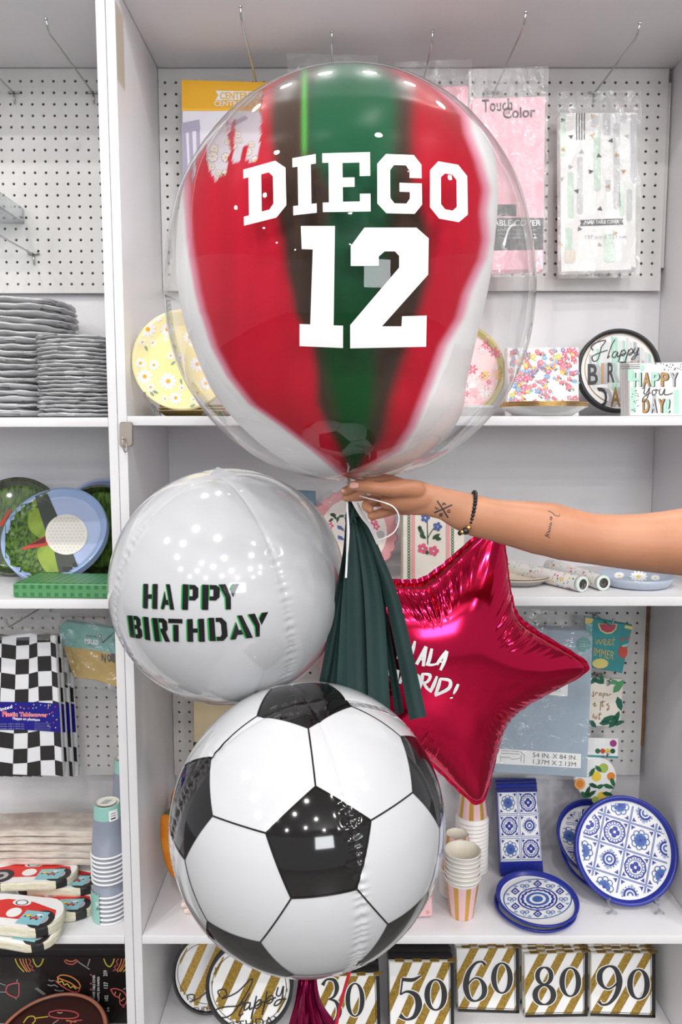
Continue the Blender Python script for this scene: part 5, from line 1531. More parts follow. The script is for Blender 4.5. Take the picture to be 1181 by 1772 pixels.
flatlobe([(308, 1363, 1), (306, 1367, 6), (305, 1380, 9), (308, 1400, 12), (314, 1425, 10)], FELT_O, .8, 'ear', 1.79)
flatlobe([(316, 1388, 4), (306, 1402, 16), (304, 1425, 22), (310, 1450, 20), (322, 1470, 12)], FELT_G, .7, 'head', 1.76)
flatlobe([(286, 1409, 1), (287, 1413, 8), (290, 1430, 12.5), (294, 1460, 15), (299, 1490, 14), (305, 1512, 10), (310, 1524, 2)], FELT_O, .6, 'ear', 1.655)
flatlobe([(330, 1420, 10), (335, 1460, 28), (335, 1480, 26), (332, 1497, 14)], FELT_O, .8, 'body', 1.75)
for k in range(4):
    z = ZC + .0005 + .0145 * k; x0 = P(314, 1590, 1.60).x + (.004, -.002, .003, .001)[k]
    b = MB(); b.box((x0 + .06, 1.655, z + .0068), (.12, .11, .0132), mat('rosy_wrapped_napkins', (240, 226, 222), .3, var=(206, 160, 140), vscale=26, coat=.4), bev=.006)
    b.single('napkin_pack', f'shrink-wrapped blush napkin pack half hidden by the football, {nth(3 - k)} of its stack', 'napkins', 'blush napkin stack')
# striped cups
CUPW = mat('cup_white', (244, 240, 236), .4); CPK = pr('cup_pink', (238, 196, 200)); CGD = mat('cup_gold', (208, 164, 72), .3, .3); CIN = pr('cup_inside', (238, 230, 214))
def cup_mesh(name, H, r0, r1, body, rimm, inside, stripes=None, band=None, foot=None, n=40):
    """paper cup standing on its base at local z = 0"""
    b = MB()
    R = lambda z: r0 + (r1 - r0) * z / H
    zs = [0, .0015] + ([foot] if foot else []) + [H * .5] + ([H - band] if band else []) + [H - .004]
    prof = [(0, .003), (r0 * .94, .003), (r0 * .94, 0)] + [(R(z), z) for z in zs] + [(r1 + .0014, H - .0035), (r1 + .0022, H - .0015), (r1 + .0010, H), (r1 - .0008, H - .001), (R(H * .5) - .001, H * .5), (r0 * .93, .005), (0, .005)]
    k0 = 3; kb = k0 + len(zs) - 1
    def fm(i, k):
        if i < 2: return inside
        if i >= kb + 3: return inside
        if i >= kb: return rimm
        if band and i == kb - 1: return rimm
        if foot and i <= k0 + 1: return foot_m
        if stripes: return stripes[(k * 16 // n) % 2]
        return body
    b.lathe(prof, body, n, None, True, fm)
    return b
def place_cups(proto_mesh, spots, cat, group, parts=None):
    for (p, flip, label) in spots:
        o = bpy.data.objects.new('paper_cup', proto_mesh); COL.objects.link(o)
        o.location = p; o.rotation_euler = (PI if flip else 0, 0, 0.4)
        tag(o, label, cat, group)
foot_m = CUPW
scm = cup_mesh('cup', .092, .0262, .0385, CPK, CUPW, CIN, (CPK, CGD), .012).mesh('striped_cup')
cc = PZ(800, 1590, ZC); cc = Vector((P(801, 1530, 1.60).x, 1.605, ZC + .0005))
place_cups(scm, [(cc + Vector((.0006 * (k % 2), 0, .0098 * k)), False, f'striped cup in the open-mouthed stack before the star tip, {nth(6 - k)}') for k in range(7)], 'cup', 'striped cups, open stack')
cc = Vector((P(790, 1530, 1.69).x, 1.69, ZC + .0005))
place_cups(scm, [(cc + Vector((0, 0, .092 + .0098 * k)), True, f'upturned striped cup behind the open-mouthed stack, {nth(5 - k)}') for k in range(6)], 'cup', 'striped cups, upturned short stack')
cc = Vector((P(817, 1480, 1.78).x, 1.785, ZC + .0005))
place_cups(scm, [(cc + Vector((0, 0, .092 + .0098 * k)), True, f'upturned striped cup in the tallest stack under the star tip, {nth(13 - k)}') for k in range(14)], 'cup', 'striped cups, tall stack')
# tile napkins
f3t = cX(720, 1320, 2.562)
def tile_motif(b0, sf, quad, kind, off, g=None):
    q = lambda sh: inquad(sh, quad)
    class b:
        decal = staticmethod(lambda s_, sh, m, o: b0.decal(s_, sh, m, o, g))
    b.decal(sf, q(join(stroke([(.02, .02), (.98, .02), (.98, .98), (.02, .98)], .035, 0, True))), BLUEP, off)
    for cx, cy, sx, sy in ((.14, .14, 1, 1), (.86, .14, -1, 1), (.86, .86, -1, -1), (.14, .86, 1, -1)):
        b.decal(sf, q(poly([(cx - .07 * sx, cy - .07 * sy), (cx + .10 * sx, cy - .03 * sy), (cx + .02 * sx, cy + .02 * sy), (cx - .03 * sx, cy + .10 * sy)])), NAVY, off)
    if kind == 0:
        b.decal(sf, q(ring(.5, .5, .36, .42, 1, 30, wob=.03, wn=10)), NAVY, off); b.decal(sf, q(ring(.5, .5, .25, .28, 1, 28)), BLUEP, off)
        b.decal(sf, q(flower(.5, .5, .2, 4, .9)), NAVY, off); b.decal(sf, q(ell(.5, .5, .05)), PAPER, off + .0002)
        for k in range(20): b.decal(sf, q(ell(.5 + .325 * math.cos(k * PI / 10), .5 + .325 * math.sin(k * PI / 10), .028, n=6)), NAVY, off)
    elif kind == 1:
        for k in range(8):
            a = k * PI / 4; b.decal(sf, q(ring(.5 + .26 * math.cos(a), .5 + .26 * math.sin(a), .085, .115, 1, 14)), NAVY, off)
        b.decal(sf, q(flower(.5, .5, .24, 8, .5)), BLUEP, off + .0001); b.decal(sf, q(flower(.5, .5, .34, 8, .22, rot=.39)), LBLUE, off); b.decal(sf, q(ell(.5, .5, .06)), NAVY, off + .0003)
    else:
        b.decal(sf, q(ring(.5, .5, .18, .26, 1, 26)), NAVY, off); b.decal(sf, q(ell(.5, .5, .13)), BLUEP, off); b.decal(sf, q(ell(.5, .5, .06)), PAPER, off + .0002)
        for k in range(16):
            a = k * PI / 8; b.decal(sf, q(ell(.5 + .3 * math.cos(a), .5 + .3 * math.sin(a), .03, n=6)), BLUEP, off)
        for sx in (.2, .8):
            b.decal(sf, q(ring(sx, .5, .05, .075, 1, 12)), LBLUE, off); b.decal(sf, q(ring(.5, sx, .05, .075, 1, 12)), LBLUE, off)
NQ = [(860.5, 1369), (931, 1367.5), (941, 1514), (867.5, 1516)]
sfN = plane(903, 1515, 1.745, 8)
t = thing('napkin_pack', 'front blue and white tile pattern napkin pack standing under the blue tablecover', 'napkins', P(903, 1515, 1.745), 'tile napkin packs'); b = MB()
b.slab(sfN, NQ, .024, PAPER, NAVY)
b.decal(sfN, inquad(poly([(0, .83), (1, .83), (1, 1), (0, 1)]), NQ), NAVY, .0006)
for r in range(3):
    for c_ in range(2): tile_motif(b, sfN, [bil(NQ, .02 + .49 * c_ + dx * .47, .01 + .272 * r + dy * .262) for dx, dy in ((0, 0), (1, 0), (1, 1), (0, 1))], (1, 0, 0, 2, 1, 0)[r * 2 + c_], .0007)
b.part('napkins', t); bag(t, [(859, 1366), (933, 1364), (943, 1516), (866, 1518)], 1.765, 'wrapper', WRAP, .0008, 14, D2=1.742)
for k in range(2):
    b = MB(); b.slab(plane(901, 1500, 1.775 + .022 * k, 6), [(859 - k, 1357 - 6 * k), (930 - k, 1355 - 6 * k), (938, yb(1.775 + .022 * k, ZC + .004)), (866, yb(1.775 + .022 * k, ZC + .004))], .018, NAVY, NAVY)
    b.single('napkin_pack', ('navy backed tile napkin pack, first behind the front one', 'navy backed tile napkin pack, against the back panel')[k], 'napkins', 'tile napkin packs')
# tile plates
def small_tile(c, lean, yaw, label, group, R=.0905, decals=True, cx=931, cy=1556, rx=72, ry=42):
    b = plate_mb(c, R, lean, yaw, PAPER, NAVY, NAVY, flat=.84, dep=.010)
    if decals:
        sf = b.surf(); k = ry / rx
        E = lambda r0, r1, m, o, **kw: b.decal(sf, ring(cx, cy, r0 * rx, r1 * rx, k, 48, **kw), m, o)
        E(.80, .83, BLUEP, .0007); E(.44, .48, NAVY, .0007); E(.34, .40, NAVY, .0007, wob=.05, wn=16); E(.20, .28, BLUEP, .0007); b.decal(sf, ell(cx, cy, .13 * rx, .13 * ry), BLUEP, .0007)
        for q in range(12):
            a = q * PI / 6; X_, Y_ = cx + .62 * rx * math.cos(a), cy + .62 * ry * math.sin(a)
            if q % 2: b.decal(sf, poly([(X_, Y_ - 7), (X_ + 8, Y_), (X_, Y_ + 6), (X_ - 8, Y_)], [(X_, Y_ - 4), (X_ + 4.5, Y_), (X_, Y_ + 3.5), (X_ - 4.5, Y_)]), NAVY, .0008); b.decal(sf, ell(X_, Y_, 2, 1.4), NAVY, .0008)
            else:
                b.decal(sf, ring(X_ - 4, Y_, 2.4, 4, .7, 14), BLUEP, .0008); b.decal(sf, ring(X_ + 4, Y_, 2.4, 4, .7, 14), BLUEP, .0008)
                b.decal(sf, ring(X_, Y_ + 4, 2, 3.4, .7, 14), LBLUE, .0008)
            b.decal(sf, ell(cx + .74 * rx * math.cos(a + .26), cy + .74 * ry * math.sin(a + .26), 3.4, 1.7), LBLUE, .0007)
    return b.single('paper_plate', label, 'plate', group)
c0 = P(931, 1556, Dz(1556, ZC + .030)); 
small_tile(Vector((c0.x, c0.y + .004, ZC + .0335)), 84, 0, 'small navy-rimmed tile plate lying on the shelf, upper of two', 'small tile plates')
small_tile(Vector((c0.x - .004, c0.y + .004, ZC + .0165)), 88, 0, 'small navy-rimmed tile plate lying on the shelf, lower of two', 'small tile plates', decals=False)
R = .1165; lean = 22; Yf = 1.612; c = Vector((.7655 - R, Yf + R * math.sin(rad(lean)), ZC + .012 + R * math.cos(rad(lean))))
t = thing('paper_plate', 'large navy-rimmed tile pattern plate propped upright on a clear easel', 'plate', c - Vector((0, 0, R)), 'large tile plates')
b = plate_mb(c, R, lean, 0, PAPER, NAVY, NAVY, flat=.86, stackn=4, dep=.013, gap=.004); sf = b.surf()
M = frame(c + nrm(lean, 0) * -.013, lean, 0, -17)
def ptile(u, v, s=.060):
    return [proj(M @ Vector((u + dx * s, v + dy * s, 0))) for dx, dy in ((0, 1), (1, 1), (1, 0), (0, 0))]
class DiscS:
    """the flat well of the plate only"""
    def __init__(s, sf, c, r): s.sf, s.c, s.r = sf, c, r
    def cast(s, x, y):
        h = s.sf.cast(x, y)
        return h if h and (h[0] - s.c).length < s.r else None
wl = DiscS(sf, c, R * .865)
KIND = [[0, 1, 0, 2], [1, 2, 0, 1], [2, 0, 1, 2], [0, 1, 2, 0]]
for i in range(4):
    for j in range(4): tile_motif(b, wl, ptile(-.120 + .060 * i, -.120 + .060 * j), KIND[i][j], .0008, 5)
b.part('plate', t); b.extra.part('plates_beneath', t)
easel('clear plastic easel under the large tile plate', c.x - .052, c.y - .062, ZC + .0003, .050, .105)
c2 = Vector((P(1034, 1490, 1.755).x, 1.755, ZC + .034 + .098 * math.cos(rad(52))))
b = plate_mb(c2, .098, 52, 4, PAPER, NAVY, NAVY, flat=.84); sf = b.surf(); M = frame(c2 + nrm(52, 4) * -.013, 52, 4, -10); wl = DiscS(sf, c2, .083)
for i in range(2):
    for j in range(3): tile_motif(b, wl, ptile(-.095 + .062 * i, -.09 + .062 * j), (i + j) % 3, .0008, 5)
b.single('paper_plate', 'navy-rimmed tile plate half hidden behind the large propped one, upper of two', 'plate', 'large tile plates')
b = plate_mb(c2 + Vector((.006, -.012, -.027)), .098, 56, 4, PAPER, NAVY, NAVY, flat=.84); b.single('paper_plate', 'navy tile plate tucked lowest behind the large propped one', 'plate', 'large tile plates')
t = thing('napkin_pack', 'thin pink floral pack edge beside the football and the striped cups', 'napkins', P(738, 1590, Dz(1590, ZC))); sf = plane(738, 1588, Dz(1588, ZC + .005), 5); b = MB(); b.slab(sf, [(700, 1500), (748, 1504), (749, 1586), (700, 1590)], .03, pr('pale_rose', (238, 190, 200)))
for k in range(16): b.decal(sf, flower(rn.uniform(704, 745), rn.uniform(1508, 1582), 4, 5), rn.choice([WHITEP, ROSE, CGD]), .0007)
b.part('napkins', t)

# ============================================================ NUMBER NAPKINS, BOTTOM SHELF
f5 = cX(640, 1600, 2.183)
def number_stack(num, q, dq, n, lean=10, gap=.0150, label='', black=0):
    """front pack with its number, standing on the shelf; the other packs of the stack are copies behind it"""
    D = Dz(max(p[1] for p in q), ZD + .002)
    sf = plane(sum(p[0] for p in q) / 4, max(p[1] for p in q), D, lean); quad = q; nn = sf.n
    b = MB(); b.slab(sf, quad, .0135, PAPER, pr('napkin_edge', (236, 232, 222)))
    for s in range(-1, 5):
        p = clip([(s * .30 - .02, 1.0), (s * .30 + .12, 1.0), (s * .30 + .12 + .55, -.0), (s * .30 - .02 + .55, 0)], .0, .0, .955, .955)
        if len(p) > 2: b.decal(sf, inquad(poly(p), quad), GOLDP, .0005)
    b.decal(sf, inquad(poly([(0, .955), (1, .955), (1, 1), (0, 1)]), quad), BLACK, .0007); b.decal(sf, inquad(poly([(.945, 0), (1, 0), (1, 1), (.945, 1)]), quad), BLACK, .0007)
    b.decal(sf, inquad(stroke([(.93, .0), (.93, .935), (.0, .935)], .010, 0), quad), BLACK, .0008)
    for s in range(4):                                    # the stripes run over the folded top edge
        a, c_ = bil(quad, .1 + .27 * s, 0), bil(quad, .24 + .27 * s, 0); pa, pc = sf.cast(*a)[0], sf.cast(*c_)[0]
        up = Vector((0, 0, .0007)); b.add([pa + up, pc + up, pc - nn * .0135 + up, pa - nn * .0135 + up], [(0, 1, 2, 3)], GOLDP)
    for d, dqd in zip(num, dq): digit(b, sf, d, cq(f5, *dqd), CHAR, PAPER, .0010)
    o = b.single('napkin_pack', label, 'napkins', 'gold striped number napkins')
    for k in range(1, n):
        dup(o, (.0012 * (-1) ** k, gap * k, 0), f'gold striped napkin pack, {ORD[k].replace("second", "first").replace("third", "second").replace("fourth", "third")} behind the number {num} one')
    if black:
        b = MB(); b.slab(sf, quad, .020, CHAR, mat('black_wrap', (40, 38, 40), .2))
        o = b.single('napkin_pack', f'black wrapped napkin pack, first behind the number {num} one', 'napkins', 'gold striped number napkins'); o.location.y += .017
        for k in range(1, black): dup(o, (0, .023 * k, 0), f'black wrapped napkin pack, {("second", "third")[k - 1]} behind the number {num} one')
number_stack('60', cq(f5, (326, 90), (564, 88), (566, 335), (334, 328)), [[(352, 136), (448, 136), (448, 292), (352, 292)], [(458, 140), (542, 140), (542, 262), (458, 262)]], 3, label='gold striped napkin pack printed 60')
number_stack('80', cq(f5, (584, 112), (826, 104), (824, 346), (588, 350)), [[(612, 155), (708, 155), (708, 305), (612, 305)], [(716, 158), (800, 158), (800, 274), (716, 274)]], 4, label='gold striped napkin pack printed 80')
number_stack('90', cq(f5, (838, 108), (1080, 108), (1080, 352), (834, 344)), [[(854, 152), (956, 152), (956, 305), (854, 305)], [(972, 164), (1060, 164), (1060, 284), (972, 284)]], 4, label='gold striped napkin pack printed 90')
number_stack('50', cq(f5, (72, 142), (318, 142), (320, 430), (78, 432)), [[(100, 192), (202, 192), (202, 362), (100, 362)], [(206, 202), (294, 202), (294, 326), (206, 326)]], 1, label='gold striped napkin pack printed 50, set nearer the front', lean=5, black=3)
number_stack('30', [(548, 1690), (657, 1688), (660, 1814), (548, 1814)], [[(-190, 200), (-100, 200), (-100, 374), (-190, 374)], [(-92, 216), (-18, 216), (-18, 350), (-92, 350)]], 1, label='gold striped napkin pack printed 30 under the football balloon', lean=5, black=2)
f4 = cX(250, 1580, 2.624)
def gold_plate(cx, cy, D, R, lean, label, full):
    c = P(cx, cy, D); c.z = ZD + .012 + R * math.cos(rad(lean)); b = plate_mb(c, R, lean, 0, PAPER, CHAR, CHAR, flat=.90, stackn=4, dep=.009, gap=.005); sf = b.surf(); rp = R * pxm(cx, cy, D); ocx, ocy = cx, cy; cx, cy = proj(c)
    wl = DiscS(sf, c, R * .90)
    for s in range(-4, 5):
        x = cx + s * rp * .5
        b.decal(wl, poly([(x - rp * .12 + rp * .45, cy - rp), (x + rp * .12 + rp * .45, cy - rp), (x + rp * .12 - rp * .45, cy + rp), (x - rp * .12 - rp * .45, cy + rp)]), GOLDP, .0006, 6)
    b.decal(sf, ring(cx, cy, rp * .845, rp * .86, 1, 60), CHAR, .0009, 12)
    return b, sf, c
def gold_done(b, c, label):
    t = thing('paper_plate', label, 'plate', c, 'gold striped plates'); b.part('plate', t); b.extra.part('plates_beneath', t)
b, sf, cc = gold_plate(432, 1752, 1.632, .100, 12, '', True)
scr(b, sf, [[(345, 380), (335, 355), (362, 345), (375, 368), (352, 388), (420, 360), (480, 302), (490, 312), (455, 380), (395, 460), (345, 472), (325, 440), (370, 425), (430, 420), (450, 400)], [(478, 365), (445, 425), (430, 465), (450, 455)],
                [(478, 405), (458, 412), (455, 440), (476, 425), (482, 405), (478, 436), (492, 428)], [(510, 375), (495, 440), (485, 480), (500, 420), (525, 392), (532, 412), (515, 432), (502, 424), (545, 400)], [(558, 355), (545, 420), (535, 462), (550, 400), (578, 372), (585, 392), (568, 410), (555, 402), (598, 382)],
                [(608, 335), (600, 370), (618, 372), (632, 330), (625, 390), (608, 415), (590, 418), (605, 395), (645, 388)]], 2.4, CHAR, .0012, f4)
b.decal(sf, poly(cq(f4, (318, 487), (632, 447), (632, 450), (318, 490))), CHAR, .0012); b.decal(sf, txt('BIRTHDAY', cq(f4, (335, 502), (622, 462), (626, 502), (340, 540))), CHAR, .0012)
gold_done(b, cc, 'gold striped birthday plate with a black rim beside the magenta tassel')
b, sf, cc = gold_plate(362, 1757, 1.705, .086, 26, '', False)
scr(b, sf, [[(200, 395), (195, 375), (222, 370), (228, 392), (205, 402), (250, 385), (290, 350)]], 2.2, CHAR, .0012, f4)
b.decal(sf, txt('BIRTHDAY', cq(f4, (180, 432), (330, 420), (330, 455), (182, 462))), CHAR, .0012)
gold_done(b, cc, 'gold striped birthday plate mostly hidden, in the corner against the side panel')
# ============================================================ GOODS OF THE NEIGHBOURING UNIT
# silver plate packs in two stacks
def streaky(name, a, c, rough):
    return mat(name, a, rough, metal=.25, var=c, vscale=9, vstretch=(2.5, 2.5, 30), bump=.7, bscale=70, bdist=.006, coat=.4)
SIL = mat('silver_plate_edge', (206, 206, 208), .3, metal=.15, var=(176, 176, 178), vscale=9, vstretch=(2.5, 2.5, 30), bump=.4, bscale=70, bdist=.003, coat=.4); SILD = mat('silver_plate_face', (200, 200, 202), .3, metal=.4)
WRN = mat('plate_wrap', (232, 232, 234), .25, var=(96, 96, 98), vscale=14, vstretch=(1.5, 1.5, 40), bump=.5, bscale=90, bdist=.004, coat=.5)
def wavy_plate(R, h, seed):
    rn = random.Random(seed); ph = [rn.uniform(0, 6.3) for _ in range(6)]; n = 96; b = MB()
    prof = [(0, .10 * h), (R * .78, .10 * h), (R * .90, .30 * h), (R * .985, .66 * h), (R, .82 * h), (R * .99, .98 * h), (R * .9, .72 * h), (R * .76, .5 * h), (0, .5 * h)]
    vs = []; fs = []; rows = []
    for i, (r, z) in enumerate(prof):
        if r == 0: rows.append([len(vs)]); vs.append((0, 0, z)); continue
        rows.append(list(range(len(vs), len(vs) + n)))
        for k in range(n):
            a = 2 * PI * k / n; e = (r / R) ** 6
            w = 1 + e * .010 * (math.sin(5 * a + ph[0]) + .7 * math.sin(11 * a + ph[1] + z * 300) + .5 * math.sin(23 * a + ph[2]))
            dz = e * h * .10 * (math.sin(3 * a + ph[3]) + .6 * math.sin(9 * a + ph[4]) + .4 * math.sin(19 * a + ph[5]))
            vs.append((r * w * math.cos(a), r * w * math.sin(a), max(0, z + dz)))
    mats = []
    for i in range(len(rows) - 1):
        a, c = rows[i], rows[i + 1]
        for k in range(n):
            k2 = (k + 1) % n
            if len(a) == 1: f = (a[0], c[k2], c[k])
            elif len(c) == 1: f = (a[k], a[k2], c[0])
            else: f = (a[k], a[k2], c[k2], c[k])
            b.add([], [], SIL); b.f.append(list(f)); b.fm.append(b.mi((WRN if (k // 7 + seed) % 3 == 0 else SIL) if 1 < i < 6 else SILD)); b.fs.append(True)
    b.v = [Vector(v) for v in vs]
    return b.mesh('silver_plate')
var = [wavy_plate(.130, .0155, s) for s in range(4)]; rn = random.Random(8)
for k in range(18):
    o = bpy.data.objects.new('silver_plate_pack', var[k % 4]); COL.objects.link(o)
    z = ZA - .0028 + .0006 + .0137 * k; tl = .012 if k < 13 else .02
    o.location = (-.716 + rn.uniform(-.004, .004) - .0007 * max(0, k - 9), 1.735 + rn.uniform(-.004, .004), z); o.rotation_euler = (rn.uniform(-.006, .006), rn.uniform(-.004, .008), rn.uniform(0, 6))
    tag(o, f'silver film-wrapped plate pack in the taller, wider stack, {nth(17 - k)}', 'plate', 'silver plates, tall stack')
var = [wavy_plate(.0845, .0092, 10 + s) for s in range(4)]
for k in range(20):
    o = bpy.data.objects.new('silver_plate_pack', var[k % 4]); COL.objects.link(o)
    o.location = (-.5475 + rn.uniform(-.002, .002), 1.632 + rn.uniform(-.002, .002), ZA - .0028 + .0006 + .00815 * k); o.rotation_euler = (rn.uniform(-.006, .006), rn.uniform(-.006, .006), rn.uniform(0, 6))
    tag(o, f'small silver plate pack in the lower stack near the upright, {nth(19 - k)}', 'plate', 'silver plates, low stack')

# golf plates
ZBL = ZB - .0056
GRASS = mat('grass_print', (96, 132, 48), .3, var=(40, 62, 26), vscale=160, vstretch=(1, 1, .25), coat=.5); GRL = mat('blurred_grass_print', (150, 172, 70), .3, var=(120, 148, 56), vscale=18, coat=.5)
GDK = mat('dark_grass_print', (62, 78, 38), .3, var=(30, 36, 20), vscale=120, vstretch=(1, 1, .3), coat=.5); SKYP = pr('sky_print', (176, 190, 224), .3); BOKEH = mat('dark_blur_print', (70, 76, 70), .3, coat=.4)
fG = cX(0, 780, 3.69); RIMB = mat('plate_rim_blue', (150, 172, 214), .25, coat=.5)
lean = 36; Yf = 1.665; c = Vector((P(94, 932, 1.735).x, Yf + .118 * math.sin(rad(lean)), ZBL + .016 + .118 * math.cos(rad(lean))))
t = thing('paper_plate', 'golf plate with a white ball on a red tee behind the green gingham pack', 'plate', c - Vector((0, 0, .118)), 'golf plates')
b = plate_mb(c, .120, lean, -2, SKYP, RIMB, mat('pale_plate_back', (206, 210, 220), .3), flat=.80, stackn=5, dep=.014, gap=.004); sf = b.surf()
cx, cy = proj(c); rp = .120 * pxm(cx, cy, c.y)
ox, oy = cx - 94, cy - 932
g = lambda p: (fG(p)[0] + ox, fG(p)[1] + oy)
gp = lambda *pts: [g(p) for p in pts]
b.decal(sf, poly(gp((330, 290), (215, 315), (100, 400), (20, 500), (-10, 620), (5, 740), (60, 830), (150, 880), (270, 885), (385, 855), (370, 740), (300, 560), (235, 360), (300, 320))), GRASS, .0006, 9)
b.decal(sf, poly(gp(*smooth([(225, 350), (185, 450), (190, 540), (240, 590), (290, 620), (240, 690), (270, 780), (340, 850), (400, 850), (380, 720), (300, 560), (250, 420)], 5, True))), GRL, .0008, 9)
b.decal(sf, poly(gp((225, 335), (300, 300), (335, 380), (375, 470), (330, 500), (295, 560))), BOKEH, .0009, 9); b.decal(sf, poly(gp((350, 690), (470, 700), (500, 780), (495, 815), (440, 845), (385, 850))), BOKEH, .0009, 9)
b.decal(sf, poly(gp((295, 585), (230, 620), (140, 668), (145, 676), (300, 650), (320, 640))), pr('tee_red', (190, 60, 48)), .0011); b.decal(sf, poly(gp((295, 590), (235, 622), (180, 648), (290, 632))), pr('tee_dark', (96, 40, 40)), .0012)
gx_, gy_ = g((428, 578)); rb_ = 36.5
b.decal(sf, ell(gx_, gy_, rb_, rb_ * .96, 40), mat('golf_ball_print', (232, 228, 220), .35, coat=.4), .0013, 9)
for i in range(-5, 6):
    for j in range(-5, 6):
        x, y = i * 6.6 + (j % 2) * 3.3, j * 5.6
        if math.hypot(x, y) < rb_ * .9: b.decal(sf, ell(gx_ + x, gy_ + y, 2.0, 1.7, 8), pr('dimple_print', (214, 209, 198)), .0016)
b.part('plate', t); b.extra.part('plates_beneath', t)
def golf_back(px, D, R, lean, label, sky=True):
    c = Vector((P(px, 930, D).x if px < 150 else -.4615 - R, D, ZBL + .004 + R * math.cos(rad(lean)))); b = plate_mb(c, R, lean, 0, GRASS, GDK, pr('sky_print', (176, 190, 224), .3), flat=.8); sf = b.surf()
    qx, qy = proj(c); r_ = R * pxm(qx, qy, c.y)
    b.decal(sf, poly([(qx - r_ * .4, qy - r_ * .1), (qx - r_ * .1, qy + .1 * r_), (qx + .0 * r_, qy + .3 * r_), (qx - r_ * .3, qy + .8 * r_), (qx - .7 * r_, qy + .4 * r_)]), GDK, .0008, 9)
    b.decal(sf, poly([(qx - r_ * .32, qy - r_ * .02), (qx - r_ * .10, qy - r_ * .34), (qx - r_ * .05, qy - r_ * .32), (qx - r_ * .24, qy + r_ * .02)]), pr('tee_red', (190, 60, 48)), .0012)
    b.single('paper_plate', label, 'plate', 'golf plates')
golf_back(212, 1.80, .106, 8, 'grassy golf plate standing against the double upright'); golf_back(26, 1.80, .118, 16, 'grassy golf plate behind the one with the ball, farther from the upright')
b = plate_mb(Vector((-.4615 - .112, 1.852, ZBL + .114)), .112, 6, 0, SKYP, SKYP, SKYP, flat=.85); b.single('paper_plate', 'blue golf plate at the back, its rim showing above the grassy one', 'plate', 'golf plates')
t = thing('tablecover_pack', 'flat green gingham tablecover pack lying at the shelf edge', 'tablecover', P(115, 1040, 1.57)); b = MB()
rot = Matrix.Rotation(rad(-3), 4, 'Z'); GG = mat('gingham_green', (88, 148, 98), .4)
x0 = P(24, 1035, 1.55).x; L_, W_, H_ = .208, .115, .030; ctr = Vector((x0 + L_ / 2 + .002, 1.536 + W_ / 2 + .006, ZBL + H_ / 2 + .0006)); b.box(ctr, (L_, W_, H_), GG, rot, .004)
MB_ = Matrix.Translation(ctr) @ rot
for i in range(24):
    for j in range(3):
        w = L_ * .96 / 24; x = -L_ * .48 + i * w; z = -H_ / 2 + .003 + j * (H_ - .006) / 3; hz = (H_ - .006) / 3
        m = (pr('gingham_dark', (56, 118, 74)), pr('gingham_light', (140, 192, 138)), GG)[(i % 2) + (j % 2) if (i + j) % 2 == 0 else 2]
        b.add([(x, -W_ / 2 - .0004, z), (x + w, -W_ / 2 - .0004, z), (x + w, -W_ / 2 - .0004, z + hz), (x, -W_ / 2 - .0004, z + hz)], [(0, 1, 2, 3)], m, False, MB_)
    for j in range(12):
        w = L_ * .96 / 24; x = -L_ * .48 + i * w; y = -W_ / 2 + .004 + j * (W_ - .008) / 12; hy = (W_ - .008) / 12
        m = (pr('gingham_dark', (56, 118, 74)), pr('gingham_light', (140, 192, 138)), GG)[(i % 2) + (j % 2) if (i + j) % 2 == 0 else 2]
        b.add([(x, y, H_ / 2 + .0004), (x + w, y, H_ / 2 + .0004), (x + w, y + hy, H_ / 2 + .0004), (x, y + hy, H_ / 2 + .0004)], [(0, 1, 2, 3)], m, False, MB_)
b.part('folded_cover', t)

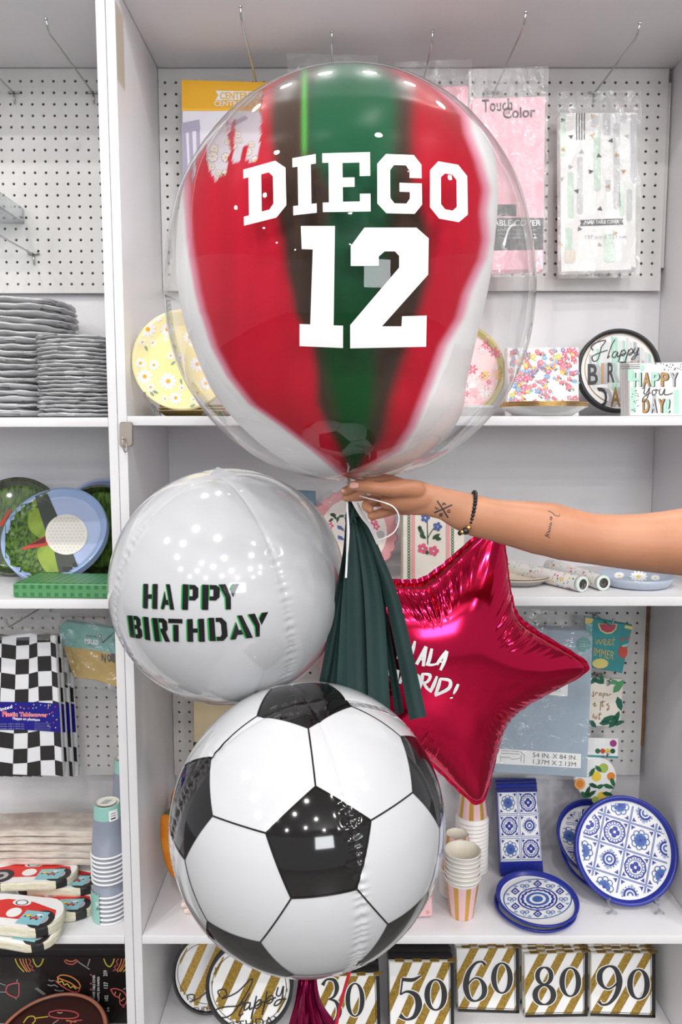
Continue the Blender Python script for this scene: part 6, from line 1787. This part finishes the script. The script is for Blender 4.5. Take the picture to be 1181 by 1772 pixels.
# checkered tablecovers on a hook
CKW = mat('checker_white_sheet', (222, 222, 226), .35, bump=.3, bscale=16, bdist=.01); CKB = mat('checker_black_sheet', (40, 38, 38), .28, bump=.3, bscale=16, bdist=.01)
NVB = mat('label_navy_blue', (24, 20, 128), .3)
xt = [-92, -68, -44, -20, 3.5, 28.5, 51, 64, 87, 95.8]; xbm = [-104, -78, -54, -30, -3, 22, 47, 71, 96, 109.5]
ys = [1100, 1114, 1138, 1164, 1190, 1215, 1240, 1266, 1293, 1318, 1344]
def ckx(i, y): t_ = (y - 1100) / 244; return xt[i] + (xbm[i] - xt[i]) * t_
def checker_pack(dx, D, full, label, ph):
    t = thing('tablecover_pack', label, 'tablecover', P(10 + dx, 1345, D), 'checkered tablecovers'); sf = plane(20, 1220, D, 2, 3); b = MB()
    b.slab(sf, [(ckx(0, 1104) + dx, 1104), (ckx(4, 1100) + dx, 1103), (ckx(6, 1100) + dx, 1096), (ckx(7, 1100) + dx, 1099), (ckx(9, 1103) + dx, 1101), (ckx(9, 1220) + dx, 1220), (ckx(9, 1344) + dx, 1345), (ckx(0, 1336) + dx, 1336)], .016, CKW, CKW)
    for j in range(10):
        for i in range(9):
            if (i + j + ph) % 2 == 0:
                sl = lambda i_, y: y + 3.5 * math.sin(i_ * 1.3 + 1)
                b.decal(sf, poly([(ckx(i, ys[j]) + dx, sl(i, ys[j])), (ckx(i + 1, ys[j]) + dx, sl(i + 1, ys[j])), (ckx(i + 1, ys[j + 1]) + dx, min(1344, sl(i + 1, ys[j + 1]))), (ckx(i, ys[j + 1]) + dx, min(1342, sl(i, ys[j + 1])))]), CKB, .0006)
    b.decal(sf, poly([(ckx(0, 1213) + dx, 1213), (ckx(7, 1217) + dx, 1215), (ckx(9, 1218) + dx + .4, 1218), (ckx(9, 1267) + dx + .4, 1267), (ckx(6, 1263) + dx, 1263), (ckx(0, 1262) + dx, 1262)]), NVB, .0010)
    if full:
        f6 = cX(0, 1030, 4.92)
        b.decal(sf, txt('Printed', cq(f6, (-42, 968), (104, 930), (108, 958), (-38, 1000)), .02), WHITEP, .0013)
        RD = pr('label_red', (222, 60, 70))
        for s, m, o, off in (('Plastic Tablecover', WHITEP, .05, .0013), ('Plastic Tablecover', RD, .02, .0016)):
            b.decal(sf, txt(s, cq(f6, (20, 985), (410, 1000), (410, 1036), (20, 1034)), o), m, off)
        b.decal(sf, txt('Nappe en plastique', cq(f6, (110, 1034), (342, 1048), (342, 1076), (110, 1064)), .02), WHITEP, .0013)
        for k in range(3): b.decal(sf, txt('1 tablecover 137 x 274 cm', cq(f6, (-60, 1088 + 20 * k), (206, 1090 + 20 * k), (206, 1100 + 20 * k), (-60, 1098 + 20 * k))), GRAYP, .0013)
        for k in range(5): b.decal(sf, txt('keep away from fire and heat', cq(f6, (296, 1084 + 14 * k), (430, 1088 + 14 * k), (430, 1094 + 14 * k), (296, 1090 + 14 * k))), GRAYP, .0013)
        rn2 = random.Random(6)
        for k in range(30):
            x, y = (rn2.uniform(100, 490), rn2.uniform(915, 975)) if k < 18 else (rn2.uniform(390, 495), rn2.uniform(980, 1130))
            b.decal(sf, ell(*f6((x, y)), 1.1, n=6), (RD, YEL, pr('sky_flower', (120, 170, 220)), MINT)[k % 4], .0012)
    b.part('folded_cover', t); return t
for k in range(3):
    checker_pack(8 + 9 * (2 - k), 1.66 + .04 * (2 - k), False, f'black and white checkered tablecover pack, {("third", "second", "first")[k]} behind the front labelled one', k % 2)
t = checker_pack(0, 1.62, True, 'front checkered tablecover pack with a blue and red label', 1)
bag(t, [(-60, 1062), (104, 1060), (100, 1108), (-60, 1108)], 1.60, seed=31, pinch=(.55, 0), amp=.008)
bh = P(45, 1058, 1.87); hook(-.72, EYE - .37 - .05, 1.62, 'wire peg hook carrying the checkered tablecovers')
f6 = cX(0, 1030, 4.92)
t = thing('tablecover_pack', 'gold tablecover pack with a teal header, in a clear bag beside the upright', 'tablecover', P(160, 1190, 1.70)); sf = plane(165, 1130, 1.70, 0, 0); b = MB()
GF = mat('gold_film_sheet', (206, 170, 78), .35, metal=.3, bump=.5, bscale=12, bdist=.01)
b.slab(sf, [(106, 1112), (228, 1130), (228, 1194), (206, 1190), (165, 1178), (126, 1172)], .02, GF); b.part('folded_cover', t)
b = MB(); sf2 = PlaneS(sf.o + Vector((0, -.0012, 0)), sf.n); b.slab(sf2, [(101, 1085), (112, 1075), (228, 1092), (228, 1136), (107, 1118)], .022, pr('teal_header', (112, 176, 170)))
b.decal(sf2, txt('MILES', cq(f6, (722, 366), (838, 382), (838, 420), (722, 406)), .03), WHITEP, .0008)
for k in range(10): b.decal(sf2, poly(cq(f6, (736 + 9 * k, 336 + (k % 2) * 8 + k), (744 + 9 * k, 337 + (k % 2) * 8 + k), (744 + 9 * k, 346 + (k % 2) * 8 + k), (736 + 9 * k, 345 + (k % 2) * 8 + k))), BLACK, .0008); b.decal(sf2, poly(cq(f6, (744 + 8 * k, 414 + (k % 2) * 8 + k), (750 + 8 * k, 415 + (k % 2) * 8 + k), (750 + 8 * k, 422 + (k % 2) * 8 + k), (744 + 8 * k, 421 + (k % 2) * 8 + k))), CHAR, .0008)
b.decal(sf2, txt('A GOLD TABLECOVER', cq(f6, (722, 442), (855, 460), (855, 470), (722, 452))), WHITEP, .0008); b.decal(sf2, txt('By', cq(f6, (962, 370), (985, 373), (982, 395), (962, 390)), 0, .3), CHAR, .0008); b.part('header_card', t)
b = MB(); sf3 = PlaneS(sf.o + Vector((0, -.0004, 0)), sf.n)
for s, x in (('N', 866), ('o', 912), ('1', 944)): b.decal(sf3, txt(s, cq(f6, (x, 495), (x + 36, 500), (x + 36, 580), (x, 556)), .03), CHAR, .0006)
b.part('foil_lettering', t); bag(t, [(98, 1068), (228, 1070), (228, 1196), (110, 1186)], 1.675, seed=33, amp=.005)
hook(-.512, P(188, 1059, YP).z - .004, 1.60, 'wire peg hook carrying the gold and teal pack')

# grey cups, base up
CG = mat('cup_slate', (142, 148, 164), .4, bump=.2, bscale=90, bdist=.002); CM = pr('cup_mint_foot', (150, 200, 190), .4); CB_ = pr('cup_base', (222, 218, 204))
foot_m = CM
gcm = cup_mesh('cup', .112, .0270, .0365, CG, PAPER, CIN, None, None, .030)
# the base disc of an upturned cup is what faces up
gme = gcm.mesh('grey_cup')
def grey_stack(x, y, zs, words, group, sticker):
    for k, z in enumerate(zs):
        o = bpy.data.objects.new('paper_cup', gme); COL.objects.link(o); o.location = (x + .0006 * (k % 2), y, ZC + .0006 + z + .112); o.rotation_euler = (PI, 0, .5 * k)
        tag(o, f'upturned slate cup in the {words}, {nth(len(zs) - 1 - k)}', 'cup', group)
        if sticker and k == len(zs) - 1:
            b = MB(); cc = Vector((x, y, ZC + .0006 + z + .112)); vs = []
            for j, h in enumerate((-.008, -.031)):
                for q in range(6):
                    a = -1.15 + .14 * q; r = .0270 + (.0365 - .0270) * (-h) / .112 + .0012; vs.append(cc + Vector((r * math.cos(a), r * math.sin(a), h)))
            b.add(vs, [(q, q + 1, 7 + q, 6 + q) for q in range(5)], WHITEP, True)
            for row in range(3):
                h = -.014 - .005 * row; vv = []
                for hh in (h, h - (.0012 if row < 2 else .0030)):
                    for q in range(4):
                        a = -1.02 + .12 * q; r = .0270 + .0095 * (-h) / .112 + .0016; vv.append(cc + Vector((r * math.cos(a), r * math.sin(a), hh)))
                b.add(vv, [(q, q + 1, 5 + q, 4 + q) for q in range(3)], BLACK, True)
            b.lathe([(0, .0006), (.020, .0006)], pr('base_sticker', (240, 238, 232)), 28, Matrix.Translation(cc))
            for row in range(4): b.box((cc.x - .004 + .002 * row, cc.y - .008 + .005 * row, cc.z + .0010), (.016, .0012, .0003), CHAR)
            T = Matrix.Translation(o.location) @ Matrix.Rotation(PI, 4, 'X') @ Matrix.Rotation(.0, 4, 'Z')
            s = bpy.data.objects.new('price_sticker', b.mesh('price_sticker', Matrix.LocRotScale(o.location, o.rotation_euler, None))); COL.objects.link(s); s.parent = o; s['label'] = 'white price sticker'
zs = [.0100 * k for k in range(7)] + [.090 + .0100 * k for k in range(7)]
grey_stack(-.5105, 1.600, zs, 'front stack by the upright', 'slate cups, front stack', True)
grey_stack(-.5040, 1.735, zs + [.1620, .172, .182, .192], 'rear stack by the upright', 'slate cups, rear stack', True)
# mint sleeve card of the lower cups
b = MB(); vs = []
for j, h in enumerate((.003, .072)):
    for q in range(8):
        a = PI + .15 + .16 * q; r = .0385 - .0095 * 0; vs.append(Vector((-.5105, 1.600, ZC + h)) + Vector((.0395 * math.cos(a), .0395 * math.sin(a), 0)))
b.add(vs, [(q, q + 1, 9 + q, 8 + q) for q in range(7)], CM, True); sf = b.surf()
f7 = cX(0, 1290, 3.937)
scr(b, sf, [[(655, 985), (668, 975), (672, 995), (684, 980)], [(655, 1020), (664, 1008), (676, 1025), (690, 1010)], [(658, 1120), (668, 1105), (676, 1122), (690, 1108)], [(664, 1145), (680, 1135)]], 1, CHAR, .0006, f7)
b.decal(sf, txt('WIN', cq(f7, (652, 1064), (690, 1064), (690, 1098), (652, 1098)), .03), WHITEP, .0006)
b.single('sleeve_card', 'mint lettered card around the lowest slate cups of the front stack', 'card')

# racing car napkin packs
RED = pr('racing_red', (216, 52, 48)); CREAM = mat('cream_napkin_edge', (238, 234, 216), .45, bump=.5, bscale=120, bdist=.003, var=(222, 214, 186), vscale=40, vstretch=(1, 1, 12)); SKYL = pr('sky_label', (140, 196, 206)); TYR = pr('tyre_black', (40, 38, 40))
def car_pack(c, yaw, tilt, label, L=.205, W=.095, H=.024):
    t = thing('napkin_pack', label, 'napkins', c, 'racing car napkin packs', (tilt, 0, rad(yaw)))
    M = TH[t.name]; b = MB()
    ol = []
    for cx_, cy_, a0 in ((L / 2 - W / 2, 0, -PI / 2), (-L / 2 + W / 2, 0, PI / 2)):
        ol += [(cx_ + W / 2 * math.cos(a0 + PI * k / 12), cy_ + W / 2 * math.sin(a0 + PI * k / 12)) for k in range(13)]
    rows = 9; vs = []; n = len(ol)
    for i in range(rows):
        z = H * i / (rows - 1); s = 1 - .018 * (i % 2) - (.03 if i in (0, rows - 1) else 0)
        vs += [M @ Vector((x * s, y * s, z + .0008 * math.sin(k * 1.1 + i))) for k, (x, y) in enumerate(ol)]
    for i in range(rows - 1):
        for k in range(n):
            x, y = ol[k]; blk = (L * .27 < x < L * .42 or -L * .42 < x < -L * .27) and y < 0
            b.add([], [], CREAM); b.f.append([i * n + k, i * n + (k + 1) % n, (i + 1) * n + (k + 1) % n, (i + 1) * n + k]); b.fm.append(b.mi(TYR if blk else CREAM)); b.fs.append(True)
    b.v = vs
    top = [M @ Vector((x * .97, y * .97, H + .0003)) for x, y in ol]; b.add(top, [tuple(range(n))], PAPER)
    def lay(shape, m, o): b.add([M @ Vector((x, y, H + .0003 + o)) for x, y in shape[0]], shape[1], m)
    body_ = [(-L * .48, -W * .16), (-L * .40, -W * .26), (L * .38, -W * .26), (L * .44, -W * .10), (L * .40, W * .12), (L * .1, W * .30), (-L * .2, W * .32), (-L * .40, W * .16)]
    lay(poly(body_), RED, .0004)
    for sx in (-.31, .31):
        lay(ell(sx * L, -W * .20, W * .30, W * .28, 24), TYR, .0008); lay(ell(sx * L, -W * .20, W * .17, W * .16, 20), GRAYP, .0010); lay(ell(sx * L, -W * .20, W * .07, n=12), TYR, .0012)
    lay(ell(-.02 * L, -W * .08, W * .17, W * .15, 20), PAPER, .0008); lay(ell(-.02 * L, W * .24, W * .22, W * .10, 20), PAPER, .0008); lay(ring(-.02 * L, W * .24, W * .12, W * .15, .6, 16), BLACK, .0010)
    b.part('napkins', t)
    b = MB(); b.add([M @ Vector(v) for v in ((L * .08, -W * .40, H + .0018), (L * .34, -W * .40, H + .0018), (L * .36, W * .02, H + .0018), (L * .10, W * .02, H + .0018))], [(0, 1, 2, 3)], SKYL)
    for x, y, m in ((.16, -.14, YEL), (.24, -.20, RED), (.27, -.10, PAPER)):
        b.add([M @ Vector((L * x + a, W * y + q, H + .0022)) for a, q in ((-.010, -.002), (.010, -.002), (.006, .003), (-.004, .004))], [(0, 1, 2, 3)], m)
        for d in (-.006, .006): b.add([M @ Vector((L * x + d + .0022 * math.cos(k * PI / 4), W * y - .003 + .0022 * math.sin(k * PI / 4), H + .0024)) for k in range(8)], [tuple(range(8))], TYR)
    b.part('label_card', t, 'sky blue label card')
    return t
def px_spot(px, py, z): p = PZ(px, py, z); return p
SHC = ZC + .0006
car_pack(Vector((-.660, 1.770, SHC)), 4, 0, 'racing car napkin pack lying at the very bottom behind the others', H=.060)
car_pack(Vector((-.648, 1.618, SHC + .001)), 3, 0, 'racing car napkin pack on the shelf, second from the shelf edge', H=.021)
car_pack(Vector((-.652, 1.680, SHC + .0225)), -2, .0, 'racing car napkin pack lying on its back-row neighbours, only its cream edge showing', H=.020)
car_pack(Vector((-.708, 1.668, SHC + .043)), 3, .0, 'racing car napkin pack under the beige packs, topmost of the cars', H=.020)
car_pack(Vector((-.692, 1.540, SHC + .001)), -13, rad(8), 'lowest racing car napkin pack, drooping over the shelf edge', H=.020)
car_pack(Vector((-.690, 1.546, SHC + .024)), -9, rad(5), 'racing car napkin pack on the drooping one at the shelf edge', H=.024)
# beige packs above them
BEI = mat('beige_wrapped_paper', (226, 216, 204), .3, var=(196, 180, 170), vscale=22, vstretch=(1, 1, 8), bump=.5, bscale=50, bdist=.004, coat=.4); BEIT = mat('beige_wrapped_top', (206, 194, 180), .3, var=(180, 166, 152), vscale=8, bump=.4, bscale=18, bdist=.01, coat=.4)
for k in range(5):
    n = 26; b = MB(); x1, x0, y0, y1 = -.545 + (.0, -.004, .003, -.002, -.006)[k], -.90, 1.688, 1.772; z0 = SHC + .0655 + .0165 * k; h = .0155
    vs = []; rn3 = random.Random(40 + k); p0 = rn3.uniform(0, 6)
    for i in range(n + 1):
        u = i / n; x = x0 + (x1 - x0) * u; wv_ = .0016 * math.sin(u * 9 + p0); edge = .0025 if 0 < i < n else 0.005
        sl = .004 * math.sin(u * 3.1) * (1 if k > 2 else 0)
        thin = 1 if i < n else .35
        for y in (y0 + .002 * math.sin(u * 14 + p0), y1):
            vs += [(x, y, z0 + wv_ + sl), (x, y, z0 + wv_ + sl + h * .9 * thin)]
    fs = []
    for i in range(n):
        a, c_ = 4 * i, 4 * i + 4
        fs += [(a, c_, c_ + 1, a + 1), (a + 1, c_ + 1, c_ + 3, a + 3), (a + 2, a + 3, c_ + 3, c_ + 2), (a, a + 2, c_ + 2, c_)]
    fs += [(0, 1, 3, 2), (4 * n, 4 * n + 2, 4 * n + 3, 4 * n + 1)]
    b.add(vs, fs, BEI)
    b.single('napkin_pack', f'beige shrink-wrapped placemat pack above the racing car napkins, {nth(4 - k)}', 'placemats', 'beige placemat packs')

# neon food tablecover and plates on the bottom shelf
NB_ = mat('neon_pack_black', (34, 28, 28), .22, bump=.3, bscale=12, bdist=.01); NY, NO, NP_, NGY = pr('neon_yellow', (206, 186, 70)), pr('neon_orange', (220, 140, 84)), pr('neon_pink', (206, 90, 96)), pr('neon_grey', (150, 150, 152))
f8 = cX(0, 1600, 3.937)
t = thing('tablecover_pack', 'black tablecover pack printed with neon hot dogs and burgers', 'tablecover', P(100, 1800, 1.725)); sf = plane(110, 1760, 1.725, 4); b = MB()
b.slab(sf, [(-150, 1655), (221, 1655), (223, yb(1.715, ZDL + .010)), (-150, yb(1.715, ZDL + .010))], .03, NB_)
def burger(x, y, s, fl=1):
    q = lambda a, c_: (x + fl * a * s, y + c_ * s)
    return [(stroke([q(-100, -20), q(-90, 10), q(-70, 40), q(-40, 70)], 2, 5), NY), (stroke([q(-70, -20), q(-60, 10), q(-38, 45), q(-20, 70)], 2, 5), NO), (stroke([q(-50, -20), q(-40, 15), q(-15, 60), q(0, 70)], 1.6, 5), NO), (stroke([q(-30, -20), q(-20, 20), q(5, 65)], 1.6, 5), NO),
            (stroke([q(-10, -20), q(5, 0), q(-2, 20), q(18, 35), q(12, 55), q(30, 62)], 1.6, 5), NP_), (stroke([q(20, -20), q(30, 10), q(50, 35), q(75, 20), q(92, -20)], 2, 5), NY)]
for sh, m in burger(*f8((205, 250)), .254): b.decal(sf, sh, m, .0008)
for sh, m in burger(*f8((800, 250)), .254, -1): b.decal(sf, sh, m, .0008)
for pts, m, w in (([(390, 360), (420, 342), (480, 352), (530, 385), (548, 420), (530, 430), (480, 395), (430, 375), (390, 360)], NO, 2), ([(380, 380), (400, 400), (460, 440), (510, 458), (540, 450), (545, 425)], NP_, 2), ([(395, 365), (400, 392), (425, 385), (440, 410), (460, 402), (480, 428), (500, 420), (520, 440)], NY, 2),
                  ([(330, 375), (350, 382), (370, 378)], NGY, 1.6), ([(325, 408), (350, 415), (372, 410), (394, 424)], NGY, 1.6), ([(372, 442), (400, 450), (435, 448)], NGY, 1.6), ([(240, 432), (300, 478)], NGY, 1.6), ([(252, 428), (312, 474)], NGY, 1.6),
                  ([(130, 395), (60, 410), (42, 450), (70, 480), (125, 490), (130, 395)], NP_, 2), ([(112, 390), (122, 372)], NGY, 1.5), ([(0, 398), (40, 412)], NGY, 1.5), ([(0, 458), (44, 458)], NGY, 1.5), ([(105, 490), (112, 510)], NGY, 1.5),
                  ([(440, 240), (455, 262), (500, 268), (532, 240)], NP_, 2), ([(450, 236), (470, 248), (500, 248), (520, 236)], NO, 1.6), ([(530, 250), (612, 304)], NGY, 1.8), ([(614, 232), (598, 282)], NGY, 1.8),
                  ([(755, 440), (790, 435), (840, 455), (866, 500), (850, 545), (820, 540), (815, 500), (780, 480), (755, 440)], NP_, 2), ([(790, 455), (780, 480)], NO, 1.6), ([(822, 465), (812, 495)], NO, 1.6), ([(850, 500), (825, 520)], NO, 1.6), ([(838, 545), (848, 560), (832, 558)], NP_, 1.5), ([(840, 440), (866, 430)], NGY, 1.5)):
    b.decal(sf, stroke([f8(p) for p in pts], w, 4), m, .0008)
for s, q in (('PAPER TABLE COVER', ((632, 500), (632, 342), (650, 342), (650, 500))), ('NAPPE EN PAPIER', ((664, 520), (664, 352), (680, 352), (680, 520))), ('259', ((706, 350), (706, 310), (732, 310), (732, 350))), ('137', ((708, 432), (708, 390), (736, 390), (736, 432))), ('102', ((714, 518), (714, 480), (738, 480), (738, 518))), ('54', ((730, 592), (730, 562), (746, 562), (746, 592)))):
    b.decal(sf, txt(s, cq(f8, *q)), WHITEP, .0010)
for y in (340, 400, 440, 490): b.decal(sf, ell(*f8((620, y)), 1.5, n=8), NP_, .0009)
b.part('folded_cover', t)
b = MB(); b.slab(plane(110, 1720, 1.775, 3), [(-150, 1646), (221, 1644), (222, yb(1.77, ZDL + .005)), (-150, yb(1.77, ZDL + .005))], .03, NB_, mat('dark_fold', (60, 48, 46), .3)); b.single('tablecover_pack', 'black tablecover pack directly behind the one with neon hot dogs', 'tablecover')
BRP = mat('neon_plate_brown', (58, 28, 25), .4, coat=.08); BRR = mat('neon_plate_edge', (170, 108, 84), .3)
NPL = 7
for k in range(NPL):
    c = Vector((P(92, 1790, 1.60).x + .002 * (k % 3), 1.578, .206 - .0105 * k)); b = plate_mb(c, .124, 82, 0, BRP, BRR if k == 0 else BRP, BRP, flat=.97, dep=.010); sf = b.surf()
    if k == 0:
        for pts, m, w in (([(335, 600), (400, 585), (500, 595), (535, 620), (500, 640), (400, 640), (340, 625), (335, 600)], NP_, 2), ([(390, 600), (410, 604), (425, 600)], pr('neon_pale', (230, 170, 160)), 1.6), ([(160, 672), (190, 632), (230, 628), (240, 655), (220, 677)], NY, 2), ([(240, 640), (330, 628)], NY, 1.8), ([(360, 677), (400, 650)], NGY, 1.6), ([(450, 655), (520, 665)], NO, 2), ([(480, 677), (500, 660), (560, 652)], NP_, 2)):
            b.decal(sf, stroke([f8(p) for p in pts], w, 4), m, .0008)
    b.single('paper_plate', 'top brown plate with neon food drawings before the hot dog pack' if k == 0 else f'brown neon plate in the pile before the hot dog pack, {nth(k)}', 'plate', 'brown neon plates')
